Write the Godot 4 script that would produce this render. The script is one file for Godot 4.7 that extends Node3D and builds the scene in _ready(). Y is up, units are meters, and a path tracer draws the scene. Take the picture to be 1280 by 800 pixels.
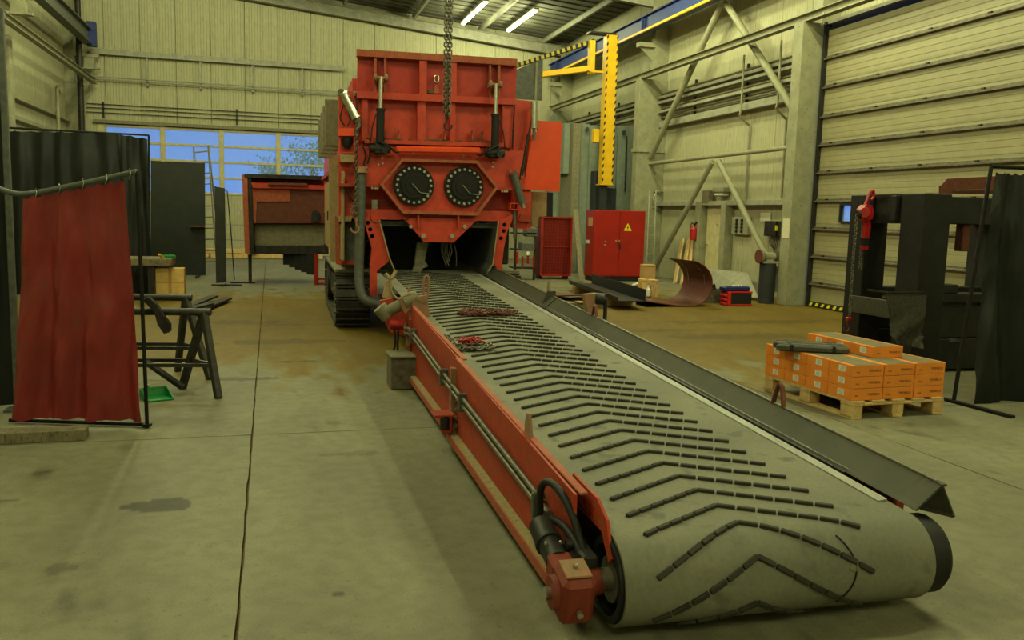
extends Node3D
# A workshop hall with a tracked red shredder, its discharge conveyor and the clutter round them.
# World: x right, y up, -z along the hall; the photograph's pixels are turned into directions by ray().

const FOCAL := 1070.0
var cam_xf: Transform3D
var fr := Transform3D()          # the frame in which lx / ly / lz answer
var M := {}
var meshes := {}
var rng := RandomNumberGenerator.new()
var used := {}

# ------------------------------------------------------------------ pixels to directions
func ray(px, py) -> Vector3:
	return cam_xf.basis * Vector3((px - 640.0) / FOCAL, -(py - 400.0) / FOCAL, -1.0)
func hit(px, py, n: Vector3, off: float) -> Vector3:
	var inv = fr.affine_inverse()
	var o: Vector3 = inv * cam_xf.origin
	var d: Vector3 = inv.basis * ray(px, py)
	return o + d * ((off - n.dot(o)) / n.dot(d))
func lx(px, py, x: float) -> Vector3: return hit(px, py, Vector3(1, 0, 0), x)
func ly(px, py, y: float) -> Vector3: return hit(px, py, Vector3(0, 1, 0), y)
func lz(px, py, z: float) -> Vector3: return hit(px, py, Vector3(0, 0, 1), z)

func gx(px, py, x: float) -> Vector3:          # the same in the world's frame
	fr = Transform3D()
	return lx(px, py, x)
func gy(px, py, y: float) -> Vector3:
	fr = Transform3D()
	return ly(px, py, y)
func gz(px, py, z: float) -> Vector3:
	fr = Transform3D()
	return lz(px, py, z)

# ------------------------------------------------------------------ nodes
func numbered(n: String) -> String:
	if not used.has(n):
		used[n] = 0
		return n
	used[n] += 1
	return "%s_%03d" % [n, used[n]]
func tag(o: Node, label: String, category: String, group := ""):
	o.set_meta("label", label)
	o.set_meta("category", category)
	if group != "": o.set_meta("group", group)
	return o
func thing(called: String, label: String, category: String, at := Vector3.ZERO, turn := 0.0, group := "") -> Node3D:
	var o := Node3D.new()
	o.name = numbered(called)
	add_child(o)
	o.position = at
	o.rotation_degrees.y = turn
	tag(o, label, category, group)
	fr = o.transform
	return o
func struct(called: String, st = null, m = null) -> Node3D:
	var o: Node3D
	if st == null:
		o = Node3D.new()
		o.name = called
		add_child(o)
	else:
		o = part(called, st, m, self)
	o.set_meta("kind", "structure")
	fr = Transform3D()
	return o
func part(called: String, st: SurfaceTool, m: Material, parent: Node) -> MeshInstance3D:
	st.generate_normals()
	return inst(called, st.commit(), m, parent)
func inst(called: String, mesh: Mesh, m: Material, parent: Node, xf := Transform3D()) -> MeshInstance3D:
	var o := MeshInstance3D.new()
	o.name = numbered(called) if parent == self else called
	o.mesh = mesh
	o.material_override = m
	o.transform = xf
	o.cast_shadow = GeometryInstance3D.SHADOW_CASTING_SETTING_ON
	parent.add_child(o, true)
	return o

# ------------------------------------------------------------------ shapes
func nb() -> SurfaceTool:
	var st := SurfaceTool.new()
	st.begin(Mesh.PRIMITIVE_TRIANGLES)
	st.set_smooth_group(-1)
	return st
func tri(st: SurfaceTool, a: Vector3, b: Vector3, c: Vector3):   # counter-clockwise from outside
	st.add_vertex(a); st.add_vertex(c); st.add_vertex(b)
func quad(st: SurfaceTool, a: Vector3, b: Vector3, c: Vector3, d: Vector3):
	tri(st, a, b, c); tri(st, a, c, d)
func fan_out(st: SurfaceTool, pts: Array, mid: Vector3):
	var n: Vector3 = (pts[1] - pts[0]).cross(pts[2] - pts[0])
	if n.dot(pts[0] - mid) < 0.0: pts.reverse()
	for i in range(1, pts.size() - 1): tri(st, pts[0], pts[i], pts[i + 1])
func box(st: SurfaceTool, c: Vector3, s: Vector3, b := Basis.IDENTITY, bev := 0.0):
	st.set_smooth_group(-1)
	var h := s * 0.5
	if bev <= 0.0:
		var v := []
		for i in 8:
			v.append(c + b * Vector3(h.x if i & 1 else -h.x, h.y if i & 2 else -h.y, h.z if i & 4 else -h.z))
		quad(st, v[0], v[4], v[6], v[2]); quad(st, v[5], v[1], v[3], v[7])
		quad(st, v[0], v[1], v[5], v[4]); quad(st, v[6], v[7], v[3], v[2])
		quad(st, v[1], v[0], v[2], v[3]); quad(st, v[4], v[5], v[7], v[6])
		return
	var k: float = minf(bev, minf(h.x, minf(h.y, h.z)) * 0.9)
	var pt = func(ax: int, sg: Vector3) -> Vector3:
		var q := h - Vector3(k, k, k)
		q[ax] = h[ax]
		return c + b * (q * sg)
	for ax in 3:
		var u := (ax + 1) % 3
		var w := (ax + 2) % 3
		for s0 in [-1.0, 1.0]:
			var f := []
			for uv in [[-1, -1], [1, -1], [1, 1], [-1, 1]]:
				var sg := Vector3.ZERO
				sg[ax] = s0; sg[u] = uv[0]; sg[w] = uv[1]
				f.append(pt.call(ax, sg))
			fan_out(st, f, c)
			for s1 in [-1.0, 1.0]:
				var e := []
				for t in [-1.0, 1.0]:
					var sg := Vector3.ZERO
					sg[ax] = s0; sg[u] = s1; sg[w] = t
					e.append(pt.call(ax, sg))
				for t in [1.0, -1.0]:
					var sg := Vector3.ZERO
					sg[ax] = s0; sg[u] = s1; sg[w] = t
					e.append(pt.call(u, sg))
				fan_out(st, e, c)
	for i in 8:
		var sg := Vector3(1 if i & 1 else -1, 1 if i & 2 else -1, 1 if i & 4 else -1)
		fan_out(st, [pt.call(0, sg), pt.call(1, sg), pt.call(2, sg)], c)
func basis_along(d: Vector3, up := Vector3.UP) -> Basis:     # z along d, y near up
	var z := d.normalized()
	if absf(z.dot(up)) > 0.995: up = Vector3.RIGHT if absf(z.x) < 0.9 else Vector3.FORWARD
	var x := up.cross(z).normalized()
	return Basis(x, z.cross(x), z)
func beam(st: SurfaceTool, a: Vector3, b: Vector3, w: float, h: float, bev := 0.0, up := Vector3.UP):
	box(st, (a + b) * 0.5, Vector3(w, h, a.distance_to(b)), basis_along(b - a, up), bev)
func ibeam(st: SurfaceTool, a: Vector3, b: Vector3, w: float, h: float, t: float, up := Vector3.UP):
	var bs := basis_along(b - a, up)
	var mid := (a + b) * 0.5
	var l := a.distance_to(b)
	box(st, mid + bs.y * (h - t) * 0.5, Vector3(w, t, l), bs)
	box(st, mid - bs.y * (h - t) * 0.5, Vector3(w, t, l), bs)
	box(st, mid, Vector3(t, h - 2 * t, l), bs)
func tube(st: SurfaceTool, a: Vector3, b: Vector3, r0: float, r1 := -1.0, n := 12, caps := true):
	if r1 < 0.0: r1 = r0
	var bs := basis_along(b - a)
	for i in n:
		var t0 := TAU * i / n
		var t1 := TAU * (i + 1) / n
		var d0 := bs.x * cos(t0) + bs.y * sin(t0)
		var d1 := bs.x * cos(t1) + bs.y * sin(t1)
		st.set_smooth_group(1)
		quad(st, a + d0 * r0, a + d1 * r0, b + d1 * r1, b + d0 * r1)
		if caps:
			st.set_smooth_group(-1)
			tri(st, a, a + d1 * r0, a + d0 * r0)
			tri(st, b, b + d0 * r1, b + d1 * r1)
	st.set_smooth_group(-1)
func curve(pts: Array, sub := 5, closed := false) -> Array:
	var out := []
	var n := pts.size()
	for i in (n if closed else n - 1):
		var p0: Vector3 = pts[(i - 1 + n) % n] if closed or i > 0 else pts[0]
		var p1: Vector3 = pts[i]
		var p2: Vector3 = pts[(i + 1) % n]
		var p3: Vector3 = pts[(i + 2) % n] if closed or i + 2 < n else pts[n - 1]
		for k in sub:
			var t := float(k) / sub
			out.append(0.5 * (2.0 * p1 + (p2 - p0) * t + (2.0 * p0 - 5.0 * p1 + 4.0 * p2 - p3) * t * t + (3.0 * p1 - p0 - 3.0 * p2 + p3) * t * t * t))
	if not closed: out.append(pts[n - 1])
	return out
func sweep(st: SurfaceTool, pts: Array, r: float, n := 8, closed := false, up := Vector3.UP):
	var rings := []
	var m := pts.size()
	var last := up
	for i in m:
		var a: Vector3 = pts[(i - 1 + m) % m] if closed or i > 0 else pts[i]
		var b: Vector3 = pts[(i + 1) % m] if closed or i < m - 1 else pts[i]
		var bs := basis_along(b - a, last)
		last = bs.y
		var ring := []
		for k in n: ring.append(pts[i] + (bs.x * cos(TAU * k / n) + bs.y * sin(TAU * k / n)) * r)
		rings.append(ring)
	st.set_smooth_group(1)
	for i in (m if closed else m - 1):
		var p: Array = rings[i]
		var q: Array = rings[(i + 1) % m]
		for k in n: quad(st, p[k], p[(k + 1) % n], q[(k + 1) % n], q[k])
	st.set_smooth_group(-1)
	if not closed:
		for k in range(1, n - 1):
			tri(st, rings[0][0], rings[0][k + 1], rings[0][k])
			tri(st, rings[m - 1][0], rings[m - 1][k], rings[m - 1][k + 1])
func prism(st: SurfaceTool, poly: Array, z0: float, z1: float, xf := Transform3D()):   # poly in x,y; z0 > z1
	st.set_smooth_group(-1)
	var pl := PackedVector2Array()
	for p in poly: pl.append(Vector2(p.x, p.y))
	if Geometry2D.is_polygon_clockwise(pl): pl.reverse()
	var idx := Geometry2D.triangulate_polygon(pl)
	for i in range(0, idx.size(), 3):
		var t := [pl[idx[i]], pl[idx[i + 1]], pl[idx[i + 2]]]
		if (t[1] - t[0]).cross(t[2] - t[0]) < 0.0: t.reverse()
		tri(st, xf * Vector3(t[0].x, t[0].y, z0), xf * Vector3(t[1].x, t[1].y, z0), xf * Vector3(t[2].x, t[2].y, z0))
		tri(st, xf * Vector3(t[0].x, t[0].y, z1), xf * Vector3(t[2].x, t[2].y, z1), xf * Vector3(t[1].x, t[1].y, z1))
	for i in pl.size():
		var a := pl[i]
		var b := pl[(i + 1) % pl.size()]
		quad(st, xf * Vector3(a.x, a.y, z1), xf * Vector3(b.x, b.y, z1), xf * Vector3(b.x, b.y, z0), xf * Vector3(a.x, a.y, z0))
func lathe(st: SurfaceTool, prof: Array, n: int, xf := Transform3D()):                 # prof of (radius, height), upwards
	for i in n:
		var t0 := TAU * i / n
		var t1 := TAU * (i + 1) / n
		for k in prof.size() - 1:
			st.set_smooth_group(k + 2)
			var p: Vector2 = prof[k]
			var q: Vector2 = prof[k + 1]
			quad(st, xf * Vector3(p.x * cos(t1), p.y, p.x * sin(t1)), xf * Vector3(p.x * cos(t0), p.y, p.x * sin(t0)), xf * Vector3(q.x * cos(t0), q.y, q.x * sin(t0)), xf * Vector3(q.x * cos(t1), q.y, q.x * sin(t1)))
	st.set_smooth_group(-1)
func plate(called: String, px: Array, z: float, th: float, m: Material, parent: Node) -> MeshInstance3D:
	var st := nb()
	var pl := []
	for p in px:
		var q := lz(p.x, p.y, z)
		pl.append(Vector2(q.x, q.y))
	prism(st, pl, z, z - th)
	return part(called, st, m, parent)
func link(st: SurfaceTool, c: Vector3, along: Vector3, side: Vector3, l: float, w: float, r: float):
	var pts := []
	var a := along.normalized()
	var s := (side - a * side.dot(a)).normalized()
	for i in 10:
		var t := TAU * i / 10.0
		pts.append(c + a * (cos(t) * w * 0.5 + signf(cos(t)) * (l - w) * 0.5) + s * sin(t) * w * 0.5)
	sweep(st, pts, r, 5, true, a.cross(s))
func chain(st: SurfaceTool, pts: Array, l := 0.05, w := 0.034, r := 0.0055):
	var step := l - 2.4 * r
	var flip := false
	var carry := 0.0
	for i in pts.size() - 1:
		var a: Vector3 = pts[i]
		var b: Vector3 = pts[i + 1]
		var d := (b - a).normalized()
		var x := basis_along(d)
		var at := carry
		while at < a.distance_to(b):
			link(st, a + d * at, d, x.x if flip else x.y, l, w, r)
			flip = not flip
			at += step
		carry = at - a.distance_to(b)
func hook(st: SurfaceTool, top: Vector3, s: float, face := Vector3.RIGHT):
	var pts := []
	for p in [[0, 0], [0, -0.25], [0.02, -0.42], [0.16, -0.6], [0.12, -0.84], [-0.1, -0.93], [-0.32, -0.8], [-0.36, -0.6]]:
		pts.append(top + face * p[0] * s + Vector3.UP * p[1] * s)
	sweep(st, curve(pts, 4), 0.07 * s, 7)
	tube(st, top + Vector3.UP * 0.05 * s, top - Vector3.UP * 0.22 * s, 0.12 * s, 0.1 * s, 8)

# ------------------------------------------------------------------ materials
func noise_bytes(w: int, h: int, seed_: int, freq: float, oct: int) -> PackedByteArray:
	var n := FastNoiseLite.new()
	n.noise_type = FastNoiseLite.TYPE_SIMPLEX_SMOOTH
	n.seed = seed_
	n.frequency = freq
	n.fractal_octaves = oct
	return n.get_seamless_image(w, h).get_data()
func tex(c1: Color, c2: Color, c3: Color, seed_: int, freq := 0.02, spots := 0.25, grain := 0.06, w := 256, streak := 1.0) -> ImageTexture:
	var a := noise_bytes(w, w, seed_, freq, 4)
	var b := noise_bytes(w, w, seed_ + 7, freq * 3.0, 3)
	var g := noise_bytes(w, w, seed_ + 13, 0.4, 1)
	var out := PackedByteArray()
	out.resize(w * w * 3)
	for y in w:
		var ys := int(y / streak) % w
		for x in w:
			var i := y * w + x
			var j := ys * w + x
			var v := clampf((a[j] / 255.0 - 0.5) * 1.6 + 0.5, 0.0, 1.0)
			var s := clampf((b[j] / 255.0 - (1.0 - spots)) * 6.0, 0.0, 1.0)
			var c := c1.lerp(c2, v).lerp(c3, s)
			var k := 1.0 + (g[i] / 255.0 - 0.5) * 2.0 * grain
			out[i * 3] = int(clampf(c.r * k, 0, 1) * 255.0)
			out[i * 3 + 1] = int(clampf(c.g * k, 0, 1) * 255.0)
			out[i * 3 + 2] = int(clampf(c.b * k, 0, 1) * 255.0)
	return ImageTexture.create_from_image(Image.create_from_data(w, w, false, Image.FORMAT_RGB8, out))
func mat(key: String, c1: Color, c2: Color, c3: Color, rough: float, metal := 0.0, size := 1.0, freq := 0.02, spots := 0.25, grain := 0.06, streak := 1.0) -> StandardMaterial3D:
	var m := StandardMaterial3D.new()
	m.albedo_texture = tex(c1, c2, c3, hash(key) % 1000, freq, spots, grain, 256, streak)
	m.uv1_triplanar = true
	m.uv1_world_triplanar = true
	m.uv1_scale = Vector3.ONE / size
	m.roughness = rough
	m.metallic = metal
	m.metallic_specular = 0.4
	M[key] = m
	return m
func flat(key: String, c: Color, rough := 0.7, metal := 0.0) -> StandardMaterial3D:
	var m := StandardMaterial3D.new()
	m.albedo_color = c
	m.roughness = rough
	m.metallic = metal
	M[key] = m
	return m
func stripes(key: String, base: Color, size: float, lines: int, depth: float, rough: float, across := false) -> StandardMaterial3D:
	# pressed sheet: fine ribs as relief, with faint dirty streaks in the paint
	var w := 256
	var a := noise_bytes(w, w, hash(key) % 977, 0.012, 4)
	var b := noise_bytes(w, w, hash(key) % 977 + 5, 0.03, 3)
	var g := noise_bytes(w, w, hash(key) % 977 + 9, 0.4, 1)
	var out := PackedByteArray()
	out.resize(w * w * 3)
	var hm := Image.create(w, w, false, Image.FORMAT_RGB8)
	for y in w:
		for x in w:
			var u := y if across else x
			var p := fposmod(float(u) * lines / w, 1.0)
			var ridge := 0.0 if p < 0.12 else 1.0
			hm.set_pixel(x, y, Color(ridge, ridge, ridge))
			var n := a[y * w + x] / 255.0
			var s := b[int(y / 6) * w + x] / 255.0
			var k := 0.95 + 0.05 * n - 0.04 * clampf((s - 0.6) * 4.0, 0, 1) + (g[y * w + x] / 255.0 - 0.5) * 0.05
			if ridge < 0.5: k *= 0.93
			var i := (y * w + x) * 3
			out[i] = int(clampf(base.r * k, 0, 1) * 255)
			out[i + 1] = int(clampf(base.g * k, 0, 1) * 255)
			out[i + 2] = int(clampf(base.b * k * (0.97 + 0.05 * n), 0, 1) * 255)
	var m := StandardMaterial3D.new()
	m.albedo_texture = ImageTexture.create_from_image(Image.create_from_data(w, w, false, Image.FORMAT_RGB8, out))
	hm.bump_map_to_normal_map(depth)
	m.normal_enabled = true
	m.normal_texture = ImageTexture.create_from_image(hm)
	m.uv1_triplanar = true
	m.uv1_world_triplanar = true
	m.uv1_scale = Vector3.ONE / size
	m.roughness = rough
	M[key] = m
	return m
func make_materials():
	stripes("cladding", Color(0.65, 0.635, 0.515), 1.05, 12, 3.0, 0.75)
	stripes("roof", Color(0.36, 0.355, 0.30), 1.2, 5, 6.0, 0.95, true)
	stripes("door_sheet", Color(0.555, 0.53, 0.405), 0.53, 1, 0.4, 0.45, true)
	mat("steel_grey", Color(0.50, 0.50, 0.44), Color(0.58, 0.57, 0.50), Color(0.42, 0.40, 0.34), 0.55, 0.0, 1.5)
	mat("column", Color(0.49, 0.485, 0.39), Color(0.545, 0.535, 0.435), Color(0.435, 0.42, 0.33), 0.6, 0.0, 1.8)
	mat("cream_paint", Color(0.66, 0.62, 0.46), Color(0.72, 0.68, 0.52), Color(0.62, 0.58, 0.45), 0.55, 0.0, 1.2)
	mat("dark_steel", Color(0.13, 0.13, 0.12), Color(0.20, 0.19, 0.17), Color(0.28, 0.24, 0.19), 0.5, 0.35, 0.8)
	mat("press_paint", Color(0.085, 0.085, 0.08), Color(0.12, 0.118, 0.105), Color(0.17, 0.15, 0.12), 0.6, 0.1, 0.9)
	mat("worn_steel", Color(0.36, 0.34, 0.29), Color(0.46, 0.44, 0.38), Color(0.30, 0.23, 0.17), 0.5, 0.5, 0.6)
	mat("bright_steel", Color(0.72, 0.71, 0.67), Color(0.80, 0.79, 0.75), Color(0.6, 0.57, 0.5), 0.25, 0.9, 0.4)
	mat("red", Color(0.68, 0.21, 0.14), Color(0.74, 0.235, 0.15), Color(0.53, 0.25, 0.175), 0.46, 0.0, 0.9, 0.018, 0.33, 0.06)
	mat("red_dark", Color(0.60, 0.16, 0.115), Color(0.655, 0.18, 0.12), Color(0.50, 0.19, 0.14), 0.5, 0.0, 0.9, 0.018, 0.28, 0.06)
	mat("red_dusty", Color(0.60, 0.28, 0.19), Color(0.62, 0.34, 0.24), Color(0.55, 0.42, 0.31), 0.75, 0.0, 0.7, 0.02, 0.35, 0.06)
	mat("orange_red", Color(0.82, 0.26, 0.10), Color(0.85, 0.28, 0.11), Color(0.77, 0.25, 0.11), 0.38, 0.0, 0.9, 0.015, 0.15, 0.02)
	mat("cabinet_red", Color(0.55, 0.105, 0.065), Color(0.59, 0.115, 0.07), Color(0.52, 0.11, 0.07), 0.4, 0.0, 1.2, 0.012, 0.15, 0.02)
	mat("frame_red", Color(0.58, 0.20, 0.11), Color(0.66, 0.22, 0.11), Color(0.48, 0.36, 0.25), 0.65, 0.0, 0.8, 0.02, 0.33, 0.08)
	mat("dusty_pink", Color(0.56, 0.40, 0.29), Color(0.50, 0.42, 0.33), Color(0.58, 0.30, 0.20), 0.85, 0.0, 0.5, 0.03, 0.35, 0.08)
	mat("brown_dirt", Color(0.34, 0.27, 0.17), Color(0.42, 0.34, 0.22), Color(0.25, 0.19, 0.12), 0.95, 0.0, 0.3, 0.04, 0.35, 0.15)
	mat("rubber_belt", Color(0.41, 0.405, 0.35), Color(0.465, 0.455, 0.39), Color(0.35, 0.345, 0.295), 0.78, 0.0, 2.2, 0.012, 0.3, 0.07)
	mat("rubber_rib", Color(0.17, 0.165, 0.13), Color(0.21, 0.20, 0.16), Color(0.22, 0.21, 0.17), 0.8, 0.0, 0.5)
	mat("rubber_black", Color(0.065, 0.068, 0.065), Color(0.10, 0.10, 0.095), Color(0.15, 0.14, 0.12), 0.6, 0.0, 0.5)
	mat("skirt_steel", Color(0.235, 0.235, 0.195), Color(0.285, 0.28, 0.23), Color(0.22, 0.195, 0.155), 0.6, 0.3, 1.1, 0.015, 0.28, 0.06)
	mat("skirt_rub", Color(0.50, 0.50, 0.45), Color(0.58, 0.58, 0.53), Color(0.40, 0.39, 0.34), 0.5, 0.1, 0.9)
	mat("track_steel", Color(0.16, 0.155, 0.14), Color(0.24, 0.23, 0.20), Color(0.34, 0.30, 0.23), 0.55, 0.4, 0.5)
	mat("dusty_grey", Color(0.42, 0.40, 0.32), Color(0.48, 0.46, 0.37), Color(0.36, 0.32, 0.24), 0.85, 0.0, 0.6)
	mat("green_grey", Color(0.42, 0.46, 0.41), Color(0.47, 0.50, 0.45), Color(0.38, 0.41, 0.36), 0.5, 0.0, 1.4)
	mat("machine_beige", Color(0.56, 0.47, 0.33), Color(0.60, 0.52, 0.37), Color(0.44, 0.35, 0.24), 0.6, 0.0, 0.9)
	mat("wood_new", Color(0.72, 0.60, 0.40), Color(0.78, 0.67, 0.46), Color(0.58, 0.46, 0.29), 0.8, 0.0, 0.5, 0.02, 0.3, 0.08, 2.0)
	mat("wood_old", Color(0.40, 0.37, 0.29), Color(0.48, 0.44, 0.34), Color(0.31, 0.27, 0.20), 0.85, 0.0, 0.5, 0.02, 0.35, 0.1, 2.0)
	mat("cardboard", Color(0.66, 0.52, 0.33), Color(0.70, 0.56, 0.37), Color(0.60, 0.46, 0.29), 0.85, 0.0, 0.6)
	mat("carton_orange", Color(0.85, 0.50, 0.18), Color(0.88, 0.53, 0.20), Color(0.79, 0.47, 0.17), 0.6, 0.0, 0.7, 0.015, 0.2, 0.03)
	mat("carton_top", Color(0.40, 0.37, 0.27), Color(0.45, 0.41, 0.29), Color(0.50, 0.36, 0.18), 0.75, 0.0, 0.5)
	mat("curtain_black", Color(0.055, 0.072, 0.066), Color(0.07, 0.088, 0.08), Color(0.10, 0.115, 0.10), 0.5, 0.0, 1.2)
	mat("screen_grey", Color(0.16, 0.165, 0.15), Color(0.19, 0.195, 0.175), Color(0.23, 0.225, 0.20), 0.6, 0.0, 1.3)
	mat("curtain_red", Color(0.47, 0.175, 0.17), Color(0.50, 0.16, 0.15), Color(0.45, 0.20, 0.175), 0.24, 0.0, 1.4, 0.01, 0.3, 0.03)
	mat("rust_brown", Color(0.36, 0.20, 0.155), Color(0.41, 0.235, 0.18), Color(0.30, 0.165, 0.12), 0.55, 0.25, 0.9)
	mat("pipe_black", Color(0.07, 0.07, 0.065), Color(0.10, 0.10, 0.09), Color(0.16, 0.15, 0.13), 0.5, 0.3, 0.6)
	mat("sheet_ragged", Color(0.23, 0.225, 0.195), Color(0.28, 0.275, 0.24), Color(0.42, 0.41, 0.36), 0.6, 0.2, 0.4, 0.03, 0.35, 0.1)
	mat("yellow", Color(0.80, 0.62, 0.06), Color(0.83, 0.66, 0.08), Color(0.74, 0.57, 0.07), 0.45, 0.0, 1.2, 0.015, 0.2, 0.03)
	mat("blue", Color(0.10, 0.16, 0.36), Color(0.12, 0.19, 0.42), Color(0.10, 0.14, 0.29), 0.5, 0.0, 1.2)
	mat("board_pale", Color(0.78, 0.64, 0.38), Color(0.82, 0.69, 0.43), Color(0.70, 0.56, 0.32), 0.8, 0.0, 0.7)
	mat("hammer_grey", Color(0.30, 0.31, 0.29), Color(0.36, 0.37, 0.34), Color(0.27, 0.265, 0.24), 0.5, 0.2, 0.5)
	mat("dark_cap", Color(0.055, 0.055, 0.055), Color(0.085, 0.085, 0.08), Color(0.14, 0.13, 0.11), 0.55, 0.2, 0.3)
	mat("gear_red", Color(0.42, 0.16, 0.11), Color(0.47, 0.18, 0.12), Color(0.36, 0.22, 0.16), 0.6, 0.0, 0.4)
	mat("rust_red", Color(0.36, 0.10, 0.07), Color(0.40, 0.12, 0.08), Color(0.32, 0.12, 0.09), 0.7, 0.0, 0.8)
	mat("screen_dark", Color(0.10, 0.115, 0.095), Color(0.125, 0.14, 0.115), Color(0.15, 0.155, 0.13), 0.55, 0.0, 1.3)
	mat("flange_dust", Color(0.50, 0.46, 0.32), Color(0.56, 0.52, 0.37), Color(0.56, 0.30, 0.19), 0.9, 0.0, 0.5, 0.03, 0.3, 0.12)
	mat("slate", Color(0.13, 0.145, 0.155), Color(0.16, 0.17, 0.175), Color(0.20, 0.20, 0.19), 0.55, 0.0, 0.8)
	mat("paper", Color(0.74, 0.72, 0.62), Color(0.78, 0.76, 0.66), Color(0.62, 0.60, 0.52), 0.9, 0.0, 0.3)
	flat("print_grey", Color(0.45, 0.43, 0.40), 0.7)
	var leaf := flat("leaf", Color(0.86, 0.88, 0.62), 0.6)
	leaf.backlight_enabled = true
	leaf.backlight = Color(0.6, 0.62, 0.4)
	flat("black", Color(0.03, 0.03, 0.03), 0.7)
	flat("white", Color(0.85, 0.85, 0.82), 0.6)
	flat("print_black", Color(0.12, 0.09, 0.06), 0.7)
	flat("toolbox_red", Color(0.72, 0.10, 0.07), 0.45)
	flat("toolbox_blue", Color(0.07, 0.12, 0.34), 0.45)
	flat("hoist_red", Color(0.58, 0.06, 0.07), 0.4)
	flat("brass", Color(0.55, 0.42, 0.2), 0.4, 0.8)
	flat("green_plastic", Color(0.03, 0.45, 0.20), 0.35)
	flat("label_yellow", Color(0.86, 0.80, 0.10), 0.5)
	flat("stay_yellow", Color(0.58, 0.52, 0.16), 0.6)
	flat("bolt", Color(0.62, 0.60, 0.53), 0.4, 0.6)
	var glass := flat("glass", Color(0.70, 0.84, 1.0, 0.14), 0.05)
	glass.transparency = BaseMaterial3D.TRANSPARENCY_ALPHA
	var lamp := flat("lamp_tube", Color(1, 1, 0.95), 0.4)
	lamp.emission_enabled = true
	lamp.emission = Color(1.0, 0.97, 0.78)
	lamp.emission_energy_multiplier = LAMP_GLOW
	# the concrete: large stains on the first map, fine grain on the second
	var fw := 1024
	var a := noise_bytes(fw, fw, 31, 0.006, 5)
	var b := noise_bytes(fw, fw, 57, 0.02, 4)
	var c := noise_bytes(fw, fw, 91, 0.05, 3)
	var out := PackedByteArray()
	out.resize(fw * fw * 3)
	for i in fw * fw:
		var k := 0.90 + 0.16 * (a[i] / 255.0 - 0.5) + 0.14 * (b[i] / 255.0 - 0.5)
		k -= 0.30 * clampf((c[i] / 255.0 - 0.72) * 5.0, 0, 1) * clampf((a[i] / 255.0 - 0.45) * 4.0, 0, 1)
		# brown soil trodden into the concrete where the photograph shows it, broken up by the noise
		var wz := (float(i / fw) + 0.5) / fw * 36.4 - 30.2
		var wx := (float(i % fw) + 0.5) / fw * 16.6 - 6.1
		var far := absf(wz + 12.6) / 3.2 + absf(wx - 4.6) / 9.0 * 0.6
		var soil := clampf((1.75 - far) * 2.0 + (b[i] / 255.0 - 0.5) * 1.8 + (c[i] / 255.0 - 0.5) * 1.4, 0.0, 1.0)
		soil *= 0.8 + 0.2 * c[i] / 255.0
		out[i * 3] = int(clampf(lerpf(0.515, 0.45, soil) * k, 0, 1) * 255)
		out[i * 3 + 1] = int(clampf(lerpf(0.50, 0.355, soil) * k, 0, 1) * 255)
		out[i * 3 + 2] = int(clampf(lerpf(0.405, 0.07, soil) * k, 0, 1) * 255)
	var img := Image.create_from_data(fw, fw, false, Image.FORMAT_RGB8, out)
	# oil marks that the photograph shows, at their places on the floor (x, z, half-length, half-width)
	for s in [[-0.62, -4.78, 0.16, 0.10, 0.62], [-1.35, -4.45, 0.05, 0.035, 0.7], [-0.9, -4.0, 0.06, 0.05, 0.82], [-1.2, -3.8, 0.09, 0.03, 0.8], [-1.5, -5.0, 0.22, 0.03, 0.78], [0.25, -3.5, 0.035, 0.015, 0.6], [0.5, -5.6, 0.2, 0.05, 0.85], [-0.3, -8.3, 0.3, 0.08, 0.7], [0.25, -9.2, 0.25, 0.06, 0.72], [0.75, -6.6, 0.02, 0.015, 0.5], [6.5, -10.5, 1.3, 0.25, 0.84], [7.5, -12.0, 1.4, 0.2, 0.84], [5.4, -11.2, 0.8, 0.12, 0.8], [0.2, -10.6, 0.7, 0.2, 0.8], [-0.5, -12.5, 0.8, 0.2, 0.82]]:
		var x0 := int((s[0] - s[2] * 1.5 + 6.1) / 16.6 * fw)
		var x1 := int((s[0] + s[2] * 1.5 + 6.1) / 16.6 * fw) + 1
		var y0 := int((s[1] - s[3] * 1.5 + 30.2) / 36.4 * fw)
		var y1 := int((s[1] + s[3] * 1.5 + 30.2) / 36.4 * fw) + 1
		for y in range(y0, y1 + 1):
			for x in range(x0, x1 + 1):
				var dx: float = ((x + 0.5) / fw * 16.6 - 6.1 - s[0]) / s[2]
				var dz: float = ((y + 0.5) / fw * 36.4 - 30.2 - s[1]) / s[3]
				var edge: float = sqrt(dx * dx + dz * dz) + (c[y * fw + x] / 255.0 - 0.5) * 1.4
				if edge < 1.0:
					var q := img.get_pixel(x, y)
					img.set_pixel(x, y, Color(q.r * s[4], q.g * s[4], q.b * s[4]))
	var m := StandardMaterial3D.new()
	m.albedo_texture = ImageTexture.create_from_image(img)
	m.roughness = 0.62
	m.metallic_specular = 0.35
	m.detail_enabled = true
	m.detail_uv_layer = BaseMaterial3D.DETAIL_UV_2
	m.detail_blend_mode = BaseMaterial3D.BLEND_MODE_MUL
	m.detail_albedo = tex(Color(0.90, 0.90, 0.90), Color(1, 1, 1), Color(0.84, 0.83, 0.80), 771, 0.03, 0.28, 0.07, 512)
	M.floor = m

const LAMP_GLOW := 6.0
const LAMP_ENERGY := 7.0
const LAMP_COLOR := Color(0.98, 1.0, 0.75)

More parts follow.
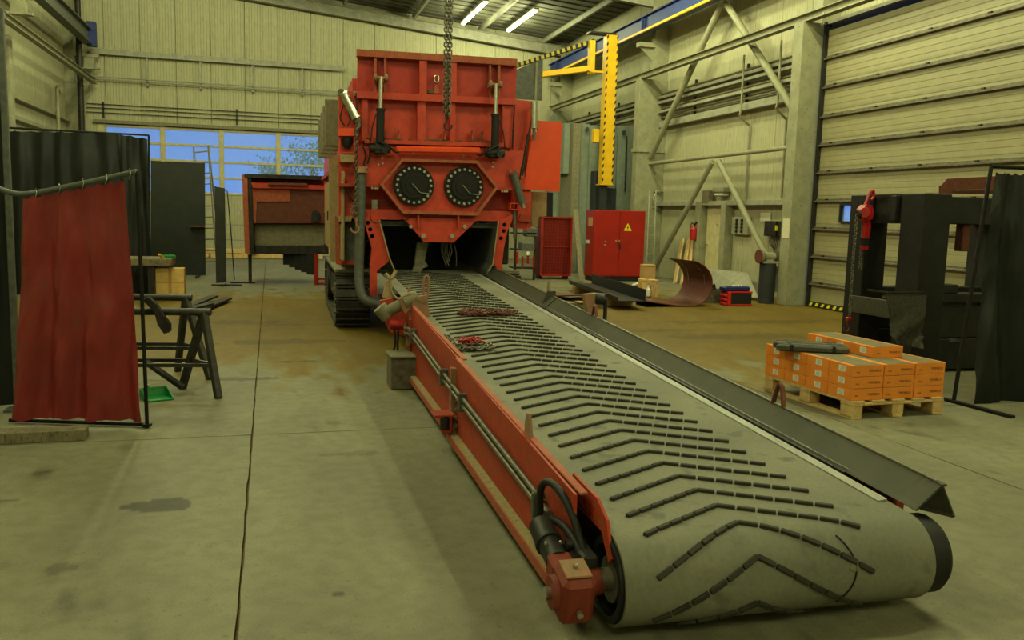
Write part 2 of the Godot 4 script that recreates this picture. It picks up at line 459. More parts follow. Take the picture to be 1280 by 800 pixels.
func _ready():
	rng.seed = 20
	var cam := Camera3D.new()
	cam.name = "camera"
	cam.position = Vector3(0, 1.6, 0)
	cam.rotation_degrees = Vector3(-7.01, -15.85, 1.52)
	cam.fov = rad_to_deg(2.0 * atan(400.0 / FOCAL))
	cam.near = 0.05
	cam.far = 300.0
	add_child(cam)
	cam.current = true
	cam_xf = cam.transform
	var env := Environment.new()
	env.background_mode = Environment.BG_SKY
	var sm := ProceduralSkyMaterial.new()
	sm.sky_top_color = Color(0.28, 0.45, 0.80)
	sm.sky_horizon_color = Color(0.42, 0.63, 1.0)
	sm.ground_horizon_color = Color(0.40, 0.48, 0.55)
	sm.ground_bottom_color = Color(0.30, 0.30, 0.28)
	sm.sky_energy_multiplier = 1.0
	env.sky = Sky.new()
	env.sky.sky_material = sm
	env.background_energy_multiplier = SKY_ENERGY
	env.tonemap_mode = Environment.TONE_MAPPER_LINEAR
	env.tonemap_exposure = EXPOSURE
	env.sdfgi_enabled = true
	env.ssao_enabled = true
	env.ssil_enabled = true
	var we := WorldEnvironment.new()
	we.name = "world_environment"
	we.environment = env
	add_child(we)
	make_materials()
	build_hall()
	build_steelwork()
	build_lights()
	build_shredder()
	build_conveyor()
	build_left_side()
	build_right_side()
	build_back_right()
	build_pallet()

const SKY_ENERGY := 1.15
const EXPOSURE := 0.8
const XL := -6.0      # left wall
const XR := 10.35     # right wall
const ZB := -30.0     # back wall
const ZF := 11.0       # front wall, behind the camera
func roof_y(x: float) -> float: return 7.75 + (XR - x) * 0.09

# ------------------------------------------------------------------ the hall
func slab(x0: float, x1: float, z0: float, z1: float, thick: float, parent: Node, called: String):
	var st := nb()
	var per := []
	var sides := [[Vector3(x0, 0, z0), Vector3(x0, 0, z1)], [Vector3(x0, 0, z1), Vector3(x1, 0, z1)], [Vector3(x1, 0, z1), Vector3(x1, 0, z0)], [Vector3(x1, 0, z0), Vector3(x0, 0, z0)]]
	for s in sides:
		var n := int(s[0].distance_to(s[1]) / 0.16)
		for i in n:
			var j := 0.0045
			per.append(s[0].lerp(s[1], float(i) / n) + Vector3(rng.randf_range(-j, j), 0, rng.randf_range(-j, j)))
	var mid := Vector3((x0 + x1) / 2, 0, (z0 + z1) / 2)
	for i in per.size():
		var a: Vector3 = per[i]
		var b: Vector3 = per[(i + 1) % per.size()]
		for v in [mid, b, a, a, b, b - Vector3(0, thick, 0), a, b - Vector3(0, thick, 0), a - Vector3(0, thick, 0)]:
			st.set_uv(Vector2((v.x + 6.1) / 16.6, (v.z + 30.2) / 36.4))
			st.set_uv2(Vector2(v.x, v.z) / 2.3)
			st.add_vertex(v)
	part(called, st, M.floor, parent)

func build_hall():
	# floor: cast slabs with open joints over the sub-base
	var st := nb()
	box(st, Vector3(2.2, -0.17, -9.5), Vector3(17, 0.3, 42))
	var fl = struct("floor", st, M.brown_dirt)
	var xs := [XL - 0.1, -4.86, -0.135, 4.45, 9.1, XR + 0.1]
	var zs := [ZB - 0.1, -24.2, -18.2, -12.2, -6.2, -0.2, 5.8, ZF]
	for i in xs.size() - 1:
		for k in zs.size() - 1:
			slab(xs[i] + 0.006, xs[i + 1] - 0.006, zs[k] + 0.006, zs[k + 1] - 0.006, 0.019, fl, "floor_slab")

	# walls of upright sandwich panels, each a piece of its own
	var bw = struct("wall_back")
	var x := XL
	while x < XR - 0.01:
		var x1 := minf(x + 1.05, XR)
		var y0 := 4.12 if (x + x1) / 2 > -5.2 and (x + x1) / 2 < 5.3 else 0.0
		wall_panel(bw, Vector3(x, y0, ZB - 0.1), Vector3(x1, roof_y(x) + 0.05, ZB), 0)
		x = x1
	var rw = struct("wall_right")
	var z := ZB
	while z < ZF - 0.01:
		var z1 := minf(z + 1.05, ZF)
		if z < -14.4 and z1 > -14.4: z1 = -14.3
		var y0 := 5.3 if z > -14.35 and z < -7.3 else 0.0
		wall_panel(rw, Vector3(XR, y0, z), Vector3(XR + 0.1, 7.8, z1), 2)
		z = z1
	var lw = struct("wall_left")
	z = ZB
	while z < ZF - 0.01:
		var z1 := minf(z + 1.05, ZF)
		wall_panel(lw, Vector3(XL - 0.1, 0, z), Vector3(XL, roof_y(XL) + 0.02, z1), 2)
		z = z1
	for q in [[bw, Vector3(2.2, 6.9, ZB - 0.13), Vector3(16.6, 5.6, 0.04)], [bw, Vector3(-5.6, 2.1, ZB - 0.13), Vector3(0.9, 4.2, 0.04)], [bw, Vector3(7.9, 2.1, ZB - 0.13), Vector3(5.0, 4.2, 0.04)], [rw, Vector3(XR + 0.13, 4.0, -22.3), Vector3(0.04, 8.2, 15.8)], [rw, Vector3(XR + 0.13, 6.6, -10.8), Vector3(0.04, 2.6, 7.2)], [rw, Vector3(XR + 0.13, 4.0, 1.9), Vector3(0.04, 8.2, 18.6)], [lw, Vector3(XL - 0.13, 4.7, -9.5), Vector3(0.04, 9.6, 41.4)]]:
		st = nb()
		box(st, q[1], q[2])
		part("outer_sheet", st, M.dark_steel, q[0])
	st = nb()
	box(st, Vector3(2.2, 4.6, ZF + 0.06), Vector3(16.6, 9.6, 0.12))
	struct("wall_front", st, M.cladding)
	# roof: profiled sheet, thick, rising to the left
	st = nb()
	var up := Vector3(-0.09, 1, 0).normalized()
	var mid := Vector3((XL + XR) / 2, roof_y((XL + XR) / 2) + 0.11, -9.5)
	var bs := Basis(Vector3(1, -0.09, 0).normalized(), Vector3(0.09, 1, 0).normalized(), Vector3(0, 0, 1))
	box(st, mid, Vector3(17.2, 0.2, 41.8), bs)
	var ceil_ = struct("ceiling", st, M.roof)
	for i in 34:        # the troughs of the sheet show as ribs running down the slope at the far end
		st = nb()
		var zz := -29.7 + i * 0.5
		box(st, mid + bs * Vector3(0, -0.115, zz + 9.5), Vector3(16.3, 0.035, 0.22), bs, 0.012)
		part("roof_rib", st, M.roof, ceil_)
	# purlins and rafters
	for px in [9.3, 7.0, 4.7, 2.4, 0.1, -2.2, -4.5]:
		st = nb()
		ibeam(st, Vector3(px, roof_y(px) - 0.16, -29.9), Vector3(px, roof_y(px) - 0.16, 10.9), 0.08, 0.16, 0.012)
		part("purlin", st, M.steel_grey, ceil_)
	for zr in [-29.6, -22.0, -14.6, -7.2, 0.2]:
		st = nb()
		ibeam(st, Vector3(XL + 0.05, roof_y(XL) - 0.4, zr), Vector3(XR - 0.05, roof_y(XR) - 0.4, zr), 0.18, 0.32, 0.016)
		part("rafter", st, M.steel_grey, ceil_)
	# sloping trim along the top of the back wall
	st = nb()
	beam(st, Vector3(XL, 8.52, ZB + 0.06), Vector3(XR, 7.7, ZB + 0.06), 0.1, 0.09)
	struct("trim_1", st, M.steel_grey)
	st = nb()
	box(st, Vector3(0, 4.17, ZB + 0.07), Vector3(10.6, 0.1, 0.16))
	struct("trim_2", st, M.dusty_grey)

	# the great sectional door in the right wall
	var d1 = struct("door_1")
	var ze := -7.25
	var zs0 := -14.24
	var ys := [0.0, 0.441, 0.965, 1.495, 2.028, 2.56, 3.082, 3.611, 4.155, 4.69, 5.22]
	var win0 := lx(1053.5, 257, 10.0)
	var win1 := lx(1079, 277, 10.0)
	var wy0 := minf(win0.y, win1.y)
	var wy1 := maxf(win0.y, win1.y)
	for i in ys.size() - 1:
		var y0: float = ys[i] * 0.985
		var y1: float = ys[i + 1] * 0.985
		if y0 < wy0 and y1 > wy0:
			door_panel(d1, y0 + 0.004, y1 - 0.004, zs0, win0.z)
			door_panel(d1, y0 + 0.004, y1 - 0.004, win1.z, ze)
			door_panel(d1, y0 + 0.004, wy0, win0.z, win1.z)
			door_panel(d1, wy1, y1 - 0.004, win0.z, win1.z)
		else:
			door_panel(d1, y0 + 0.004, y1 - 0.004, zs0, ze)
		if i > 0:
			st = nb()
			box(st, Vector3(9.965, y0, (zs0 + ze) / 2), Vector3(0.07, 0.035, ze - zs0), Basis.IDENTITY, 0.006)
			box(st, Vector3(9.985, y0 + 0.035, (zs0 + ze) / 2), Vector3(0.03, 0.035, ze - zs0))
			var rail = part("stiffening_rail", st, M.worn_steel, d1)
			st = nb()
			var zz := zs0 + 0.35
			while zz < ze:
				box(st, Vector3(9.955, y0 + 0.035, zz), Vector3(0.03, 0.03, 0.06))
				zz += 1.16
			part("hinge", st, M.dark_steel, rail)
	st = nb()
	for s in [[win0.z - 0.03, wy0 - 0.03, win1.z + 0.03, wy0], [win0.z - 0.03, wy1, win1.z + 0.03, wy1 + 0.03]]:
		box(st, Vector3(9.985, (s[1] + s[3]) / 2, (s[0] + s[2]) / 2), Vector3(0.07, s[3] - s[1], s[2] - s[0]))
	for zz in [win0.z - 0.015, win1.z + 0.015]:
		box(st, Vector3(9.985, (wy0 + wy1) / 2, zz), Vector3(0.07, wy1 - wy0, 0.03))
	var wf = part("window_frame", st, M.black, d1)
	st = nb()
	box(st, Vector3(10.01, (wy0 + wy1) / 2, (win0.z + win1.z) / 2), Vector3(0.008, wy1 - wy0, win1.z - win0.z))
	part("pane", st, M.glass, wf)
	st = nb()      # black and yellow striped safety edge along the foot of the door
	box(st, Vector3(9.975, 0.055, (zs0 + ze) / 2), Vector3(0.05, 0.10, ze - zs0))
	var se = part("safety_edge", st, M.black, d1)
	st = nb()
	var zq := zs0 + 0.05
	while zq < ze - 0.2:
		var xf := Transform3D(Basis(Vector3.UP, -PI / 2), Vector3(9.945, 0, zq))
		prism(st, [Vector2(0, 0.03), Vector2(0.075, 0.03), Vector2(0.12, 0.09), Vector2(0.045, 0.09)], 0.004, 0.0, xf)
		zq += 0.18
	part("warning_stripe", st, M.label_yellow, se)
	for zz in [zs0 - 0.03, ze + 0.03]:
		st = nb()
		box(st, Vector3(9.96, 2.65, zz), Vector3(0.06, 5.3, 0.05))
		box(st, Vector3(9.99, 2.65, zz - signf(zz - zs0 - 1) * 0.03), Vector3(0.12, 5.3, 0.02))
		part("guide_rail", st, M.dark_steel, d1)
	st = nb()
	box(st, Vector3(10.16, 5.28, (zs0 + ze) / 2), Vector3(0.4, 0.06, ze - zs0 + 0.3))
	part("door_head", st, M.steel_grey, d1)

	# the glazed sectional door in the back wall
	var d2 = struct("door_2")
	var cols := []
	for px in [127.0, 203.8, 277.0, 348.0]: cols.append(lz(px, 200, ZB).x)
	var dx: float = cols[3] - cols[2]
	while cols[cols.size() - 1] < 5.2: cols.append(cols[cols.size() - 1] + dx)
	var rows := [2.03, 2.54, 3.05, 3.56, 4.06]
	for i in cols.size():
		st = nb()
		box(st, Vector3(cols[i], 2.06, ZB - 0.02), Vector3(0.15, 4.1, 0.09), Basis.IDENTITY, 0.01)
		part("mullion", st, M.cream_paint, d2)
	for i in cols.size() - 1:
		for y in rows:
			st = nb()
			box(st, Vector3((cols[i] + cols[i + 1]) / 2, y, ZB - 0.02), Vector3(dx - 0.14, 0.075, 0.075), Basis.IDENTITY, 0.008)
			part("glazing_bar", st, M.cream_paint, d2)
		for k in 4:
			st = nb()
			box(st, Vector3((cols[i] + cols[i + 1]) / 2, rows[k] + 0.254, ZB - 0.03), Vector3(dx - 0.14, 0.45, 0.012))
			part("pane", st, M.glass, d2)
			st = nb()
			box(st, Vector3((cols[i] + cols[i + 1]) / 2, 0.02 + k * 0.5 + 0.25, ZB - 0.03), Vector3(dx - 0.02, 0.49, 0.05), Basis.IDENTITY, 0.008)
			part("door_panel", st, M.cladding, d2)

	# the personnel door in the right wall
	var d3 = struct("door_3")
	st = nb()
	box(st, Vector3(XR - 0.03, 1.0, -18.55), Vector3(0.05, 1.98, 0.95), Basis.IDENTITY, 0.006)
	var leaf = part("door_leaf", st, M.cream_paint, d3)
	st = nb()
	tube(st, Vector3(XR - 0.06, 1.0, -18.95), Vector3(XR - 0.11, 1.0, -18.95), 0.012)
	tube(st, Vector3(XR - 0.11, 1.0, -18.95), Vector3(XR - 0.11, 1.0, -18.83), 0.011)
	part("door_handle", st, M.bright_steel, leaf)
	st = nb()
	box(st, Vector3(XR - 0.058, 1.48, -18.5), Vector3(0.006, 0.06, 0.1))
	part("door_plate", st, M.steel_grey, leaf)
	for zz in [-19.2, -17.95]:
		st = nb()
		box(st, Vector3(XR - 0.12, 1.02, zz), Vector3(0.24, 2.04, 0.22), Basis.IDENTITY, 0.01)
		part("door_post", st, M.column, d3)

	# ground outside, seen by nobody but the sky's light
	st = nb()
	box(st, Vector3(0, -0.35, -30), Vector3(160, 0.2, 160))
	var yard = part("yard", st, M.dusty_grey, self)
	yard.set_meta("kind", "structure")
	# two trees beyond the back door
	for t in [[1.9, -43.0, 4.2, 1.3, "leafy tree outside the glazed back door, beside the shredder"], [0.2, -47.0, 3.6, 1.0, "smaller leafy tree outside the middle of the glazed back door"]]:
		var tr = thing("tree", t[4], "tree", Vector3(t[0], -0.25, t[1]))
		st = nb()
		tube(st, Vector3.ZERO, Vector3(0.1, t[2], 0), 0.14, 0.06, 8)
		for k in 5:
			var an := k * 1.3
			tube(st, Vector3(0.06, t[2] * (0.5 + 0.08 * k), 0), Vector3(cos(an) * t[3] * 0.7, t[2] * (0.75 + 0.06 * k), sin(an) * t[3] * 0.7), 0.05, 0.015, 6)
		part("trunk", st, M.wood_old, tr)
		st = nb()
		for k in 900:
			var c: Vector3 = Vector3(rng.randfn(0, 0.45), rng.randfn(0, 0.4), rng.randfn(0, 0.45)) * t[3] + Vector3(0, t[2], 0)
			var d := Vector3(rng.randf_range(-1, 1), rng.randf_range(-1, 1), rng.randf_range(-1, 1)).normalized()
			var e := d.cross(Vector3(0.3, 1, 0.2)).normalized()
			var l := rng.randf_range(0.07, 0.13)
			quad(st, c - d * l, c - e * l * 0.5, c + d * l, c + e * l * 0.5)
		part("foliage", st, M.leaf, tr)

func wall_panel(parent: Node, a: Vector3, b: Vector3, ax: int):
	var st := nb()
	var s := b - a
	s[ax] -= 0.012
	box(st, (a + b) / 2, s, Basis.IDENTITY, 0.006)
	part("cladding_panel", st, M.cladding, parent)
func door_panel(parent: Node, y0: float, y1: float, z0: float, z1: float):
	# pressed sheet with shallow grooves along it: the profile is drawn in (x, y) and run along z
	var st := nb()
	var pr := [Vector2(10.04, y0), Vector2(10.0, y0)]
	if y1 - y0 > 0.4:
		for k in [0.2, 0.4, 0.6, 0.8]:
			var y := lerpf(y0, y1, k)
			pr.append_array([Vector2(10.0, y - 0.006), Vector2(10.006, y), Vector2(10.0, y + 0.006)])
	pr.append_array([Vector2(10.0, y1), Vector2(10.04, y1)])
	prism(st, pr, z1, z0)
	part("door_panel", st, M.door_sheet, parent)

# ------------------------------------------------------------------ columns, crane track, braces, services
func build_steelwork():
	var st: SurfaceTool
	var marks := ["grey steel column beside the sectional door, papers taped to it", "grey steel column behind the tall ladder and red cabinet", "grey steel column in the far right corner of the hall", "grey steel column at the near end of the sectional door", "grey steel column in the right wall behind the photographer"]
	var zc := [-14.52, -21.85, -29.5, -7.05, 0.2]
	for i in 5:
		var c = thing("steel_column", marks[i], "column", Vector3(XR, 0, zc[i]))
		st = nb()
		box(st, Vector3(-0.405, 2.65, 0), Vector3(0.81, 5.3, 0.3), Basis.IDENTITY, 0.008)
		part("shaft", st, M.column, c)
		st = nb()
		box(st, Vector3(-0.2, 6.35, 0), Vector3(0.4, 2.1, 0.26))
		part("upper_shaft", st, M.column, c)
		st = nb()
		box(st, Vector3(-0.55, 6.2, 0), Vector3(0.6, 0.12, 0.22))
		prism(st, [Vector2(-0.35, 5.75), Vector2(-0.35, 6.14), Vector2(-0.8, 6.14)], 0.01, -0.01)
		part("bracket", st, M.column, c)
		if i == 1:
			st = nb()
			box(st, Vector3(-0.42, 3.42, 0.02), Vector3(0.86, 0.1, 0.36))
			part("collar", st, M.column, c)
	for i in 3:
		var c = thing("steel_column", ["grey steel column in the far left corner of the hall", "grey steel column on the left wall above the black welding curtain", "grey steel column on the left wall near the photographer"][i], "column", Vector3(XL, 0, [-29.6, -21.85, -14.52][i]))
		st = nb()
		box(st, Vector3(0.25, 2.62, 0), Vector3(0.5, 5.24, 0.3), Basis.IDENTITY, 0.008)
		part("shaft", st, M.column, c)
		st = nb()
		box(st, Vector3(0.14, 6.9, 0), Vector3(0.28, 3.3, 0.26))
		part("upper_shaft", st, M.column, c)
		st = nb()
		box(st, Vector3(0.5, 6.1, 0), Vector3(0.95, 0.1, 0.22))
		box(st, Vector3(0.7, 5.9, 0), Vector3(0.3, 0.3, 0.16))
		box(st, Vector3(0.5, 5.72, 0), Vector3(0.95, 0.05, 0.22))
		part("bracket", st, M.column, c)
	# crane runway on the right: blue girder with a yellow conductor line under it
	var r = thing("crane_runway", "blue crane runway girder with yellow conductor line above the right wall braces", "crane rail", Vector3(9.65, 6.48, -12))
	st = nb()
	ibeam(st, Vector3(0, 0.22, -17.8), Vector3(0, 0.22, 14), 0.2, 0.44, 0.025)
	part("girder", st, M.blue, r)
	st = nb()
	box(st, Vector3(0, 0.46, -1.9), Vector3(0.06, 0.05, 31.8))
	part("rail", st, M.dark_steel, r)
	st = nb()
	box(st, Vector3(-0.13, 0.02, -1.9), Vector3(0.05, 0.07, 31.8), Basis.IDENTITY, 0.01)
	part("conductor_line", st, M.yellow, r)
	for k in 9:
		st = nb()
		box(st, Vector3(-0.06, 0.22, -17 + k * 3.6), Vector3(0.08, 0.38, 0.02))
		part("stiffener", st, M.blue, r)
	r = thing("crane_runway", "dark steel crane runway girder high on the left wall", "crane rail", Vector3(-5.2, 6.33, -12))
	st = nb()
	ibeam(st, Vector3(0, 0.22, -17), Vector3(0, 0.22, 14), 0.26, 0.44, 0.03)
	part("girder", st, M.hammer_grey, r)
	st = nb()
	box(st, Vector3(0, 0.46, -1.5), Vector3(0.06, 0.05, 31))
	part("rail", st, M.dark_steel, r)
	st = nb()
	box(st, Vector3(0.1, 0.3, -16.95), Vector3(0.26, 0.72, 0.2), Basis.IDENTITY, 0.01)
	part("end_stop", st, M.blue, r)
	# slim grey beams below the runways
	for s in [[9.65, 5.30, "slim grey steel beam running along the right wall on the column heads"], [-5.2, 5.27, "slim tan steel beam running along the left wall under the runway"]]:
		var b = thing("side_beam", s[2], "beam", Vector3(s[0], s[1], -12))
		st = nb()
		ibeam(st, Vector3(0, 0.075, -17.7), Vector3(0, 0.075, 14), 0.16, 0.15, 0.014)
		part("beam", st, M.column, b)
		for k in 16:
			st = nb()
			tube(st, Vector3(-signf(s[0]) * 0.08, 0.03, -17 + k * 1.9), Vector3(-signf(s[0]) * 0.1, 0.03, -17 + k * 1.9), 0.014, 0.014, 6)
			part("bolt", st, M.bolt, b)
	# bridge crane above the frame; the hook chain hangs from its trolley
	var br = thing("bridge_crane", "overhead bridge crane girder spanning the hall with a hanging hook chain", "crane", Vector3(2.2, 6.98, -10.6))
	st = nb()
	box(st, Vector3(0.03, 0.28, 0), Vector3(14.6, 0.5, 0.3), Basis.IDENTITY, 0.01)
	part("girder", st, M.yellow, br)
	for s in [-1, 1]:
		st = nb()
		box(st, Vector3(7.45 * s, 0.16, 0), Vector3(0.22, 0.25, 2.0), Basis.IDENTITY, 0.01)
		part("end_carriage", st, M.yellow, br)
	fr = br.transform
	var hk := lz(558.5, 147, 0.28)
	st = nb()
	box(st, Vector3(hk.x, -0.1, 0.28), Vector3(0.5, 0.3, 0.26), Basis.IDENTITY, 0.02)
	tube(st, Vector3(hk.x - 0.3, -0.1, 0.28), Vector3(hk.x - 0.25, -0.1, 0.28), 0.12)
	part("hoist_trolley", st, M.yellow, br)
	st = nb()
	for s in [-1, 1]:
		chain(st, [Vector3(hk.x + s * 0.034, -0.2, 0.28 + s * 0.01), hk + Vector3(s * 0.02, 0.02 + (0.6 if s < 0 else 0.0), 0)], 0.066, 0.05, 0.0095)
	chain(st, [hk + Vector3(-0.02, 0.62, 0), hk + Vector3(-0.02, 0.02, 0)], 0.066, 0.05, 0.0095)
	part("hoist_chain", st, M.worn_steel, br)
	st = nb()
	hook(st, hk + Vector3(0, 0.02, 0), 0.17, Vector3.LEFT)
	part("hook", st, M.dark_steel, br)

	# braces on the right wall
	fr = Transform3D()
	var X := 9.93
	var bt := [["long sloping brace tube rising from the column to the runway, left of the vee", Vector3(X, 3.25, -21.66), Vector3(X, 6.45, -18.25), 0.075],
		["sloping brace tube falling from the runway to the column beside the sectional door", Vector3(X, 6.45, -18.0), Vector3(X, 3.75, -15.05), 0.075],
		["level brace tube between the two grey columns on the right wall", Vector3(X, 3.07, -21.7), Vector3(X, 3.07, -14.68), 0.05],
		["lower brace tube sloping down behind the curled steel plate", Vector3(X, 2.94, -18.25), Vector3(X, 0.06, -21.3), 0.065],
		["lower brace tube sloping down to the bench grinder", Vector3(X, 2.94, -17.95), Vector3(X, 0.06, -14.85), 0.065]]
	for b in bt:
		st = nb()
		tube(st, b[1], b[2], b[3], b[3], 14)
		var o = part("brace_tube", st, M.column, self)
		tag(o, b[0], "brace")
	# girts, cable trays and pipes
	for g in [[4.12, -21.7, -14.7, "grey girt rail along the right wall under the cable trays", 0.16], [2.0, -21.7, -14.7, "thin girt rail along the right wall over the personnel door", 0.1], [4.12, -29.3, -22.0, "grey girt rail on the right wall behind the yellow jib column", 0.16]]:
		st = nb()
		beam(st, Vector3(XR - 0.11, g[0], g[1]), Vector3(XR - 0.11, g[0], g[2]), 0.2, g[4])
		tag(part("girt", st, M.steel_grey, self), g[3], "rail")
	for bay in 2:
		var z0: float = [-21.7, -29.3][bay]
		var z1: float = [-14.7, -22.0][bay]
		for k in 6:
			var y := 4.30 + k * 0.125
			st = nb()
			if k in [1, 3, 4]:
				beam(st, Vector3(XR - 0.16, y, z0), Vector3(XR - 0.16, y, z1), 0.2, 0.03)
				beam(st, Vector3(XR - 0.26, y + 0.02, z0), Vector3(XR - 0.26, y + 0.02, z1), 0.01, 0.06)
				tag(part("cable_tray", st, M.steel_grey, self), "%s of three narrow cable trays %s on the right wall" % [{1: "lowest", 3: "middle", 4: "topmost"}[k], ["between the two columns", "behind the yellow jib column"][bay]], "cable tray", "cable trays %d" % bay)
			else:
				tube(st, Vector3(XR - 0.14, y, z0), Vector3(XR - 0.14, y, z1), 0.028, 0.028, 8)
				tag(part("wall_pipe", st, M.dusty_grey if k != 2 else M.wood_old, self), ("slim %s pipe %s the cable trays %s" % ["brown" if k == 2 else "grey", {0: "below", 2: "among", 5: "above"}[k], ["between the two columns", "behind the yellow jib column"][bay]]), "pipe", "wall pipes %d %d" % [bay, int(k == 2)])
		for zz in [0.25, 0.6]:
			st = nb()
			box(st, Vector3(XR - 0.06, 4.6, lerpf(z0, z1, zz)), Vector3(0.05, 0.95, 0.05))
			tag(part("tray_hanger", st, M.dark_steel, self), "upright dark hanger behind the cable trays %s" % (["between the two columns", "behind the yellow jib column"][bay]), "bracket", "tray hangers %d" % bay)
	# upright conduits with swan-neck kinks
	for c in [[936.0, 2.08, 5.2, "upright pale conduit with a kink at the girt, left of the column"], [981.5, 2.08, 5.25, "upright pale conduit close beside the column, ending at the dark switch box"]]:
		var p := lx(c[0], 170, XR - 0.05)
		st = nb()
		sweep(st, curve([Vector3(p.x, c[1], p.z), Vector3(p.x, 3.6, p.z), Vector3(p.x - 0.02, 3.72, p.z), Vector3(p.x - 0.28, 3.9, p.z + 0.06), Vector3(p.x - 0.29, 4.1, p.z + 0.1), Vector3(p.x - 0.29, c[2], p.z + 0.1)], 4), 0.024, 8)
		tag(part("conduit", st, M.column, self), c[3], "conduit")
	# pipe rails on the back wall
	var bb = thing("wall_rail", "grey pipe rail with hangers and struts across the back wall", "rail", Vector3(-2, 5.4, ZB))
	st = nb()
	beam(st, Vector3(-3.3, 0.88, 0.2), Vector3(4.4, 0.88, 0.2), 0.06, 0.16)
	part("beam", st, M.steel_grey, bb)
	for dy in [0.0, 0.07]:
		st = nb()
		tube(st, Vector3(-3.5, 0.04 + dy, 0.24), Vector3(6.5, 0.04 + dy, 0.24), 0.02, 0.02, 8)
		part("pipe", st, M.steel_grey, bb)
	for px in [183.7, 250.5, 315.5, 378.0, 445.0]:
		fr = bb.transform
		var q := lz(px, 90, 0.2)
		st = nb()
		box(st, Vector3(q.x, 0.42, 0.16), Vector3(0.05, 0.95, 0.05))
		tube(st, Vector3(q.x, 0.06, 0.2), Vector3(q.x, -0.1, 0.02), 0.03, 0.03, 6)
		part("hanger", st, M.steel_grey, bb)
	fr = Transform3D()
	for k in 3:
		st = nb()
		tube(st, Vector3(XL + 0.5, [4.70, 4.58, 4.44][k], ZB + 0.07), Vector3(6.0, [4.70, 4.58, 4.44][k], ZB + 0.07), 0.014, 0.014, 6)
		tag(part("wall_pipe", st, M.dark_steel, self), "thin level pipe above the glazed back door, %s of three" % ["topmost", "middle", "lowest"][k], "pipe", "thin pipes over the back door")
	for px in [129.5, 296.0]:
		var q := lz(px, 140, ZB)
		st = nb()
		box(st, Vector3(q.x, 4.53, ZB + 0.03), Vector3(0.05, 0.5, 0.05))
		tag(part("pipe_clip", st, M.dark_steel, self), "upright clip holding the thin pipes above the glazed back door", "bracket", "clips over the back door")
	# left wall services
	st = nb()
	tube(st, Vector3(XL + 0.55, 0.3, -28.9), Vector3(XL + 0.55, 8.6, -28.9), 0.085, 0.085, 10)
	tag(part("downpipe", st, M.dark_steel, self), "thick dark upright pipe on the left wall near the back corner", "pipe")
	st = nb()
	sweep(st, curve([Vector3(XL + 0.25, 0.0, -27.3), Vector3(XL + 0.25, 4.4, -27.3), Vector3(XL + 0.26, 4.75, -27.32), Vector3(XL + 0.3, 4.85, -27.4), Vector3(XL + 0.34, 4.65, -27.4)], 4), 0.05, 8)
	tag(part("conduit", st, M.column, self), "pale pipe with a bent top on the left wall", "conduit")
	for k in 2:
		st = nb()
		beam(st, Vector3(XL + 0.1, [3.6, 4.1][k], -29.3), Vector3(XL + 0.1, [3.6, 4.1][k], -15), 0.16, 0.1)
		tag(part("girt", st, M.column, self), ["lower pale girt rail on the left wall behind the black curtain", "upper pale girt rail on the left wall behind the black curtain"][k], "rail")

# ------------------------------------------------------------------ fluorescent battens under the roof
func build_lights():
	var proto: Node3D = null
	for row in [[6.2, 7.82], [7.76, 7.72], [-1.3, 8.45], [-2.9, 8.55]]:
		for z in ([-28.0, -26.3] if row[0] > 0.0 else [-23.5]) + [-19.4, -17.7, -13.0, -11.3, -6.1, -4.4, 5.6, 7.3]:
			var o: Node3D
			if proto == null:
				o = thing("batten_light", "long white fluorescent batten hanging under the roof", "light", Vector3.ZERO, 0.0, "fluorescent battens under the roof")
				var st := nb()
				box(st, Vector3(0, 0.05, 0), Vector3(0.16, 0.06, 1.56), Basis.IDENTITY, 0.01)
				part("housing", st, M.white, o)
				st = nb()
				box(st, Vector3(0, 0.0, 0), Vector3(0.12, 0.045, 1.48), Basis.IDENTITY, 0.015)
				part("diffuser", st, M.lamp_tube, o)
				st = nb()
				for s in [-0.6, 0.6]: tube(st, Vector3(0, 0.06, s), Vector3(0, 0.16, s), 0.006, 0.006, 6)
				part("suspension", st, M.dark_steel, o)
				var l := OmniLight3D.new()
				l.name = "lamp"
				l.position.y = -0.28
				l.light_size = 0.12
				l.light_color = LAMP_COLOR
				l.light_energy = LAMP_ENERGY
				l.omni_range = 60.0
				l.omni_attenuation = 2.0
				l.shadow_enabled = true
				o.add_child(l)
				proto = o
			else:
				o = proto.duplicate()
				o.name = numbered("batten_light")
				add_child(o)
			o.position = Vector3(row[0], row[1], z)
			o.get_node("lamp").light_energy = LAMP_ENERGY * (0.45 if z < -26.0 else 1.0)      # far-end lamps dimmed to keep the back wall from coming out too bright

# ------------------------------------------------------------------ the shredder
func r3(x, y) -> Vector2: return Vector2(x / 3.635 + 380.0, y / 3.635 + 40.0)    # points read off two enlargements of the photograph
func r4(x, y) -> Vector2: return Vector2(x / 3.635 + 380.0, y / 3.635 + 220.0)
func p3(x, y, z) -> Vector3:
	var q := r3(x, y)
	return lz(q.x, q.y, z)
func p4(x, y, z) -> Vector3:
	var q := r4(x, y)
	return lz(q.x, q.y, z)
func v3(a: Array) -> Array:
	var o := []
	for p in a: o.append(r3(p[0], p[1]))
	return o
func v4(a: Array) -> Array:
	var o := []
	for p in a: o.append(r4(p[0], p[1]))
	return o
func bolt(parent: Node, p: Vector3, r := 0.018, m: Material = null):
	if not meshes.has("bolt"):
		var st := nb()
		tube(st, Vector3(0, 0, -0.5), Vector3(0, 0, 0.6), 1.0, 0.92, 6)
		st.generate_normals()
		meshes.bolt = st.commit()
	return inst("bolt", meshes.bolt, M.bolt if m == null else m, parent, Transform3D(Basis.from_scale(Vector3(r, r, r)), p))
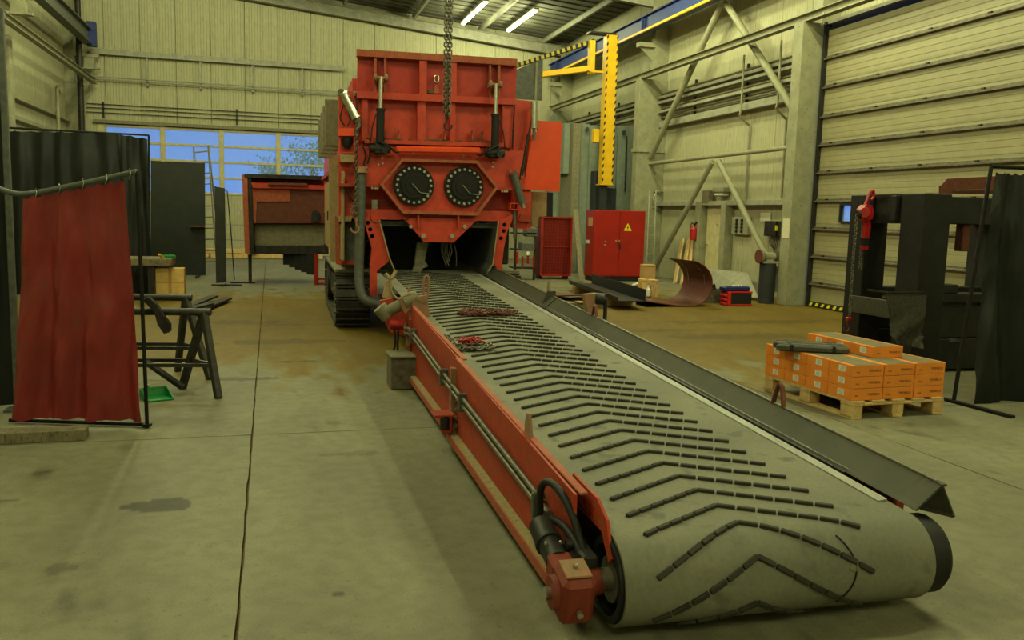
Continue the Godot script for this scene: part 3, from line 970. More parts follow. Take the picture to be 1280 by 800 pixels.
func ram(parent: Node, a: Vector3, b: Vector3, split: float, r: float, body: Material, rod: Material, called := "hydraulic_ram"):
	# a: rod eye, b: foot of the barrel
	var st := nb()
	var m := a.lerp(b, split)
	tube(st, m, b, r, r, 14)
	tube(st, m, m.lerp(b, 0.06), r * 1.18, r * 1.18, 14)
	tube(st, b.lerp(m, 0.05), b, r * 1.12, r * 1.12, 14)
	var o = part(called, st, body, parent)
	st = nb()
	tube(st, a, m, r * 0.52, r * 0.52, 12)
	part("rod", st, rod, o)
	return o

func build_shredder():
	var S = thing("shredder", "large red tracked shredder with two round bolted bearing caps on its end", "shredder", Vector3(2.25, 0, -11.2), -1.25)
	var st: SurfaceTool
	# ---- main body behind the end face
	st = nb()
	box(st, Vector3(-0.07, 2.12, -3.9), Vector3(2.5, 1.2, 6.6), Basis.IDENTITY, 0.02)
	part("body", st, M.red, S)
	for s in [-1, 1]:
		st = nb()
		box(st, Vector3(-0.07 + s * 1.03, 1.2, -3.6), Vector3(0.3, 0.66, 5.2), Basis.IDENTITY, 0.02)
		part("chassis_rail", st, M.dark_steel, S)
	for k in 3:      # doors along the left flank
		st = nb()
		box(st, Vector3(-1.345, 1.52, -0.95 - k * 1.9), Vector3(0.04, 1.15, 1.75), Basis.IDENTITY, 0.01)
		var dr = part("side_door", st, M.machine_beige, S)
		st = nb()
		box(st, Vector3(-1.375, 1.5, -0.25 - k * 1.9), Vector3(0.02, 0.16, 0.03))
		part("handle", st, M.dark_steel, dr)
	st = nb()
	box(st, Vector3(-1.36, 2.2, -3.4), Vector3(0.08, 0.06, 6.2))
	part("side_rail", st, M.frame_red, S)
	# ---- hopper above: floor, walls and the stepped grey panels on its flank
	st = nb()
	box(st, Vector3(-0.12, 2.95, -4.0), Vector3(2.1, 0.9, 6.0))
	part("hopper", st, M.red_dark, S)
	for k in 4:
		st = nb()
		var zz: float = [-0.75, -1.55, -2.45, -3.5][k]
		box(st, Vector3(-1.42, 2.76, zz), Vector3(0.26, 0.62, 0.12), Basis.IDENTITY, 0.01)
		part("flank_panel", st, M.dusty_grey, S)
	# ---- raised end flap
	plate("flap_sheet", v3([[243, 85], [968, 128], [960, 325], [240, 290]]), -0.12, 0.02, M.red_dark, S)
	plate("flap_top_channel", v3([[240, 77], [970, 122], [970, 153], [240, 108]]), 0.0, 0.12, M.red_dusty, S)
	plate("flap_hinge_channel", v3([[240, 268], [962, 303], [962, 331], [240, 300]]), 0.02, 0.14, M.red, S)
	for r in [[318, 330], [364, 374], [525, 558], [668, 694], [842, 851], [882, 892]]:
		var t0: float = 100 + (r[0] - 240) * 0.0603
		var b0: float = 274 + (r[0] - 240) * 0.05
		plate("flap_rib", v3([[r[0], t0], [r[1], t0 + 1], [r[1], b0 + 3], [r[0], b0]]), -0.02, 0.1, M.red if r[1] - r[0] > 15 else M.red_dusty, S)
	var eye := p3(603, 212, -0.06)
	st = nb()
	sweep(st, curve([eye + Vector3(0, 0.045, 0), eye + Vector3(0.028, 0.02, 0), eye + Vector3(0.02, -0.04, 0), eye + Vector3(-0.02, -0.04, 0), eye + Vector3(-0.028, 0.02, 0)], 3, true), 0.011, 6, true, Vector3.BACK)
	part("lifting_eye", st, M.bright_steel, S)
	plate("eye_bracket", v3([[588, 278], [597, 232], [609, 232], [616, 279]]), -0.08, 0.03, M.red_dusty, S)
	plate("eye_foot", v3([[560, 264], [592, 266], [592, 279], [560, 277]]), -0.09, 0.03, M.brown_dirt, S)
	# ---- lower hopper panel
	plate("hopper_sheet", v3([[245, 295], [958, 325], [950, 530], [250, 515]]), -0.13, 0.02, M.red, S)
	for r in [[262, 290], [515, 553], [663, 688], [903, 912]]:
		var t0: float = 298 + (r[0] - 240) * 0.04
		var b0: float = 494 + (r[0] - 240) * 0.03
		plate("hopper_rib", v3([[r[0], t0], [r[1], t0 + 1], [r[1], b0], [r[0], b0]]), -0.03, 0.1, M.red, S)
	plate("jamb", v3([[912, 318], [950, 320], [948, 528], [912, 525]]), -0.04, 0.1, M.red, S)
	# ledge with settled dirt
	st = nb()
	var la := p3(275, 497, 0.0)
	var lb := p3(905, 515, 0.0)
	beam(st, la + Vector3(0, 0, -0.03), lb + Vector3(0, 0, -0.03), 0.16, 0.05)
	var lg = part("ledge", st, M.red, S)
	st = nb()
	for k in 90:
		var t := rng.randf()
		var p := la.lerp(lb, t) + Vector3(0, 0.03, rng.randf_range(-0.1, 0.03))
		if absf(fposmod(t * 3.0, 1.0) - 0.4) < 0.25 or rng.randf() < 0.3:
			var s := rng.randf_range(0.012, 0.04)
			box(st, p + Vector3(0, s * 0.2, 0), Vector3(s * 2.4, s * 0.8, s), Basis(Vector3.UP, rng.randf() * 3.0), s * 0.2)
	var dirt = part("settled_dirt", st, M.brown_dirt, lg)
	dirt.set_meta("kind", "stuff")
	for x in [375, 432, 640, 765, 812]:
		var q := p3(x, 490, 0.0)
		st = nb()
		prism(st, [Vector2(q.x - 0.012, q.y), Vector2(q.x + 0.012, q.y), Vector2(q.x, q.y + 0.12)], 0.02, -0.1)
		part("gusset", st, M.red_dusty, lg)
	st = nb()
	beam(st, p3(415, 533, 0.10), p3(803, 540, 0.10), 0.06, 0.085, 0.02)
	part("guard_bar", st, M.orange_red, S)
	# ---- end face with the hexagonal bearing housing
	plate("end_face", v3([[245, 515], [1002, 540], [1002, 716], [885, 716], [885, 700], [345, 688], [345, 698], [245, 696]]), -0.02, 0.06, M.red, S)
	plate("end_face_back", v3([[250, 640], [1000, 650], [1000, 850], [250, 840]]), -0.3, 0.05, M.red_dark, S)
	plate("flange", v3([[160, 688], [352, 690], [352, 704], [160, 702]]), 0.04, 0.2, M.frame_red, S)
	plate("flange", v3([[876, 706], [945, 708], [945, 720], [876, 718]]), 0.04, 0.2, M.frame_red, S)
	var hexa := [[445, 575], [790, 585], [885, 705], [790, 835], [450, 825], [345, 692]]
	var hin := [[450, 588], [783, 597], [870, 706], [783, 820], [457, 811], [361, 693]]
	st = nb()
	for i in 6:
		var j := (i + 1) % 6
		var q := [p3(hexa[i][0], hexa[i][1], 0.14), p3(hexa[j][0], hexa[j][1], 0.14), p3(hin[j][0], hin[j][1], 0.14), p3(hin[i][0], hin[i][1], 0.14)]
		prism(st, [Vector2(q[0].x, q[0].y), Vector2(q[1].x, q[1].y), Vector2(q[2].x, q[2].y), Vector2(q[3].x, q[3].y)], 0.14, -0.06)
	var hx = part("bearing_housing", st, M.red_dusty, S)
	plate("housing_plate", v3(hexa), 0.0, 0.05, M.red, hx)
	for c in [[500, 697], [728, 703]]:
		var p := p3(c[0], c[1], 0.06)
		st = nb()
		tube(st, p + Vector3(0, 0, -0.08), p, 0.262, 0.262, 40)
		tube(st, p, p + Vector3(0, 0, 0.018), 0.175, 0.17, 32)
		tube(st, p, p + Vector3(0, 0, 0.026), 0.12, 0.115, 32)
		var cap = part("bearing_cap", st, M.dark_cap, S)
		for k in 20:
			var a := TAU * k / 20.0
			bolt(cap, p + Vector3(cos(a) * 0.222, sin(a) * 0.222, 0.012), 0.019)
		st = nb()
		sweep(st, curve([p + Vector3(-0.03, 0.02, 0.035), p + Vector3(0.02, -0.03, 0.05), p + Vector3(0.08, -0.09, 0.04), p + Vector3(0.21, -0.1, 0.02)], 4), 0.005, 5)
		part("sensor_wire", st, M.skirt_rub, cap)
	for b in [[355, 573], [357, 597], [338, 602], [495, 555], [725, 565], [857, 575], [857, 592], [857, 613], [310, 709], [325, 710], [335, 710], [900, 724], [912, 724], [922, 724]]:
		bolt(S, p3(b[0], b[1], 0.045 if b[1] > 700 else -0.012), 0.016)
	# ---- below: cross member, tapered plate, legs, chute
	plate("cross_member", v4([[268, 150], [948, 160], [948, 206], [268, 196]]), -0.02, 0.1, M.red, S)
	var tp = plate("tapered_plate", v4([[440, 190], [800, 196], [780, 205], [680, 302], [545, 300], [462, 200]]), 0.06, 0.05, M.red, S)
	for b in [[485, 230, 0.026], [542, 272, 0.036], [730, 230, 0.03], [672, 273, 0.036]]:
		bolt(tp, p4(b[0], b[1], 0.07), b[2])
	for x in [520, 702]:
		plate("gusset", v4([[x - 4, 178], [x + 4, 178], [x + 4, 235], [x - 4, 235]]), 0.12, 0.06, M.red, tp)
	for lg2 in [[[270, 190], [345, 200], [350, 230], [386, 365], [386, 388], [332, 430], [332, 545], [300, 545], [300, 400], [308, 330]], [[948, 172], [884, 204], [882, 230], [860, 395], [895, 445], [908, 330], [925, 250], [948, 195]]]:
		var hs: Array = [[291, 213], [301, 243], [310, 273]] if lg2[0][0] < 500 else [[911, 222], [908, 250], [895, 283]]
		var pl := PackedVector2Array()
		for p in v4(lg2):
			var q := lz(p.x, p.y, 0.03)
			pl.append(Vector2(q.x, q.y))
		var cg := CSGPolygon3D.new()          # a plate with three holes bored through it
		cg.name = "chute_leg"
		cg.polygon = pl
		cg.mode = CSGPolygon3D.MODE_DEPTH
		cg.depth = 0.08
		cg.position.z = 0.03
		cg.material = M.red
		for h in hs:
			var q := p4(h[0], h[1], 0.03)
			var cy := CSGCylinder3D.new()
			cy.operation = CSGShape3D.OPERATION_SUBTRACTION
			cy.radius = 0.028
			cy.height = 0.4
			cy.sides = 16
			cy.rotation_degrees.x = 90
			cy.position = Vector3(q.x, q.y, -0.04)
			cy.material = M.red
			cg.add_child(cy, true)
		S.add_child(cg, true)
	# chute walls, running back under the machine
	for w in [[[342, 198], [387, 370], [412, 430], [398, 470]], [[884, 204], [858, 400], [836, 432], [836, 492]]]:
		st = nb()
		for k in 3:
			var a := p4(w[k][0], w[k][1], 0.06)
			var b := p4(w[k + 1][0], w[k + 1][1], 0.06)
			var e := 0.012 if w[0][0] < 500 else -0.012
			prism(st, [Vector2(a.x, a.y), Vector2(b.x, b.y), Vector2(b.x + e, b.y), Vector2(a.x + e, a.y)], 0.06, -4.2)
		part("chute_wall", st, M.hammer_grey, S)
		st = nb()
		var pts := []
		for k in 3: pts.append(p4(w[k][0], w[k][1], 0.065))
		for k in 2: beam(st, pts[k], pts[k + 1], 0.014, 0.014)
		part("chute_edge", st, M.machine_beige, S)
	st = nb()
	box(st, Vector3(-0.1, 1.44, -2.2), Vector3(1.7, 0.06, 4.0))
	box(st, Vector3(-0.1, 1.0, -4.2), Vector3(1.9, 1.0, 0.06))
	part("chute_roof", st, M.hammer_grey, S)
	plate("chute_skirt", v4([[836, 432], [880, 432], [880, 505], [836, 500]]), 0.04, 0.1, M.hammer_grey, S)
	# scraper arm and loose wire hanging in the opening
	st = nb()
	prism(st, [p4(515, 300, -0.3), p4(568, 300, -0.3), p4(548, 385, -0.3), p4(565, 410, -0.3), p4(540, 420, -0.3), p4(508, 478, -0.3), p4(478, 478, -0.3), p4(505, 400, -0.3)], -0.3, -0.4)
	part("scraper_arm", st, M.dusty_grey, S)
	st = nb()
	for k in 7:
		var a := p4(625 + k * 9, 305, -0.5)
		sweep(st, curve([a, a + Vector3(rng.randf_range(-0.04, 0.04), -0.12, 0.02), a + Vector3(rng.randf_range(-0.08, 0.1), -0.2 - rng.randf() * 0.16, 0.0)], 3), 0.006, 5)
	part("loose_wire", st, M.dusty_grey, S)
	# ---- corner posts
	plate("corner_post", v3([[158, 268], [240, 268], [247, 520], [247, 700], [160, 700]]), -0.16, 0.2, M.red, S)
	plate("corner_post", v4([[160, 40], [247, 42], [247, 195], [160, 195]]), -0.18, 0.2, M.red, S)
	plate("corner_post", v3([[953, 305], [1036, 315], [1030, 700], [1030, 900], [953, 890]]), -0.16, 0.2, M.red, S)
	for q in [[[239, 278], [245, 480]], [[956, 338], [946, 528]]]:  # thin black line drawn down the edge of each corner post
		st = nb()
		tube(st, p3(q[0][0], q[0][1], 0.0), p3(q[1][0], q[1][1], 0.0), 0.011, 0.011, 6)
		part("edge_line", st, M.rubber_black, S)
	plate("lamp_hood", v3([[156, 437], [228, 437], [230, 472], [158, 472]]), 0.06, 0.16, M.orange_red, S)
	st = nb()
	var lp := p3(196, 498, -0.04)
	tube(st, lp + Vector3(0, 0.05, 0), lp + Vector3(0, -0.03, 0), 0.07, 0.07, 14)
	tube(st, lp + Vector3(0, -0.03, 0), lp + Vector3(0, -0.09, 0), 0.07, 0.03, 14)
	part("work_lamp", st, M.dark_steel, S)
	st = nb()
	for x in [162, 230]:
		beam(st, p3(x, 470, 0.0), p3(x, 590, 0.0), 0.02, 0.02)
	beam(st, p3(158, 548, 0.0), p3(232, 548, 0.0), 0.02, 0.02)
	part("lamp_guard", st, M.red, S)
	plate("lamp_shelf", v3([[162, 556], [232, 560], [226, 592], [165, 590]]), 0.02, 0.18, M.machine_beige, S)
	plate("post_cap", v4([[155, 182], [220, 184], [214, 206], [160, 206]]), -0.1, 0.2, M.machine_beige, S)
	plate("belly_plate", v4([[160, 206], [245, 206], [238, 385], [166, 385]]), -0.35, 0.03, M.hammer_grey, S)
	plate("belly_edge", v4([[160, 385], [240, 385], [240, 402], [160, 402]]), -0.33, 0.08, M.red, S)
	plate("flank_edge", v4([[112, -80], [158, -100], [158, 200], [160, 400], [118, 385]]), -0.5, 0.06, M.machine_beige, S)
	plate("flank_edge_strip", v4([[140, 180], [160, 190], [163, 405], [146, 400]]), -0.46, 0.05, M.red_dusty, S)
	# ---- right-hand door standing open, and what shows under it
	plate("open_door", v3([[1062, 403], [1173, 408], [1160, 726], [998, 714], [1032, 470], [1060, 450]]), -0.08, 0.045, M.orange_red, S)
	plate("door_lug", v3([[1118, 405], [1122, 380], [1138, 368], [1154, 382], [1156, 408]]), -0.1, 0.03, M.green_grey, S)
	plate("filter_box", v4([[1035, 72], [1104, 74], [1102, 182], [1068, 184], [1060, 232], [1035, 232]]), -0.5, 0.4, M.machine_beige, S)
	plate("filter_side", v4([[1104, 74], [1132, 76], [1130, 186], [1102, 182]]), -0.52, 0.3, M.black, S)
	plate("right_box", v4([[975, 70], [1032, 72], [1032, 190], [1026, 208], [968, 205]]), -0.12, 0.3, M.red, S)
	plate("right_box_foot", v4([[985, 175], [1030, 178], [1032, 210], [975, 205]]), -0.08, 0.2, M.frame_red, S)
	st = nb()
	var sq := p4(948, 138, 0.0)
	for s in [-1, 1]:
		box(st, sq + Vector3(s * 0.05, 0, 0.02), Vector3(0.012, 0.09, 0.14))
		box(st, sq + Vector3(0, s * 0.04, 0.02), Vector3(0.1, 0.012, 0.14))
	part("square_socket", st, M.red, S)
	plate("grey_hopper_plate", v3([[964, 172], [1086, 122], [1082, 310], [958, 302]]), -0.7, 0.05, M.hammer_grey, S)
	plate("grey_plate_edge", v3([[1054, 140], [1062, 136], [1058, 310], [1048, 310]]), -0.68, 0.03, M.column, S)
	# ---- hydraulics on the end
	for r in [[350, 208, 346, 505], [872, 238, 868, 525]]:
		var a := p3(r[0], r[1], 0.14)
		var b := p3(r[2], r[3], 0.14)
		ram(S, a, b, 0.47, 0.052, M.rubber_black, M.bright_steel, "flap_ram")
		st = nb()
		for s in [-1, 1]:
			tube(st, a + Vector3(s * 0.05, 0.005, -0.03), a + Vector3(s * 0.085, 0.005, -0.03), 0.045, 0.045, 14)
			beam(st, a + Vector3(s * 0.06, 0, -0.03), a + Vector3(s * 0.06, 0, -0.2), 0.03, 0.06)
		tube(st, a + Vector3(-0.09, 0, -0.02), a + Vector3(0.09, 0, -0.02), 0.02, 0.02, 10)
		part("pin_boss", st, M.dusty_pink, S)
		st = nb()
		tube(st, b + Vector3(-0.13, -0.07, -0.02), b + Vector3(0.13, -0.07, -0.02), 0.05, 0.05, 12)
		box(st, b + Vector3(0, -0.06, -0.05), Vector3(0.16, 0.16, 0.14), Basis.IDENTITY, 0.02)
		tube(st, b + Vector3(0.05, -0.09, 0.0), b + Vector3(0.05, -0.09, 0.07), 0.05, 0.04, 12)
		part("ram_foot", st, M.dark_steel, S)
		st = nb()
		var sg := 1.0 if r[0] < 500 else -1.0
		sweep(st, curve([b + Vector3(-0.02 * sg, 0.02, 0.06), b + Vector3(0.1 * sg, -0.04, 0.09), b + Vector3(0.18 * sg, -0.1, 0.03), b + Vector3(0.24 * sg, -0.1, -0.02)], 4), 0.014, 6)
		part("ram_hose", st, M.rubber_black, S)
		st = nb()
		sweep(st, curve([a + Vector3(-0.06 * sg, -0.45, 0.0), b + Vector3(-0.1 * sg, 0.2, 0.02), b + Vector3(-0.13 * sg, 0.0, 0.03), b + Vector3(-0.2 * sg, -0.03, -0.05)], 4), 0.009, 6)
		part("ram_hose", st, M.rubber_black, S)
	ram(S, p3(240, 400, 0.02), p3(176, 275, 0.02), 0.06, 0.06, M.bright_steel, M.worn_steel, "side_ram")
	st = nb()
	box(st, p3(240, 400, 0.0), Vector3(0.09, 0.09, 0.08), Basis(Vector3.BACK, 0.5), 0.015)
	part("ram_linkage", st, M.worn_steel, S)
	st = nb()
	sweep(st, curve([p3(246, 405, 0.02), p3(252, 425, 0.02), p3(238, 445, 0.02), p3(238, 470, 0.02)], 4), 0.022, 7)
	part("ram_link_rod", st, M.worn_steel, S)
	st = nb()
	tube(st, p3(168, 272, -0.1), p3(168, 272, 0.05), 0.04, 0.04, 10)
	part("ram_pin", st, M.worn_steel, S)
	for q in [[242, 285], [945, 322]]:
		st = nb()
		box(st, p3(q[0], q[1], -0.06), Vector3(0.1, 0.07, 0.1), Basis.IDENTITY, 0.015)
		part("hinge_block", st, M.worn_steel, S)
	ram(S, p3(1045, 490, 0.0), p3(1045, 315, 0.0), 0.3, 0.045, M.bright_steel, M.worn_steel, "side_ram")
	st = nb()
	tube(st, p3(1020, 462, -0.02), p3(995, 625, -0.02), 0.022, 0.022, 8)
	tube(st, p3(1032, 400, -0.02), p3(1020, 465, -0.02), 0.009, 0.009, 6)
	tube(st, p3(995, 615, -0.02), p3(985, 665, -0.02), 0.03, 0.02, 8)
	part("tie_rod", st, M.dark_steel, S)
	ram(S, p3(998, 800, 0.04), p3(950, 640, 0.04), 0.12, 0.052, M.hammer_grey, M.bright_steel, "lower_ram")
	st = nb()
	for q in [[938, 632], [966, 632], [990, 660]]: tube(st, p3(q[0], q[1] + 6, 0.03), p3(q[0] - 2, q[1] - 8, 0.03), 0.018, 0.012, 7)
	part("ram_fitting", st, M.dusty_pink, S)
	st = nb()
	tube(st, p4(955, 160, 0.0), p4(957, 285, 0.0), 0.028, 0.02, 8)
	part("stay_rod", st, M.worn_steel, S)
	# thick hose and ram barrel on the left
	st = nb()
	sweep(st, curve([p3(258, 628, 0.06), p3(258, 780, 0.06), p4(254, 250, 0.06), p4(250, 420, 0.08), p4(254, 505, 0.12), p4(275, 560, 0.16), p4(345, 585, 0.2)], 6), 0.062, 10)
	part("lift_hose", st, M.hammer_grey, S)
	st = nb()
	tube(st, p3(262, 640, 0.08), p3(262, 612, 0.08), 0.075, 0.05, 12)
	tube(st, p3(275, 622, 0.05), p3(288, 616, 0.05), 0.03, 0.02, 8)
	part("hose_head", st, M.dusty_pink, S)
	st = nb()
	for k in [[[195, 675], [190, 700], [205, 740], [225, 775]], [[268, 520], [280, 560], [272, 600], [280, 615]], [[300, 505], [298, 560], [288, 600]], [[180, 330], [165, 390], [185, 425]], [[200, 360], [210, 400], [195, 430]]]:
		var pts := []
		for q in k: pts.append(p3(q[0], q[1], 0.02))
		sweep(st, curve(pts, 4), 0.011, 6)
	part("thin_hose", st, M.rubber_black, S)
	st = nb()
	chain(st, [p3(240, 430, 0.1), p3(236, 640, 0.1), p4(232, 130, 0.12), p4(236, 195, 0.12)], 0.055, 0.04, 0.006)
	chain(st, [p4(222, 130, 0.12), p4(215, 165, 0.12), p4(232, 185, 0.12), p4(245, 150, 0.12), p4(238, 120, 0.12)], 0.055, 0.04, 0.006)
	var ch = part("lashing_chain", st, M.worn_steel, S)
	st = nb()
	hook(st, p4(238, 195, 0.13), 0.19)
	part("hook", st, M.dusty_pink, ch)
	plate("valve_box", v4([[308, 108], [334, 108], [334, 150], [308, 150]]), -0.1, 0.06, M.skirt_rub, S)
	st = nb()
	for k in [[[334, 115], [370, 112], [410, 128]], [[334, 138], [380, 138], [425, 155]], [[345, 210], [390, 226], [430, 222], [490, 182]], [[780, 205], [820, 230], [870, 238]], [[300, 150], [305, 200], [330, 215]], [[275, 320], [282, 300], [300, 285]]]:
		var pts := []
		for q in k: pts.append(p4(q[0], q[1], 0.075))
		sweep(st, curve(pts, 4), 0.006, 5)
	part("cable", st, M.rubber_black, S)
	# ---- crawler tracks: frame, idler and every shoe
	for side in [-1, 1]:
		var xc: float = -0.12 + side * 1.07
		st = nb()
		box(st, Vector3(xc, 0.4, -2.3), Vector3(0.3, 0.34, 3.3), Basis.IDENTITY, 0.02)
		tube(st, Vector3(xc - 0.2, 0.4, -0.72), Vector3(xc + 0.2, 0.4, -0.72), 0.3, 0.3, 24)
		tube(st, Vector3(xc - 0.2, 0.4, -3.9), Vector3(xc + 0.2, 0.4, -3.9), 0.3, 0.3, 24)
		tube(st, Vector3(xc - 0.23, 0.4, -0.72), Vector3(xc + 0.23, 0.4, -0.72), 0.12, 0.12, 16)
		var tf = part("track_frame", st, M.track_steel, S)
		st = nb()
		box(st, Vector3(xc - side * 0.02, 0.78, -2.2), Vector3(0.5, 0.05, 3.2), Basis.IDENTITY, 0.01)
		part("track_guard", st, M.dusty_grey, S)
		var R := 0.355
		var L := 3.18
		var total := 2 * L + TAU * R
		var n := 54
		if not meshes.has("shoe"):
			st = nb()
			box(st, Vector3.ZERO, Vector3(0.46, 0.02, total / n - 0.012), Basis.IDENTITY, 0.004)
			box(st, Vector3(0, 0.022, 0.03), Vector3(0.46, 0.028, 0.014), Basis.IDENTITY, 0.004)
			st.generate_normals()
			meshes.shoe = st.commit()
		for k in n:
			var s := total * k / n
			var p: Vector3
			var ang: float
			if s < L: p = Vector3(xc, 0.4 + R, -3.9 + s); ang = 0.0
			elif s < L + PI * R:
				ang = (s - L) / R
				p = Vector3(xc, 0.4 + R * cos(ang), -0.72 + R * sin(ang))
			elif s < 2 * L + PI * R: p = Vector3(xc, 0.4 - R, -0.72 - (s - L - PI * R)); ang = PI
			else:
				ang = PI + (s - 2 * L - PI * R) / R
				p = Vector3(xc, 0.4 + R * cos(ang), -3.9 + R * sin(ang))
			inst("track_shoe", meshes.shoe, M.track_steel, tf, Transform3D(Basis(Vector3.RIGHT, ang), p))
		st = nb()
		for k in 16:
			var a := TAU * k / 16.0
			tube(st, Vector3(xc - 0.235, 0.4 + 0.2 * cos(a), -0.72 + 0.2 * sin(a)), Vector3(xc - 0.21, 0.4 + 0.2 * cos(a), -0.72 + 0.2 * sin(a)), 0.016, 0.016, 6)
		part("idler_bolt", st, M.dusty_grey, tf)

# ------------------------------------------------------------------ the discharge conveyor
const SLOPE := 0.044
const BELT_Y := 0.41
const DRUM_R := 0.178
const HEAD := 0.12          # where the belt begins to turn over the drum
func belt_pos(s: float) -> Array:        # s: metres along the belt, 0 over the drum, negative towards the machine; returns point, tangent, normal
	var tilt := atan(SLOPE)
	var n := Vector3(0, cos(tilt), sin(tilt))
	var t := Vector3(0, -sin(tilt), cos(tilt))
	if s <= HEAD: return [Vector3(0, BELT_Y, 0) + t * s, t, n]
	var c := Vector3(0, BELT_Y, 0) + t * HEAD - n * DRUM_R
	s -= HEAD
	var a := s / DRUM_R
	if a < PI:
		return [c + (n * cos(a) + t * sin(a)) * DRUM_R, t * cos(a) - n * sin(a), n * cos(a) + t * sin(a)]
	return [c - n * DRUM_R - t * (s - PI * DRUM_R), -t, -n]

func build_conveyor():
	var V = thing("conveyor", "long low discharge conveyor with chevron rubber belt leading from the shredder", "conveyor", Vector3(2.02, 0, -3.0), -1.25)
	var st := nb()
	# belt: one loop of rubber round the head drum, sagging flat in between
	var x0 := -0.78
	var x1 := 0.55
	var prev: Array = []
	var ss := [-8.9]
	for k in 40: ss.append(-8.7 + k * 0.22)
	ss.append(0.05)
	for k in 19: ss.append(HEAD + PI * DRUM_R * k / 18.0)
	for k in 30: ss.append(HEAD + PI * DRUM_R + 0.3 * (k + 1))
	for s in ss:
		var q := belt_pos(s)
		var p: Vector3 = q[0]
		var nn: Vector3 = q[2]
		var row := []
		for k in 9:
			var x := lerpf(x0, x1, k / 8.0)
			row.append([p + Vector3(x, 0, 0), p + Vector3(x, 0, 0) - nn * 0.012])
		if not prev.is_empty():
			st.set_smooth_group(1)
			for k in 8:
				quad(st, prev[k][0], row[k][0], row[k + 1][0], prev[k + 1][0])
				quad(st, prev[k + 1][1], row[k + 1][1], row[k][1], prev[k][1])
			st.set_smooth_group(-1)
			quad(st, prev[0][1], row[0][1], row[0][0], prev[0][0])
			quad(st, prev[8][0], row[8][0], row[8][1], prev[8][1])
		prev = row
	var belt = part("belt", st, M.rubber_belt, V)
	# the chevron ribs, each moulded in short blocks
	var s0 := -0.081 - 47 * 0.18
	while s0 < 1.0:
		st = nb()
		for side in [-1, 1]:
			var half := 0.42 if side < 0 else 0.50
			var n := 6 if side < 0 else 7
			for k in n:
				var u0 := half * (k + (0.0 if k == 0 else 0.05)) / n
				var u1 := half * (k + 0.95) / n
				var a := belt_pos(s0 + u0 * 0.55)
				var b := belt_pos(s0 + u1 * 0.55)
				var pa: Vector3 = a[0] + Vector3(-0.24 + side * u0, 0, 0) + a[2] * 0.005
				var pb: Vector3 = b[0] + Vector3(-0.24 + side * u1, 0, 0) + b[2] * 0.005
				beam(st, pa, pb, 0.022, 0.018, 0.003, a[2])
		part("chevron_rib", st, M.rubber_rib, belt)
		s0 += 0.18
	st = nb()        # belt joint: a stitched seam with a metal tag
	var seam := []
	for k in 12:
		var q := belt_pos(0.22 + k * 0.026)
		seam.append(q[0] + Vector3(0.13 + 0.05 * sin(k * 0.3), 0, 0) + q[2] * 0.002)
	sweep(st, curve(seam, 2), 0.0035, 5)
	part("belt_seam", st, M.rubber_black, belt)
	st = nb()
	var tq := belt_pos(0.35)
	lathe(st, [Vector2(0.0, 0.005), Vector2(0.016, 0.004), Vector2(0.02, 0.0)], 16, Transform3D(Basis(Vector3(1.3, 0, 0), tq[2], Vector3(1, 0, 0).cross(tq[2])), tq[0] + Vector3(0.175, 0, 0)))
	part("belt_tag", st, M.dusty_grey, belt)
	# head drum, proud of the belt on the right and open on the left
	var dc: Vector3 = belt_pos(HEAD)[0] - belt_pos(HEAD)[2] * DRUM_R
	st = nb()
	var ax := Basis(Vector3.BACK, -PI / 2)      # lathe axis (y) to +x
	var xf := Transform3D(ax, dc)
	lathe(st, [Vector2(0.05, -0.72), Vector2(0.135, -0.72), Vector2(0.135, -0.795), Vector2(0.163, -0.795), Vector2(0.163, 0.635), Vector2(0.15, 0.655), Vector2(0.0, 0.655)], 44, xf)
	var drum = part("head_drum", st, M.rubber_black, V)
	st = nb()
	tube(st, dc + Vector3(-1.0, 0, 0), dc + Vector3(-0.68, 0, 0), 0.045, 0.045, 14)
	tube(st, dc + Vector3(-0.78, 0, 0), dc + Vector3(-0.73, 0, 0), 0.09, 0.09, 16)
	part("drum_shaft", st, M.worn_steel, drum)
	# skirts beside the belt
	var n2: Vector3 = belt_pos(-1.0)[2]
	st = nb()        # right: rubbing strip, then a plate leaning outwards
	for seg in [[0.50, 0.004, 0.545, 0.01]]:
		var a: Vector3 = belt_pos(-8.4)[0]
		var b: Vector3 = belt_pos(-0.02)[0]
		quad(st, a + Vector3(seg[0], seg[1], 0), b + Vector3(seg[0], seg[1], 0), b + Vector3(seg[2], seg[3], 0), a + Vector3(seg[2], seg[3], 0))
		quad(st, a + Vector3(seg[2], seg[3] - 0.008, 0), b + Vector3(seg[2], seg[3] - 0.008, 0), b + Vector3(seg[0], seg[1] - 0.003, 0), a + Vector3(seg[0], seg[1] - 0.003, 0))
		quad(st, b + Vector3(seg[0], seg[1], 0), b + Vector3(seg[0], seg[1] - 0.003, 0), b + Vector3(seg[2], seg[3] - 0.008, 0), b + Vector3(seg[2], seg[3], 0))
	part("sealing_strip", st, M.skirt_rub, V)
	var secs := [[-8.2, -5.35], [-5.32, 0.12]]
	for q in secs:
		st = nb()
		var a: Vector3 = belt_pos(q[0])[0]
		var b: Vector3 = belt_pos(0.0)[0] + belt_pos(-0.01)[1] * q[1]
		var w := [Vector3(0.575, 0.012, 0), Vector3(0.60, 0.03, 0), Vector3(0.695, 0.115, 0)]
		for k in 2:
			quad(st, a + w[k], b + w[k], b + w[k + 1], a + w[k + 1])
			quad(st, a + w[k + 1] + Vector3(0.006, -0.006, 0), b + w[k + 1] + Vector3(0.006, -0.006, 0), b + w[k] + Vector3(0.006, -0.006, 0), a + w[k] + Vector3(0.006, -0.006, 0))
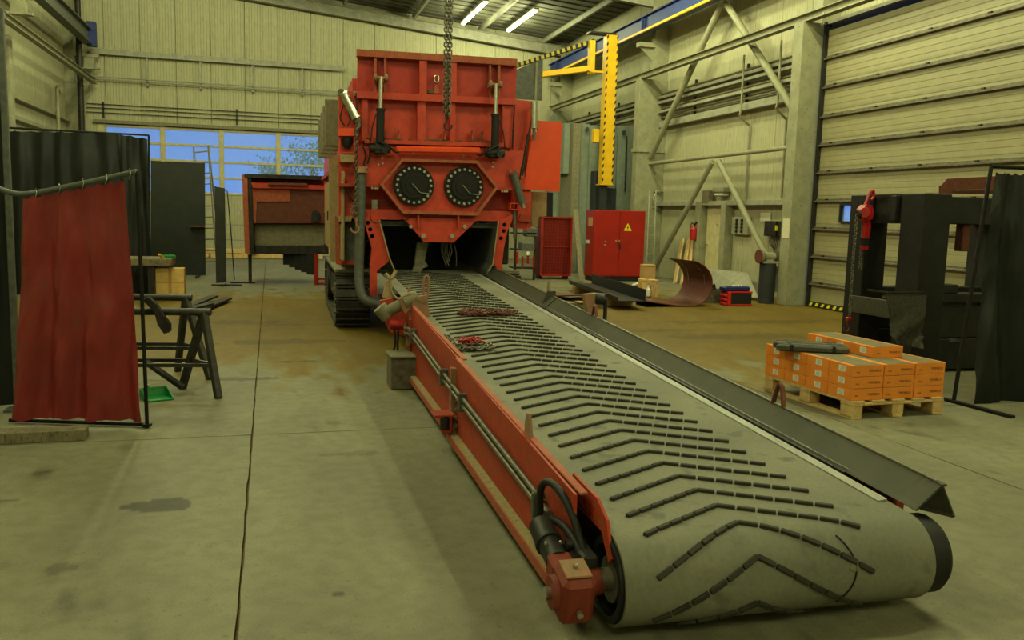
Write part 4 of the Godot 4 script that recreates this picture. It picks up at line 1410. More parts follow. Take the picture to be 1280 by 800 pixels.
		quad(st, b + w[0], b + w[0] + Vector3(0.006, -0.006, 0), b + w[2] + Vector3(0.006, -0.006, 0), b + w[2])
		beam(st, a + w[2] + Vector3(0.012, -0.004, 0), b + w[2] + Vector3(0.012, -0.004, 0), 0.03, 0.01)
		part("skirt_plate", st, M.skirt_steel, V)
	st = nb()      # worn bright edge of the skirt
	beam(st, belt_pos(-8.2)[0] + Vector3(0.698, 0.119, 0), belt_pos(-0.01)[0] + Vector3(0.698, 0.117, 0.1), 0.008, 0.006)
	part("skirt_edge", st, M.bright_steel, V)
	st = nb()      # the end of the right skirt, drawn down over the drum
	var bt0: Vector3 = belt_pos(0.0)[0]
	var e1: Vector3 = bt0 + Vector3(0.60, 0.034, -0.10)
	var e2: Vector3 = bt0 + Vector3(0.697, 0.112, 0.12)
	var e3: Vector3 = bt0 + Vector3(0.735, -0.015, 0.16)
	var e4: Vector3 = bt0 + Vector3(0.66, -0.012, 0.05)
	var th := Vector3(0.007, -0.004, 0.0)
	quad(st, e1, e4, e3, e2)
	quad(st, e2 + th, e3 + th, e4 + th, e1 + th)
	for q in [[e1, e4], [e4, e3], [e3, e2]]: quad(st, q[0], q[0] + th, q[1] + th, q[1])
	beam(st, e4, e3, 0.02, 0.012)
	part("skirt_lip", st, M.skirt_steel, V)
	st = nb()      # dark rubber seal with its bright clamping edge
	beam(st, belt_pos(-8.2)[0] + Vector3(0.572, 0.008, 0), belt_pos(-0.35)[0] + Vector3(0.572, 0.008, 0), 0.024, 0.014)
	var seal = part("rubber_seal", st, M.rubber_black, V)
	st = nb()
	beam(st, belt_pos(-8.2)[0] + Vector3(0.588, 0.024, 0), belt_pos(-0.35)[0] + Vector3(0.588, 0.024, 0), 0.006, 0.006)
	part("clamp_edge", st, M.bright_steel, seal)
	st = nb()      # support rail outside the right skirt
	beam(st, belt_pos(-8.2)[0] + Vector3(0.72, -0.16, 0), belt_pos(-0.15)[0] + Vector3(0.72, -0.14, 0), 0.06, 0.2, 0.01)
	part("side_rail", st, M.frame_red, V)
	# left frame: skirt angle, side plate, flanges in two telescoped lengths
	var lens := [[-5.1, -2.55, 0.0], [-2.6, -0.05, 0.015]]
	for i in 2:
		var q: Array = lens[i]
		var a: Vector3 = belt_pos(q[0])[0]
		var b: Vector3 = belt_pos(q[1])[0]
		var o := Vector3(-q[2], 0, 0)
		st = nb()
		beam(st, a + o + Vector3(-0.845, 0.10, 0), b + o + Vector3(-0.82, 0.10, 0), 0.035, 0.012, 0.003)
		var wl := [Vector3(-0.775, 0.012, 0), Vector3(-0.80, 0.03, 0), Vector3(-0.835, 0.10, 0)]
		for k in 2:
			quad(st, a + o + wl[k + 1], b + o + wl[k + 1], b + o + wl[k], a + o + wl[k])
			quad(st, a + o + wl[k] - Vector3(0.006, 0.004, 0), b + o + wl[k] - Vector3(0.006, 0.004, 0), b + o + wl[k + 1] - Vector3(0.006, 0.004, 0), a + o + wl[k + 1] - Vector3(0.006, 0.004, 0))
		part("skirt_angle", st, M.red_dusty, V)
		st = nb()
		var ya := a.y + 0.1
		var yb := b.y + 0.1
		var bot := 0.12
		prism(st, [Vector2(-a.z, ya), Vector2(-b.z, yb), Vector2(-b.z, bot), Vector2(-a.z, bot)], 0.012, 0.0, Transform3D(Basis(Vector3(0, 0, -1), Vector3.UP, Vector3(1, 0, 0)), Vector3(-0.86, 0, 0) + o))
		part("side_plate", st, M.frame_red, V)
		st = nb()
		beam(st, Vector3(-0.875, bot, a.z) + o, Vector3(-0.875, bot, b.z) + o, 0.065, 0.016, 0.003)
		part("bottom_flange", st, M.flange_dust, V)
		st = nb()
		beam(st, Vector3(-0.912, bot - 0.02, a.z) + o, Vector3(-0.912, bot - 0.02, b.z) + o, 0.01, 0.05)
		part("flange_edge", st, M.red_dusty, V)
		if i == 0:
			st = nb()
			beam(st, Vector3(-0.885, (yb + bot) / 2 - 0.03, b.z - 0.06) + o, Vector3(-0.885, (yb + bot) / 2 - 0.03, b.z) + o, 0.05, yb - bot - 0.06)
			part("end_post", st, M.dusty_pink, V)
	# bracket foot under the joint of the two lengths
	st = nb()
	box(st, Vector3(-0.97, 0.26, -2.52), Vector3(0.14, 0.02, 0.16), Basis.IDENTITY, 0.004)
	box(st, Vector3(-0.95, 0.2, -2.5), Vector3(0.07, 0.12, 0.1), Basis.IDENTITY, 0.006)
	part("jack_bracket", st, M.frame_red, V)
	st = nb()
	tube(st, Vector3(-0.96, 0.26, -2.47), Vector3(-0.96, 0.17, -2.47), 0.035, 0.035, 10)
	part("jack_foot", st, M.dark_steel, V)
	for k in 5:
		bolt(V, Vector3(-0.878, 0.40 - k * 0.055, -2.5), 0.014, M.dusty_grey)
	# hydraulic pipes along the side, with clamps
	for k in 2:
		st = nb()
		var pts := []
		for q in [[-4.95, 0.0], [-4.8, 0.03], [-4.5, 0.0], [-2.6, 0.0], [-0.4, -0.01]]:
			var b: Vector3 = belt_pos(q[0])[0]
			pts.append(b + Vector3(-0.9 - q[1], -0.075 - k * 0.045 - q[1] * 0.5, 0))
		sweep(st, curve(pts, 5), 0.014, 8)
		part("hydraulic_pipe", st, M.worn_steel, V)
	for z in [-4.5, -2.9, -2.2, -0.46]:
		var b: Vector3 = belt_pos(z)[0]
		st = nb()
		box(st, b + Vector3(-0.9, -0.10, 0), Vector3(0.06, 0.12, 0.035), Basis.IDENTITY, 0.006)
		part("pipe_clamp", st, M.hammer_grey, V)
	st = nb()
	for k in 2:
		var b: Vector3 = belt_pos(-0.4)[0] + Vector3(-0.9, -0.085 - k * 0.045, 0)
		tube(st, b, b + Vector3(0, -0.005, 0.1), 0.02, 0.024, 8)
	part("pipe_coupling", st, M.worn_steel, V)
	st = nb()
	var hb: Vector3 = belt_pos(-0.31)[0] + Vector3(-0.895, -0.09, 0)
	sweep(st, curve([hb + Vector3(0, 0, 0.02), hb + Vector3(-0.01, 0.02, 0.1), hb + Vector3(0.0, 0.03, 0.24), hb + Vector3(0.015, -0.02, 0.36), hb + Vector3(0.01, -0.1, 0.40)], 5), 0.016, 8)
	sweep(st, curve([hb + Vector3(-0.03, -0.05, -0.02), hb + Vector3(-0.04, 0.12, 0.0), hb + Vector3(-0.02, 0.17, 0.08), hb + Vector3(0.01, 0.12, 0.22), hb + Vector3(0.03, -0.02, 0.36), hb + Vector3(0.03, -0.12, 0.42)], 5), 0.016, 8)
	part("motor_hose", st, M.rubber_black, V)
	# drive: motor barrel and red gearbox at the drum
	var mo = Vector3(-0.96, 0.0, -0.14)
	st = nb()
	var ma := Vector3(-0.965, 0.335, -0.20)
	var mb := Vector3(-0.965, 0.28, 0.04)
	tube(st, ma, ma.lerp(mb, 0.45), 0.05, 0.052, 18)
	tube(st, ma.lerp(mb, 0.45), ma.lerp(mb, 0.55), 0.056, 0.056, 18)
	tube(st, ma.lerp(mb, 0.55), mb, 0.046, 0.046, 18)
	var mt = part("drive_motor", st, M.dark_steel, V)
	for k in 3: bolt(mt, mb + Vector3(-0.03 + k * 0.03, 0.052, -0.06), 0.008)
	st = nb()
	var gb := Basis(Vector3.RIGHT, 0.22)
	box(st, Vector3(-0.96, 0.265, 0.07), Vector3(0.095, 0.09, 0.1), gb, 0.012)
	box(st, Vector3(-0.945, 0.215, 0.17), Vector3(0.13, 0.19, 0.16), gb, 0.022)
	tube(st, Vector3(-1.03, 0.215, 0.16), Vector3(-1.0, 0.215, 0.16), 0.062, 0.07, 18)
	tube(st, Vector3(-0.9, 0.222, 0.13), Vector3(-0.83, 0.23, 0.12), 0.055, 0.055, 18)
	var gx_ = part("gearbox", st, M.gear_red, V)
	st = nb()
	box(st, Vector3(-0.945, 0.314, 0.19), Vector3(0.1, 0.01, 0.11), gb, 0.003)
	part("cover_plate", st, M.dusty_pink, gx_)
	for q in [[Vector3(-1.05, 0.215, 0.16), Vector3(-1.03, 0.215, 0.16), 0.026], [Vector3(-0.945, 0.318, 0.19), Vector3(-0.945, 0.333, 0.193), 0.011], [Vector3(-0.945, 0.17, 0.25), Vector3(-0.945, 0.165, 0.268), 0.014]]:
		st = nb()
		tube(st, q[0], q[1], q[2], q[2] * 0.9, 6)
		part("gearbox_plug", st, M.bright_steel, gx_)
	st = nb()
	box(st, Vector3(-0.86, 0.28, 0.03), Vector3(0.06, 0.1, 0.2), Basis.IDENTITY, 0.01)
	tube(st, Vector3(-0.92, 0.33, 0.0), Vector3(-0.86, 0.33, 0.0), 0.022, 0.022, 8)
	tube(st, Vector3(-0.93, 0.29, -0.06), Vector3(-0.86, 0.29, -0.06), 0.018, 0.018, 8)
	tube(st, Vector3(-0.91, 0.25, 0.04), Vector3(-0.84, 0.25, 0.04), 0.028, 0.028, 8)
	part("drum_bearing", st, M.dark_steel, V)
	# nose plate of the left skirt, cut at a slant over the drum
	st = nb()
	var npz := Transform3D(Basis(Vector3(0, 0, -1), Vector3.UP, Vector3(1, 0, 0)), Vector3(-0.80, 0, 0))
	prism(st, [Vector2(0.3, 0.52), Vector2(0.0, 0.51), Vector2(-0.11, 0.46), Vector2(-0.17, 0.33), Vector2(-0.15, 0.31), Vector2(-0.06, 0.40), Vector2(0.3, 0.40)], 0.012, 0.0, npz)
	part("nose_plate", st, M.frame_red, V)
	# lugs standing on the skirts
	for q in [[-0.85, -0.82, 0.11, 0], [0.70, -1.15, 0.14, 1], [0.70, -4.2, 0.11, 1], [-0.86, -5.1, 0.15, 0], [0.69, -5.6, 0.16, 0]]:
		var b: Vector3 = belt_pos(q[1])[0] + Vector3(q[0], 0.10, 0)
		st = nb()
		if q[3] == 0:
			prism(st, [Vector2(-0.06, -0.03), Vector2(0.06, -0.03), Vector2(0.045, q[2] * 0.55), Vector2(0.02, q[2]), Vector2(-0.01, q[2]), Vector2(-0.03, q[2] * 0.55)], 0.008, -0.008, Transform3D(Basis(Vector3(0, 0, -1), Vector3.UP, Vector3(1, 0, 0)), b))
			part("lug", st, M.dusty_pink, V)
		else:
			sweep(st, [b + Vector3(0, -0.02, -0.07), b + Vector3(0, q[2] * 0.9, -0.015), b + Vector3(0, q[2], 0.005), b + Vector3(0, q[2] * 0.9, 0.025), b + Vector3(0.0, -0.05, 0.07)], 0.014, 7)
			part("loop_lug", st, M.rust_brown, V)
	# hinge group on the left where the conveyor folds
	fr = V.transform
	var zh := -4.95
	st = nb()
	prism(st, [lz(515, 372, zh), lz(533, 368, zh), lz(536, 395, zh), lz(525, 402, zh), lz(512, 402, zh)], zh + 0.06, zh - 0.06)
	part("hinge_plate", st, M.dusty_pink, V)
	st = nb()
	tube(st, lz(480, 392, zh - 0.1), lz(518, 372, zh), 0.055, 0.055, 12)
	tube(st, lz(474, 384, zh - 0.1), lz(485, 396, zh - 0.1), 0.07, 0.07, 12)
	tube(st, lz(505, 378, zh), lz(522, 370, zh), 0.075, 0.06, 12)
	part("hinge_pin", st, M.dusty_grey, V)
	st = nb()
	prism(st, [lz(475, 376, zh - 0.3), lz(490, 373, zh - 0.3), lz(524, 402, zh - 0.3), lz(520, 442, zh - 0.3), lz(512, 440, zh - 0.3), lz(508, 420, zh - 0.3), lz(488, 416, zh - 0.3), lz(478, 396, zh - 0.3)], zh - 0.3, zh - 0.36)
	part("hinge_bracket", st, M.frame_red, V)
	st = nb()
	tube(st, lz(487, 406, zh), lz(504, 406, zh), 0.05, 0.05, 14)
	part("guide_roller", st, M.cabinet_red, V)
	st = nb()
	prism(st, [lz(478, 372, zh - 0.6), lz(482, 352, zh - 0.6), lz(486, 350, zh - 0.6), lz(489, 366, zh - 0.6), lz(492, 372, zh - 0.6)], zh - 0.6, zh - 0.64)
	sweep(st, curve([lz(482, 342, zh - 0.6), lz(487, 348, zh - 0.6), lz(491, 346, zh - 0.6), lz(495, 338, zh - 0.6)], 3), 0.02, 6)
	sweep(st, curve([lz(488, 350, zh - 0.6), lz(489, 364, zh - 0.6), lz(495, 372, zh - 0.6), lz(502, 376, zh - 0.6)], 4), 0.014, 6)
	part("latch_hook", st, M.machine_beige, V)
	st = nb()
	for q in [[[493, 410], [494, 430], [490, 444]], [[498, 412], [497, 435], [499, 452]], [[516, 430], [512, 450], [518, 470], [524, 474]], [[518, 420], [530, 436], [536, 430], [540, 425]], [[506, 442], [503, 455]]]:
		var pts := []
		for p in q: pts.append(lz(p[0], p[1], zh + 0.05))
		sweep(st, curve(pts, 4), 0.011, 6)
	part("hinge_hose", st, M.rubber_black, V)
	st = nb()
	prism(st, [lz(512, 400, zh + 0.1), lz(520, 400, zh + 0.1), lz(520, 438, zh + 0.1), lz(512, 438, zh + 0.1)], zh + 0.1, zh + 0.04)
	part("hinge_post", st, M.frame_red, V)
	st = nb()
	prism(st, [lz(508, 416, zh + 0.14), lz(516, 414, zh + 0.14), lz(516, 430, zh + 0.14), lz(508, 432, zh + 0.14)], zh + 0.14, zh + 0.08)
	part("hinge_clamp", st, M.dusty_pink, V)
	st = nb()
	prism(st, [lz(498, 374, zh + 0.05), lz(512, 366, zh + 0.05), lz(520, 370, zh + 0.05), lz(518, 384, zh + 0.05), lz(506, 392, zh + 0.05)], zh + 0.05, zh - 0.03)
	part("hinge_cheek", st, M.dusty_pink, V)
	st = nb()
	sweep(st, curve([lz(531, 372, zh), lz(529, 360, zh), lz(531, 347, zh), lz(535, 346, zh), lz(536, 360, zh), lz(534, 372, zh)], 3), 0.014, 6)
	part("shackle", st, M.dusty_pink, V)
	for q in [[522, 374], [530, 376], [522, 388]]: bolt(V, lz(q[0], q[1], zh + 0.06), 0.02, M.dusty_grey)
	# matching hinge ears on the right
	var zr := -4.6
	st = nb()
	prism(st, [lz(729, 368, zr), lz(745, 366, zr), lz(741, 396, zr), lz(735, 396, zr)], zr + 0.03, zr - 0.05)
	part("hinge_ear", st, M.dusty_pink, V)
	st = nb()
	tube(st, lz(743, 373, zr), lz(754, 374, zr), 0.055, 0.055, 14)
	tube(st, lz(752, 372, zr), lz(756, 374, zr), 0.02, 0.02, 8)
	tube(st, lz(757, 374, zr), lz(756, 402, zr), 0.02, 0.02, 8)
	part("hinge_knob", st, M.dark_steel, V)
	# feed hopper plates where the conveyor enters the machine
	st = nb()
	prism(st, [lz(676, 384, -5.5), lz(685, 364, -5.5), lz(695, 364, -5.5), lz(694, 378, -5.5), lz(690, 390, -5.5)], -5.5, -5.53)
	part("hinge_plate", st, M.skirt_steel, V)
	# support rollers under the belt
	for z in [-1.6, -3.2, -4.8, -6.4]:
		var b: Vector3 = belt_pos(z)[0]
		st = nb()
		tube(st, b + Vector3(-0.74, -0.07, 0), b + Vector3(0.64, -0.07, 0), 0.045, 0.045, 14)
		part("idler_roller", st, M.dark_steel, V)

	# steel block under the folding joint
	fr = Transform3D()
	var g0 := ly(489, 488, 0.0)
	var g1 := ly(531, 486, 0.0)
	st = nb()
	var wd := g1.x - g0.x
	box(st, Vector3(0, 0.145, -0.16), Vector3(wd, 0.29, 0.32), Basis.IDENTITY, 0.012)
	var blk = thing("support_block", "grey square steel block standing under the conveyor's folding joint", "block", Vector3((g0.x + g1.x) / 2, 0, g0.z))
	part("block", st, M.worn_steel, blk)
	st = nb()
	box(st, Vector3(0, 0.3, -0.16), Vector3(wd + 0.02, 0.02, 0.34), Basis.IDENTITY, 0.004)
	part("top_plate", st, M.dusty_grey, blk)

	# things lying on the belt
	fr = V.transform
	var pile_a = hit(593, 434, Vector3(0, 1, SLOPE), BELT_Y + 0.02)
	var wa: Vector3 = V.transform * pile_a
	var ca = thing("chain_heap", "small heap of steel chain with red links lying on the belt", "chain", wa, -1.25)
	st = nb()
	heap(st, Vector3(0, 0, 0), 0.16, 0.1, 70, 0.05)
	heap(st, Vector3(-0.18, 0, -0.22), 0.06, 0.18, 34, 0.05)
	part("links", st, M.worn_steel, ca)
	st = nb()
	heap(st, Vector3(-0.02, 0.035, -0.05), 0.09, 0.045, 26, 0.06)
	part("red_links", st, M.hoist_red, ca).set_meta("kind", "stuff")
	fr = V.transform
	var pile_b = hit(610, 391, Vector3(0, 1, SLOPE), BELT_Y + 0.02)
	var cb = thing("chain_heap", "dark spread-out heap of old chain lying across the belt near the shredder", "chain", V.transform * pile_b, -1.25)
	st = nb()
	heap(st, Vector3(-0.12, 0, 0), 0.16, 0.14, 80, 0.06)
	heap(st, Vector3(0.16, 0, 0.02), 0.16, 0.08, 60, 0.05)
	part("links", st, M.rust_brown, cb)

func heap(st: SurfaceTool, c: Vector3, rx: float, rz: float, n: int, l: float):
	for k in n:
		var a := rng.randf() * TAU
		var q := sqrt(rng.randf())
		var p := c + Vector3(cos(a) * q * rx, 0.006 + (1.0 - q) * 0.035 * rng.randf(), sin(a) * q * rz)
		p.y -= p.z * -SLOPE if false else 0.0
		p.y += -p.z * SLOPE
		var d := Vector3(rng.randf_range(-1, 1), rng.randf_range(-0.25, 0.25), rng.randf_range(-1, 1)).normalized()
		var s := Vector3(rng.randf_range(-1, 1), rng.randf_range(-0.4, 0.4), rng.randf_range(-1, 1))
		if d.cross(s).length() < 0.1: s = Vector3(d.z, 0.1, -d.x)
		link(st, p, d, s, l, l * 0.68, 0.006)

# ------------------------------------------------------------------ left side of the hall
func cloth(called: String, tl: Vector3, tr: Vector3, bl: Vector3, br: Vector3, folds: float, amp: float, m: Material, parent: Node, nx := 40, ny := 24, hem := 0.0, fold_seed := 1):
	# a hanging sheet: folds run down it, deeper at the foot; sheet normal is local z
	var st := nb()
	var n := FastNoiseLite.new()
	n.seed = fold_seed
	n.frequency = 0.9
	var g := []
	for j in ny + 1:
		var v := float(j) / ny
		var row := []
		for i in nx + 1:
			var u := float(i) / nx
			var p: Vector3 = tl.lerp(tr, u).lerp(bl.lerp(br, u), v)
			var w := sin(u * TAU * folds + n.get_noise_2d(u * 2.0, v * 0.8) * 3.0) * amp * (0.45 + 0.55 * v)
			w += n.get_noise_2d(u * 3.0 + 10.0, v * 2.5) * amp * 0.9
			if j == ny: p.y += hem * (n.get_noise_2d(u * 6.0, 3.0) + 0.3)
			if j == 0: p.y -= absf(sin(u * PI * (nx / 6.0))) * 0.018
			row.append(p + Vector3(0, 0, w))
		g.append(row)
	st.set_smooth_group(1)
	for j in ny:
		for i in nx:
			quad(st, g[j + 1][i], g[j + 1][i + 1], g[j][i + 1], g[j][i])
	return part(called, st, m, parent)

func build_left_side():
	var st: SurfaceTool
	# red welding curtain on its tube stand
	var W = thing("welding_curtain", "red vinyl welding curtain hanging from a bent tube stand", "curtain", Vector3(-0.87, 0, -6.53), -17.0)
	st = nb()
	var top := [lz(-60, 226, -0.02), lz(-12, 233, 0), lz(18, 242, 0), lz(45, 241, 0), lz(100, 230, 0), lz(150, 219, 0), lz(171, 214.5, 0)]
	sweep(st, curve(top, 4), 0.02, 9)
	part("top_tube", st, M.hammer_grey, W)
	st = nb()
	tube(st, lz(171, 214, 0), lz(184, 533, 0), 0.014, 0.014, 8)
	box(st, lz(184, 533, 0) + Vector3(0, 0.01, 0), Vector3(0.05, 0.02, 0.05))
	part("post", st, M.pipe_black, W)
	st = nb()
	var b0 := lz(10, 531, 0)
	tube(st, Vector3(b0.x, 0.02, -0.02), Vector3(lz(184, 533, 0).x, 0.02, -0.02), 0.014, 0.014, 8)
	part("bottom_tube", st, M.pipe_black, W)
	cloth("curtain", lz(29, 247, 0.0), lz(155, 224, 0.0), lz(17, 526, 0.03), lz(180, 527, 0.03), 3.2, 0.035, M.curtain_red, W, 56, 30, 0.03, 5)
	st = nb()
	for k in 5:
		var p: Vector3 = top[3].lerp(top[6], k / 4.3)
		sweep(st, [p + Vector3(0, 0.03, 0.0), p + Vector3(0.02, 0, 0.025), p + Vector3(0, -0.045, 0.01), p + Vector3(-0.02, 0, -0.02)], 0.003, 5, true)
	part("curtain_ring", st, M.bright_steel, W)

	# dark booth curtain at the left edge with its steel post
	var K = thing("welding_curtain", "black welding curtain on a steel post behind the red curtain's free end", "curtain", Vector3(-1.9, 0, -7.35), 0.0)
	st = nb()
	var pp := lz(13, 300, 0.1)
	box(st, Vector3(pp.x, 1.5, 0.1), Vector3(0.045, 3.0, 0.045), Basis.IDENTITY, 0.006)
	box(st, Vector3(pp.x, 0.01, 0.1), Vector3(0.16, 0.02, 0.16))
	part("post", st, M.hammer_grey, K)
	st = nb()
	tube(st, Vector3(pp.x - 1.4, 2.96, 0.06), Vector3(pp.x + 0.02, 2.96, 0.06), 0.018)
	part("top_tube", st, M.steel_grey, K)
	cloth("curtain", Vector3(pp.x - 1.3, 2.92, 0.03), Vector3(pp.x - 0.04, 2.92, 0.03), Vector3(pp.x - 1.3, 0.03, 0.03), Vector3(pp.x - 0.0, 0.03, 0.03), 5.0, 0.035, M.curtain_black, K, 40, 12, 0.0, 9)

	# tall black booth curtain further back
	var T = thing("welding_curtain", "tall black booth curtain sagging from a thin rod before the back windows", "curtain", Vector3(-2.6, 0, -16.6), 0.0)
	st = nb()
	var ra := lz(-40, 157, 0)
	var rb := lz(186, 169, 0)
	tube(st, ra, rb, 0.018, 0.018, 8)
	tube(st, rb, Vector3(rb.x - 0.06, 0.0, 0), 0.018, 0.018, 8)
	part("rod", st, M.pipe_black, T)
	cloth("curtain", lz(-40, 162, 0.05), lz(150, 166, 0.05), lz(-40, 375, 0.05), lz(166, 368, 0.05), 7.0, 0.05, M.curtain_black, T, 60, 16, 0.0, 13)
	cloth("curtain", lz(148, 167, 0.05), lz(184, 173, 0.05), lz(158, 370, 0.05), lz(190, 368, 0.05), 1.0, 0.06, M.curtain_black, T, 14, 16, 0.0, 17)

	# black board screen
	var bx := gy(189, 346, 0.0)
	var bx1 := gy(257, 347, 0.0)
	var Bp = thing("board_screen", "plain black board screen standing before the ladder", "screen", Vector3(bx.x, 0, bx1.z), 0.0)
	st = nb()
	var q0 := lz(188.5, 201, 0)
	var q1 := lz(256, 204, 0)
	prism(st, [Vector2(q0.x, q0.y), Vector2(q1.x, q1.y), Vector2(bx1.x - bx.x, 0.05), Vector2(0, 0.05)], 0.0, -0.04)
	part("board", st, M.screen_dark, Bp)
	for x in [0.1, 1.0]:
		st = nb()
		box(st, Vector3(x, 0.03, -0.02), Vector3(0.06, 0.06, 0.7), Basis.IDENTITY, 0.005)
		part("foot", st, M.pipe_black, Bp)
	st = nb()
	var sh := lz(250, 283, 0)
	box(st, sh + Vector3(-0.05, 0, 0.08), Vector3(0.3, 0.03, 0.16))
	part("shelf", st, M.rust_brown, Bp)

	# step ladder
	var la := gy(252, 338, 0.0)
	var L = thing("step_ladder", "aluminium ladder standing before the back windows", "ladder", Vector3(la.x, 0, -22.4), 0.0)
	var t0 := lz(242, 184, -0.6)
	var t1 := lz(260.5, 182, -0.6)
	var g0 := lz(249, 336, 0.3)
	var g1 := lz(272, 336, 0.3)
	g0.y = 0.0; g1.y = 0.0
	for s in [[t0, g0], [t1, g1]]:
		st = nb()
		beam(st, s[0], s[1], 0.035, 0.075, 0.005)
		part("rail", st, M.worn_steel, L)
		st = nb()
		beam(st, s[0], Vector3(s[1].x, 0, -1.6), 0.03, 0.05, 0.005)
		part("rear_rail", st, M.worn_steel, L)
	for k in 11:
		st = nb()
		beam(st, t0.lerp(g0, (k + 0.5) / 11.5), t1.lerp(g1, (k + 0.5) / 11.5), 0.06, 0.03, 0.004)
		part("rung", st, M.worn_steel, L)

	# narrow grey screen, nearly edge-on
	var N = thing("welding_screen", "narrow grey welding screen on a T foot standing almost edge-on", "screen", gy(276, 357, 0.0), 0.0)
	st = nb()
	var a0 := lz(268, 233, 0)
	var a1 := lz(283, 238, -0.9)
	prism(st, [Vector2(a0.x, a0.y), Vector2(lz(281, 236, 0).x, a0.y - 0.03), Vector2(lz(283, 352, 0).x, 0.07), Vector2(lz(270, 352, 0).x, 0.05)], 0.0, -0.05)
	part("panel", st, M.screen_grey, N)
	st = nb()
	sweep(st, [lz(268, 233, -0.06), lz(284, 239, -0.06), lz(288, 280, -0.06), lz(293, 350, -0.06)], 0.012, 6)
	tube(st, Vector3(lz(264, 357, 0).x, 0.015, 0.0), Vector3(lz(303, 357, 0).x, 0.015, 0.0), 0.015, 0.015, 6)
	tube(st, Vector3(0.05, 0.015, 0.3), Vector3(0.08, 0.015, -0.3), 0.015, 0.015, 6)
	part("frame", st, M.pipe_black, N)

	# red machine housing behind the shredder
	var H = thing("machine_housing", "weathered red steel housing with a dark plate for its shaded underside on thin posts", "housing", Vector3(0.3, 0, -18.7), 0.0)
	plate("back_plate", [Vector2(304, 219), Vector2(409, 224), Vector2(411, 318), Vector2(308, 317)], -0.5, 0.8, M.red_dark, H)
	plate("left_flange", [Vector2(302.5, 218), Vector2(309, 218.5), Vector2(312, 317), Vector2(306, 316)], 0.05, 0.7, M.red_dusty, H)
	plate("left_channel", [Vector2(309, 219), Vector2(314, 220), Vector2(318, 318), Vector2(312, 317)], 0.0, 0.5, M.dark_steel, H)
	plate("top_lid", [Vector2(305, 217), Vector2(405, 220), Vector2(406, 225), Vector2(306, 222)], 0.06, 1.2, M.dark_steel, H)
	plate("upper_tray", [Vector2(314, 228), Vector2(408, 232), Vector2(408, 237), Vector2(316, 235)], 0.0, 0.4, M.red, H)
	plate("front_panel", [Vector2(316, 236), Vector2(362, 236), Vector2(363, 252), Vector2(363, 236.5), Vector2(409, 237), Vector2(410, 279), Vector2(320, 279)], -0.12, 0.3, M.rust_brown, H)
	plate("step_panel", [Vector2(315, 236), Vector2(362, 236.5), Vector2(363, 252), Vector2(321, 252), Vector2(320, 279), Vector2(317, 279)], -0.08, 0.05, M.red_dusty, H)
	plate("lower_panel", [Vector2(319, 280), Vector2(407, 281), Vector2(405, 307), Vector2(317, 307)], -0.3, 0.1, M.dusty_grey, H)
	plate("underside_shade", [Vector2(316, 307), Vector2(409, 308), Vector2(409, 318), Vector2(310, 317)], -0.25, 0.3, M.dark_steel, H)  # dark plate stands in for the shade under the housing
	plate("handle_plate", [Vector2(389, 268), Vector2(391, 264), Vector2(396, 263), Vector2(400, 267), Vector2(400, 278), Vector2(389, 278)], -0.06, 0.05, M.dark_steel, H)
	plate("shelf_bar", [Vector2(335, 228), Vector2(384, 229), Vector2(384, 232), Vector2(335, 231)], 0.1, 0.1, M.rust_brown, H)
	st = nb()
	var pz0 := lz(312.5, 318, -0.35)
	box(st, Vector3(pz0.x, pz0.y / 2, -0.35), Vector3(0.07, pz0.y, 0.07))
	box(st, Vector3(pz0.x - 0.15, 0.02, -0.35), Vector3(0.5, 0.03, 0.05))
	part("post", st, M.dark_steel, H)
	st = nb()
	var pz1 := lz(395.5, 318, 0.05)
	box(st, Vector3(pz1.x, pz1.y / 2 + 0.0, 0.02), Vector3(0.09, pz1.y + 0.02, 0.08))
	box(st, Vector3(pz1.x + 0.12, 0.13, 0.02), Vector3(0.2, 0.04, 0.08))
	box(st, Vector3(pz1.x + 0.12, 0.03, 0.02), Vector3(0.2, 0.04, 0.08))
	part("red_post", st, M.cabinet_red, H)
	for k in 5:
		plate("underslung_step", [Vector2(354 + k * 7, 318), Vector2(362 + k * 8, 318), Vector2(362 + k * 8, 331 + k * 3.2), Vector2(354 + k * 7.5, 331 + k * 3)], -0.45 + k * 0.05, 0.3, M.rubber_black, H)

	# work bench, board, and things on the bench
	var wb := gy(190, 376, 0.0)
	var Wb = thing("work_bench", "dark steel work bench with a worn wooden top beside the black curtain", "bench", Vector3(wb.x, 0, wb.z), 0.0)
	var wt0 := lz(214, 323, 0.1)
	st = nb()
	box(st, Vector3(wt0.x - 0.7, wt0.y - 0.07, -0.25), Vector3(1.4, 0.13, 0.7), Basis.IDENTITY, 0.015)
	part("top", st, M.wood_old, Wb)
	for s in [[0.0, 0.0], [0.0, -0.5], [-1.0, 0.0], [-1.0, -0.5]]:
		st = nb()
		box(st, Vector3(s[0], (wt0.y - 0.13) / 2, s[1]), Vector3(0.1, wt0.y - 0.13, 0.1))
		part("leg", st, M.dark_steel, Wb)
	st = nb()
	beam(st, Wb.transform * lz(199, 318, 0.1), Wb.transform * lz(206, 324, 0.0), 0.05, 0.03)
	tag(part("folding_rule", st, M.yellow, self), "short yellow bar standing on the work bench", "bar")
	fr = Transform3D()
	st = nb()
	box(st, lz(211, 321, wb.z - 0.2), Vector3(0.22, 0.07, 0.1), Basis(Vector3.UP, 0.4), 0.02)
	tag(part("hand_brush", st, M.green_plastic, self), "small green hand tool lying on the work bench", "tool")
	var cb := gy(212, 374, 0.0)
	var Cb = thing("cardboard_box", "pale folded cardboard box standing on the floor by the work bench", "box", Vector3(cb.x, 0, cb.z + 0.2), 0.0)
	st = nb()
	var c0 := lz(194, 335, 0)
	var c1 := lz(230, 335, 0)
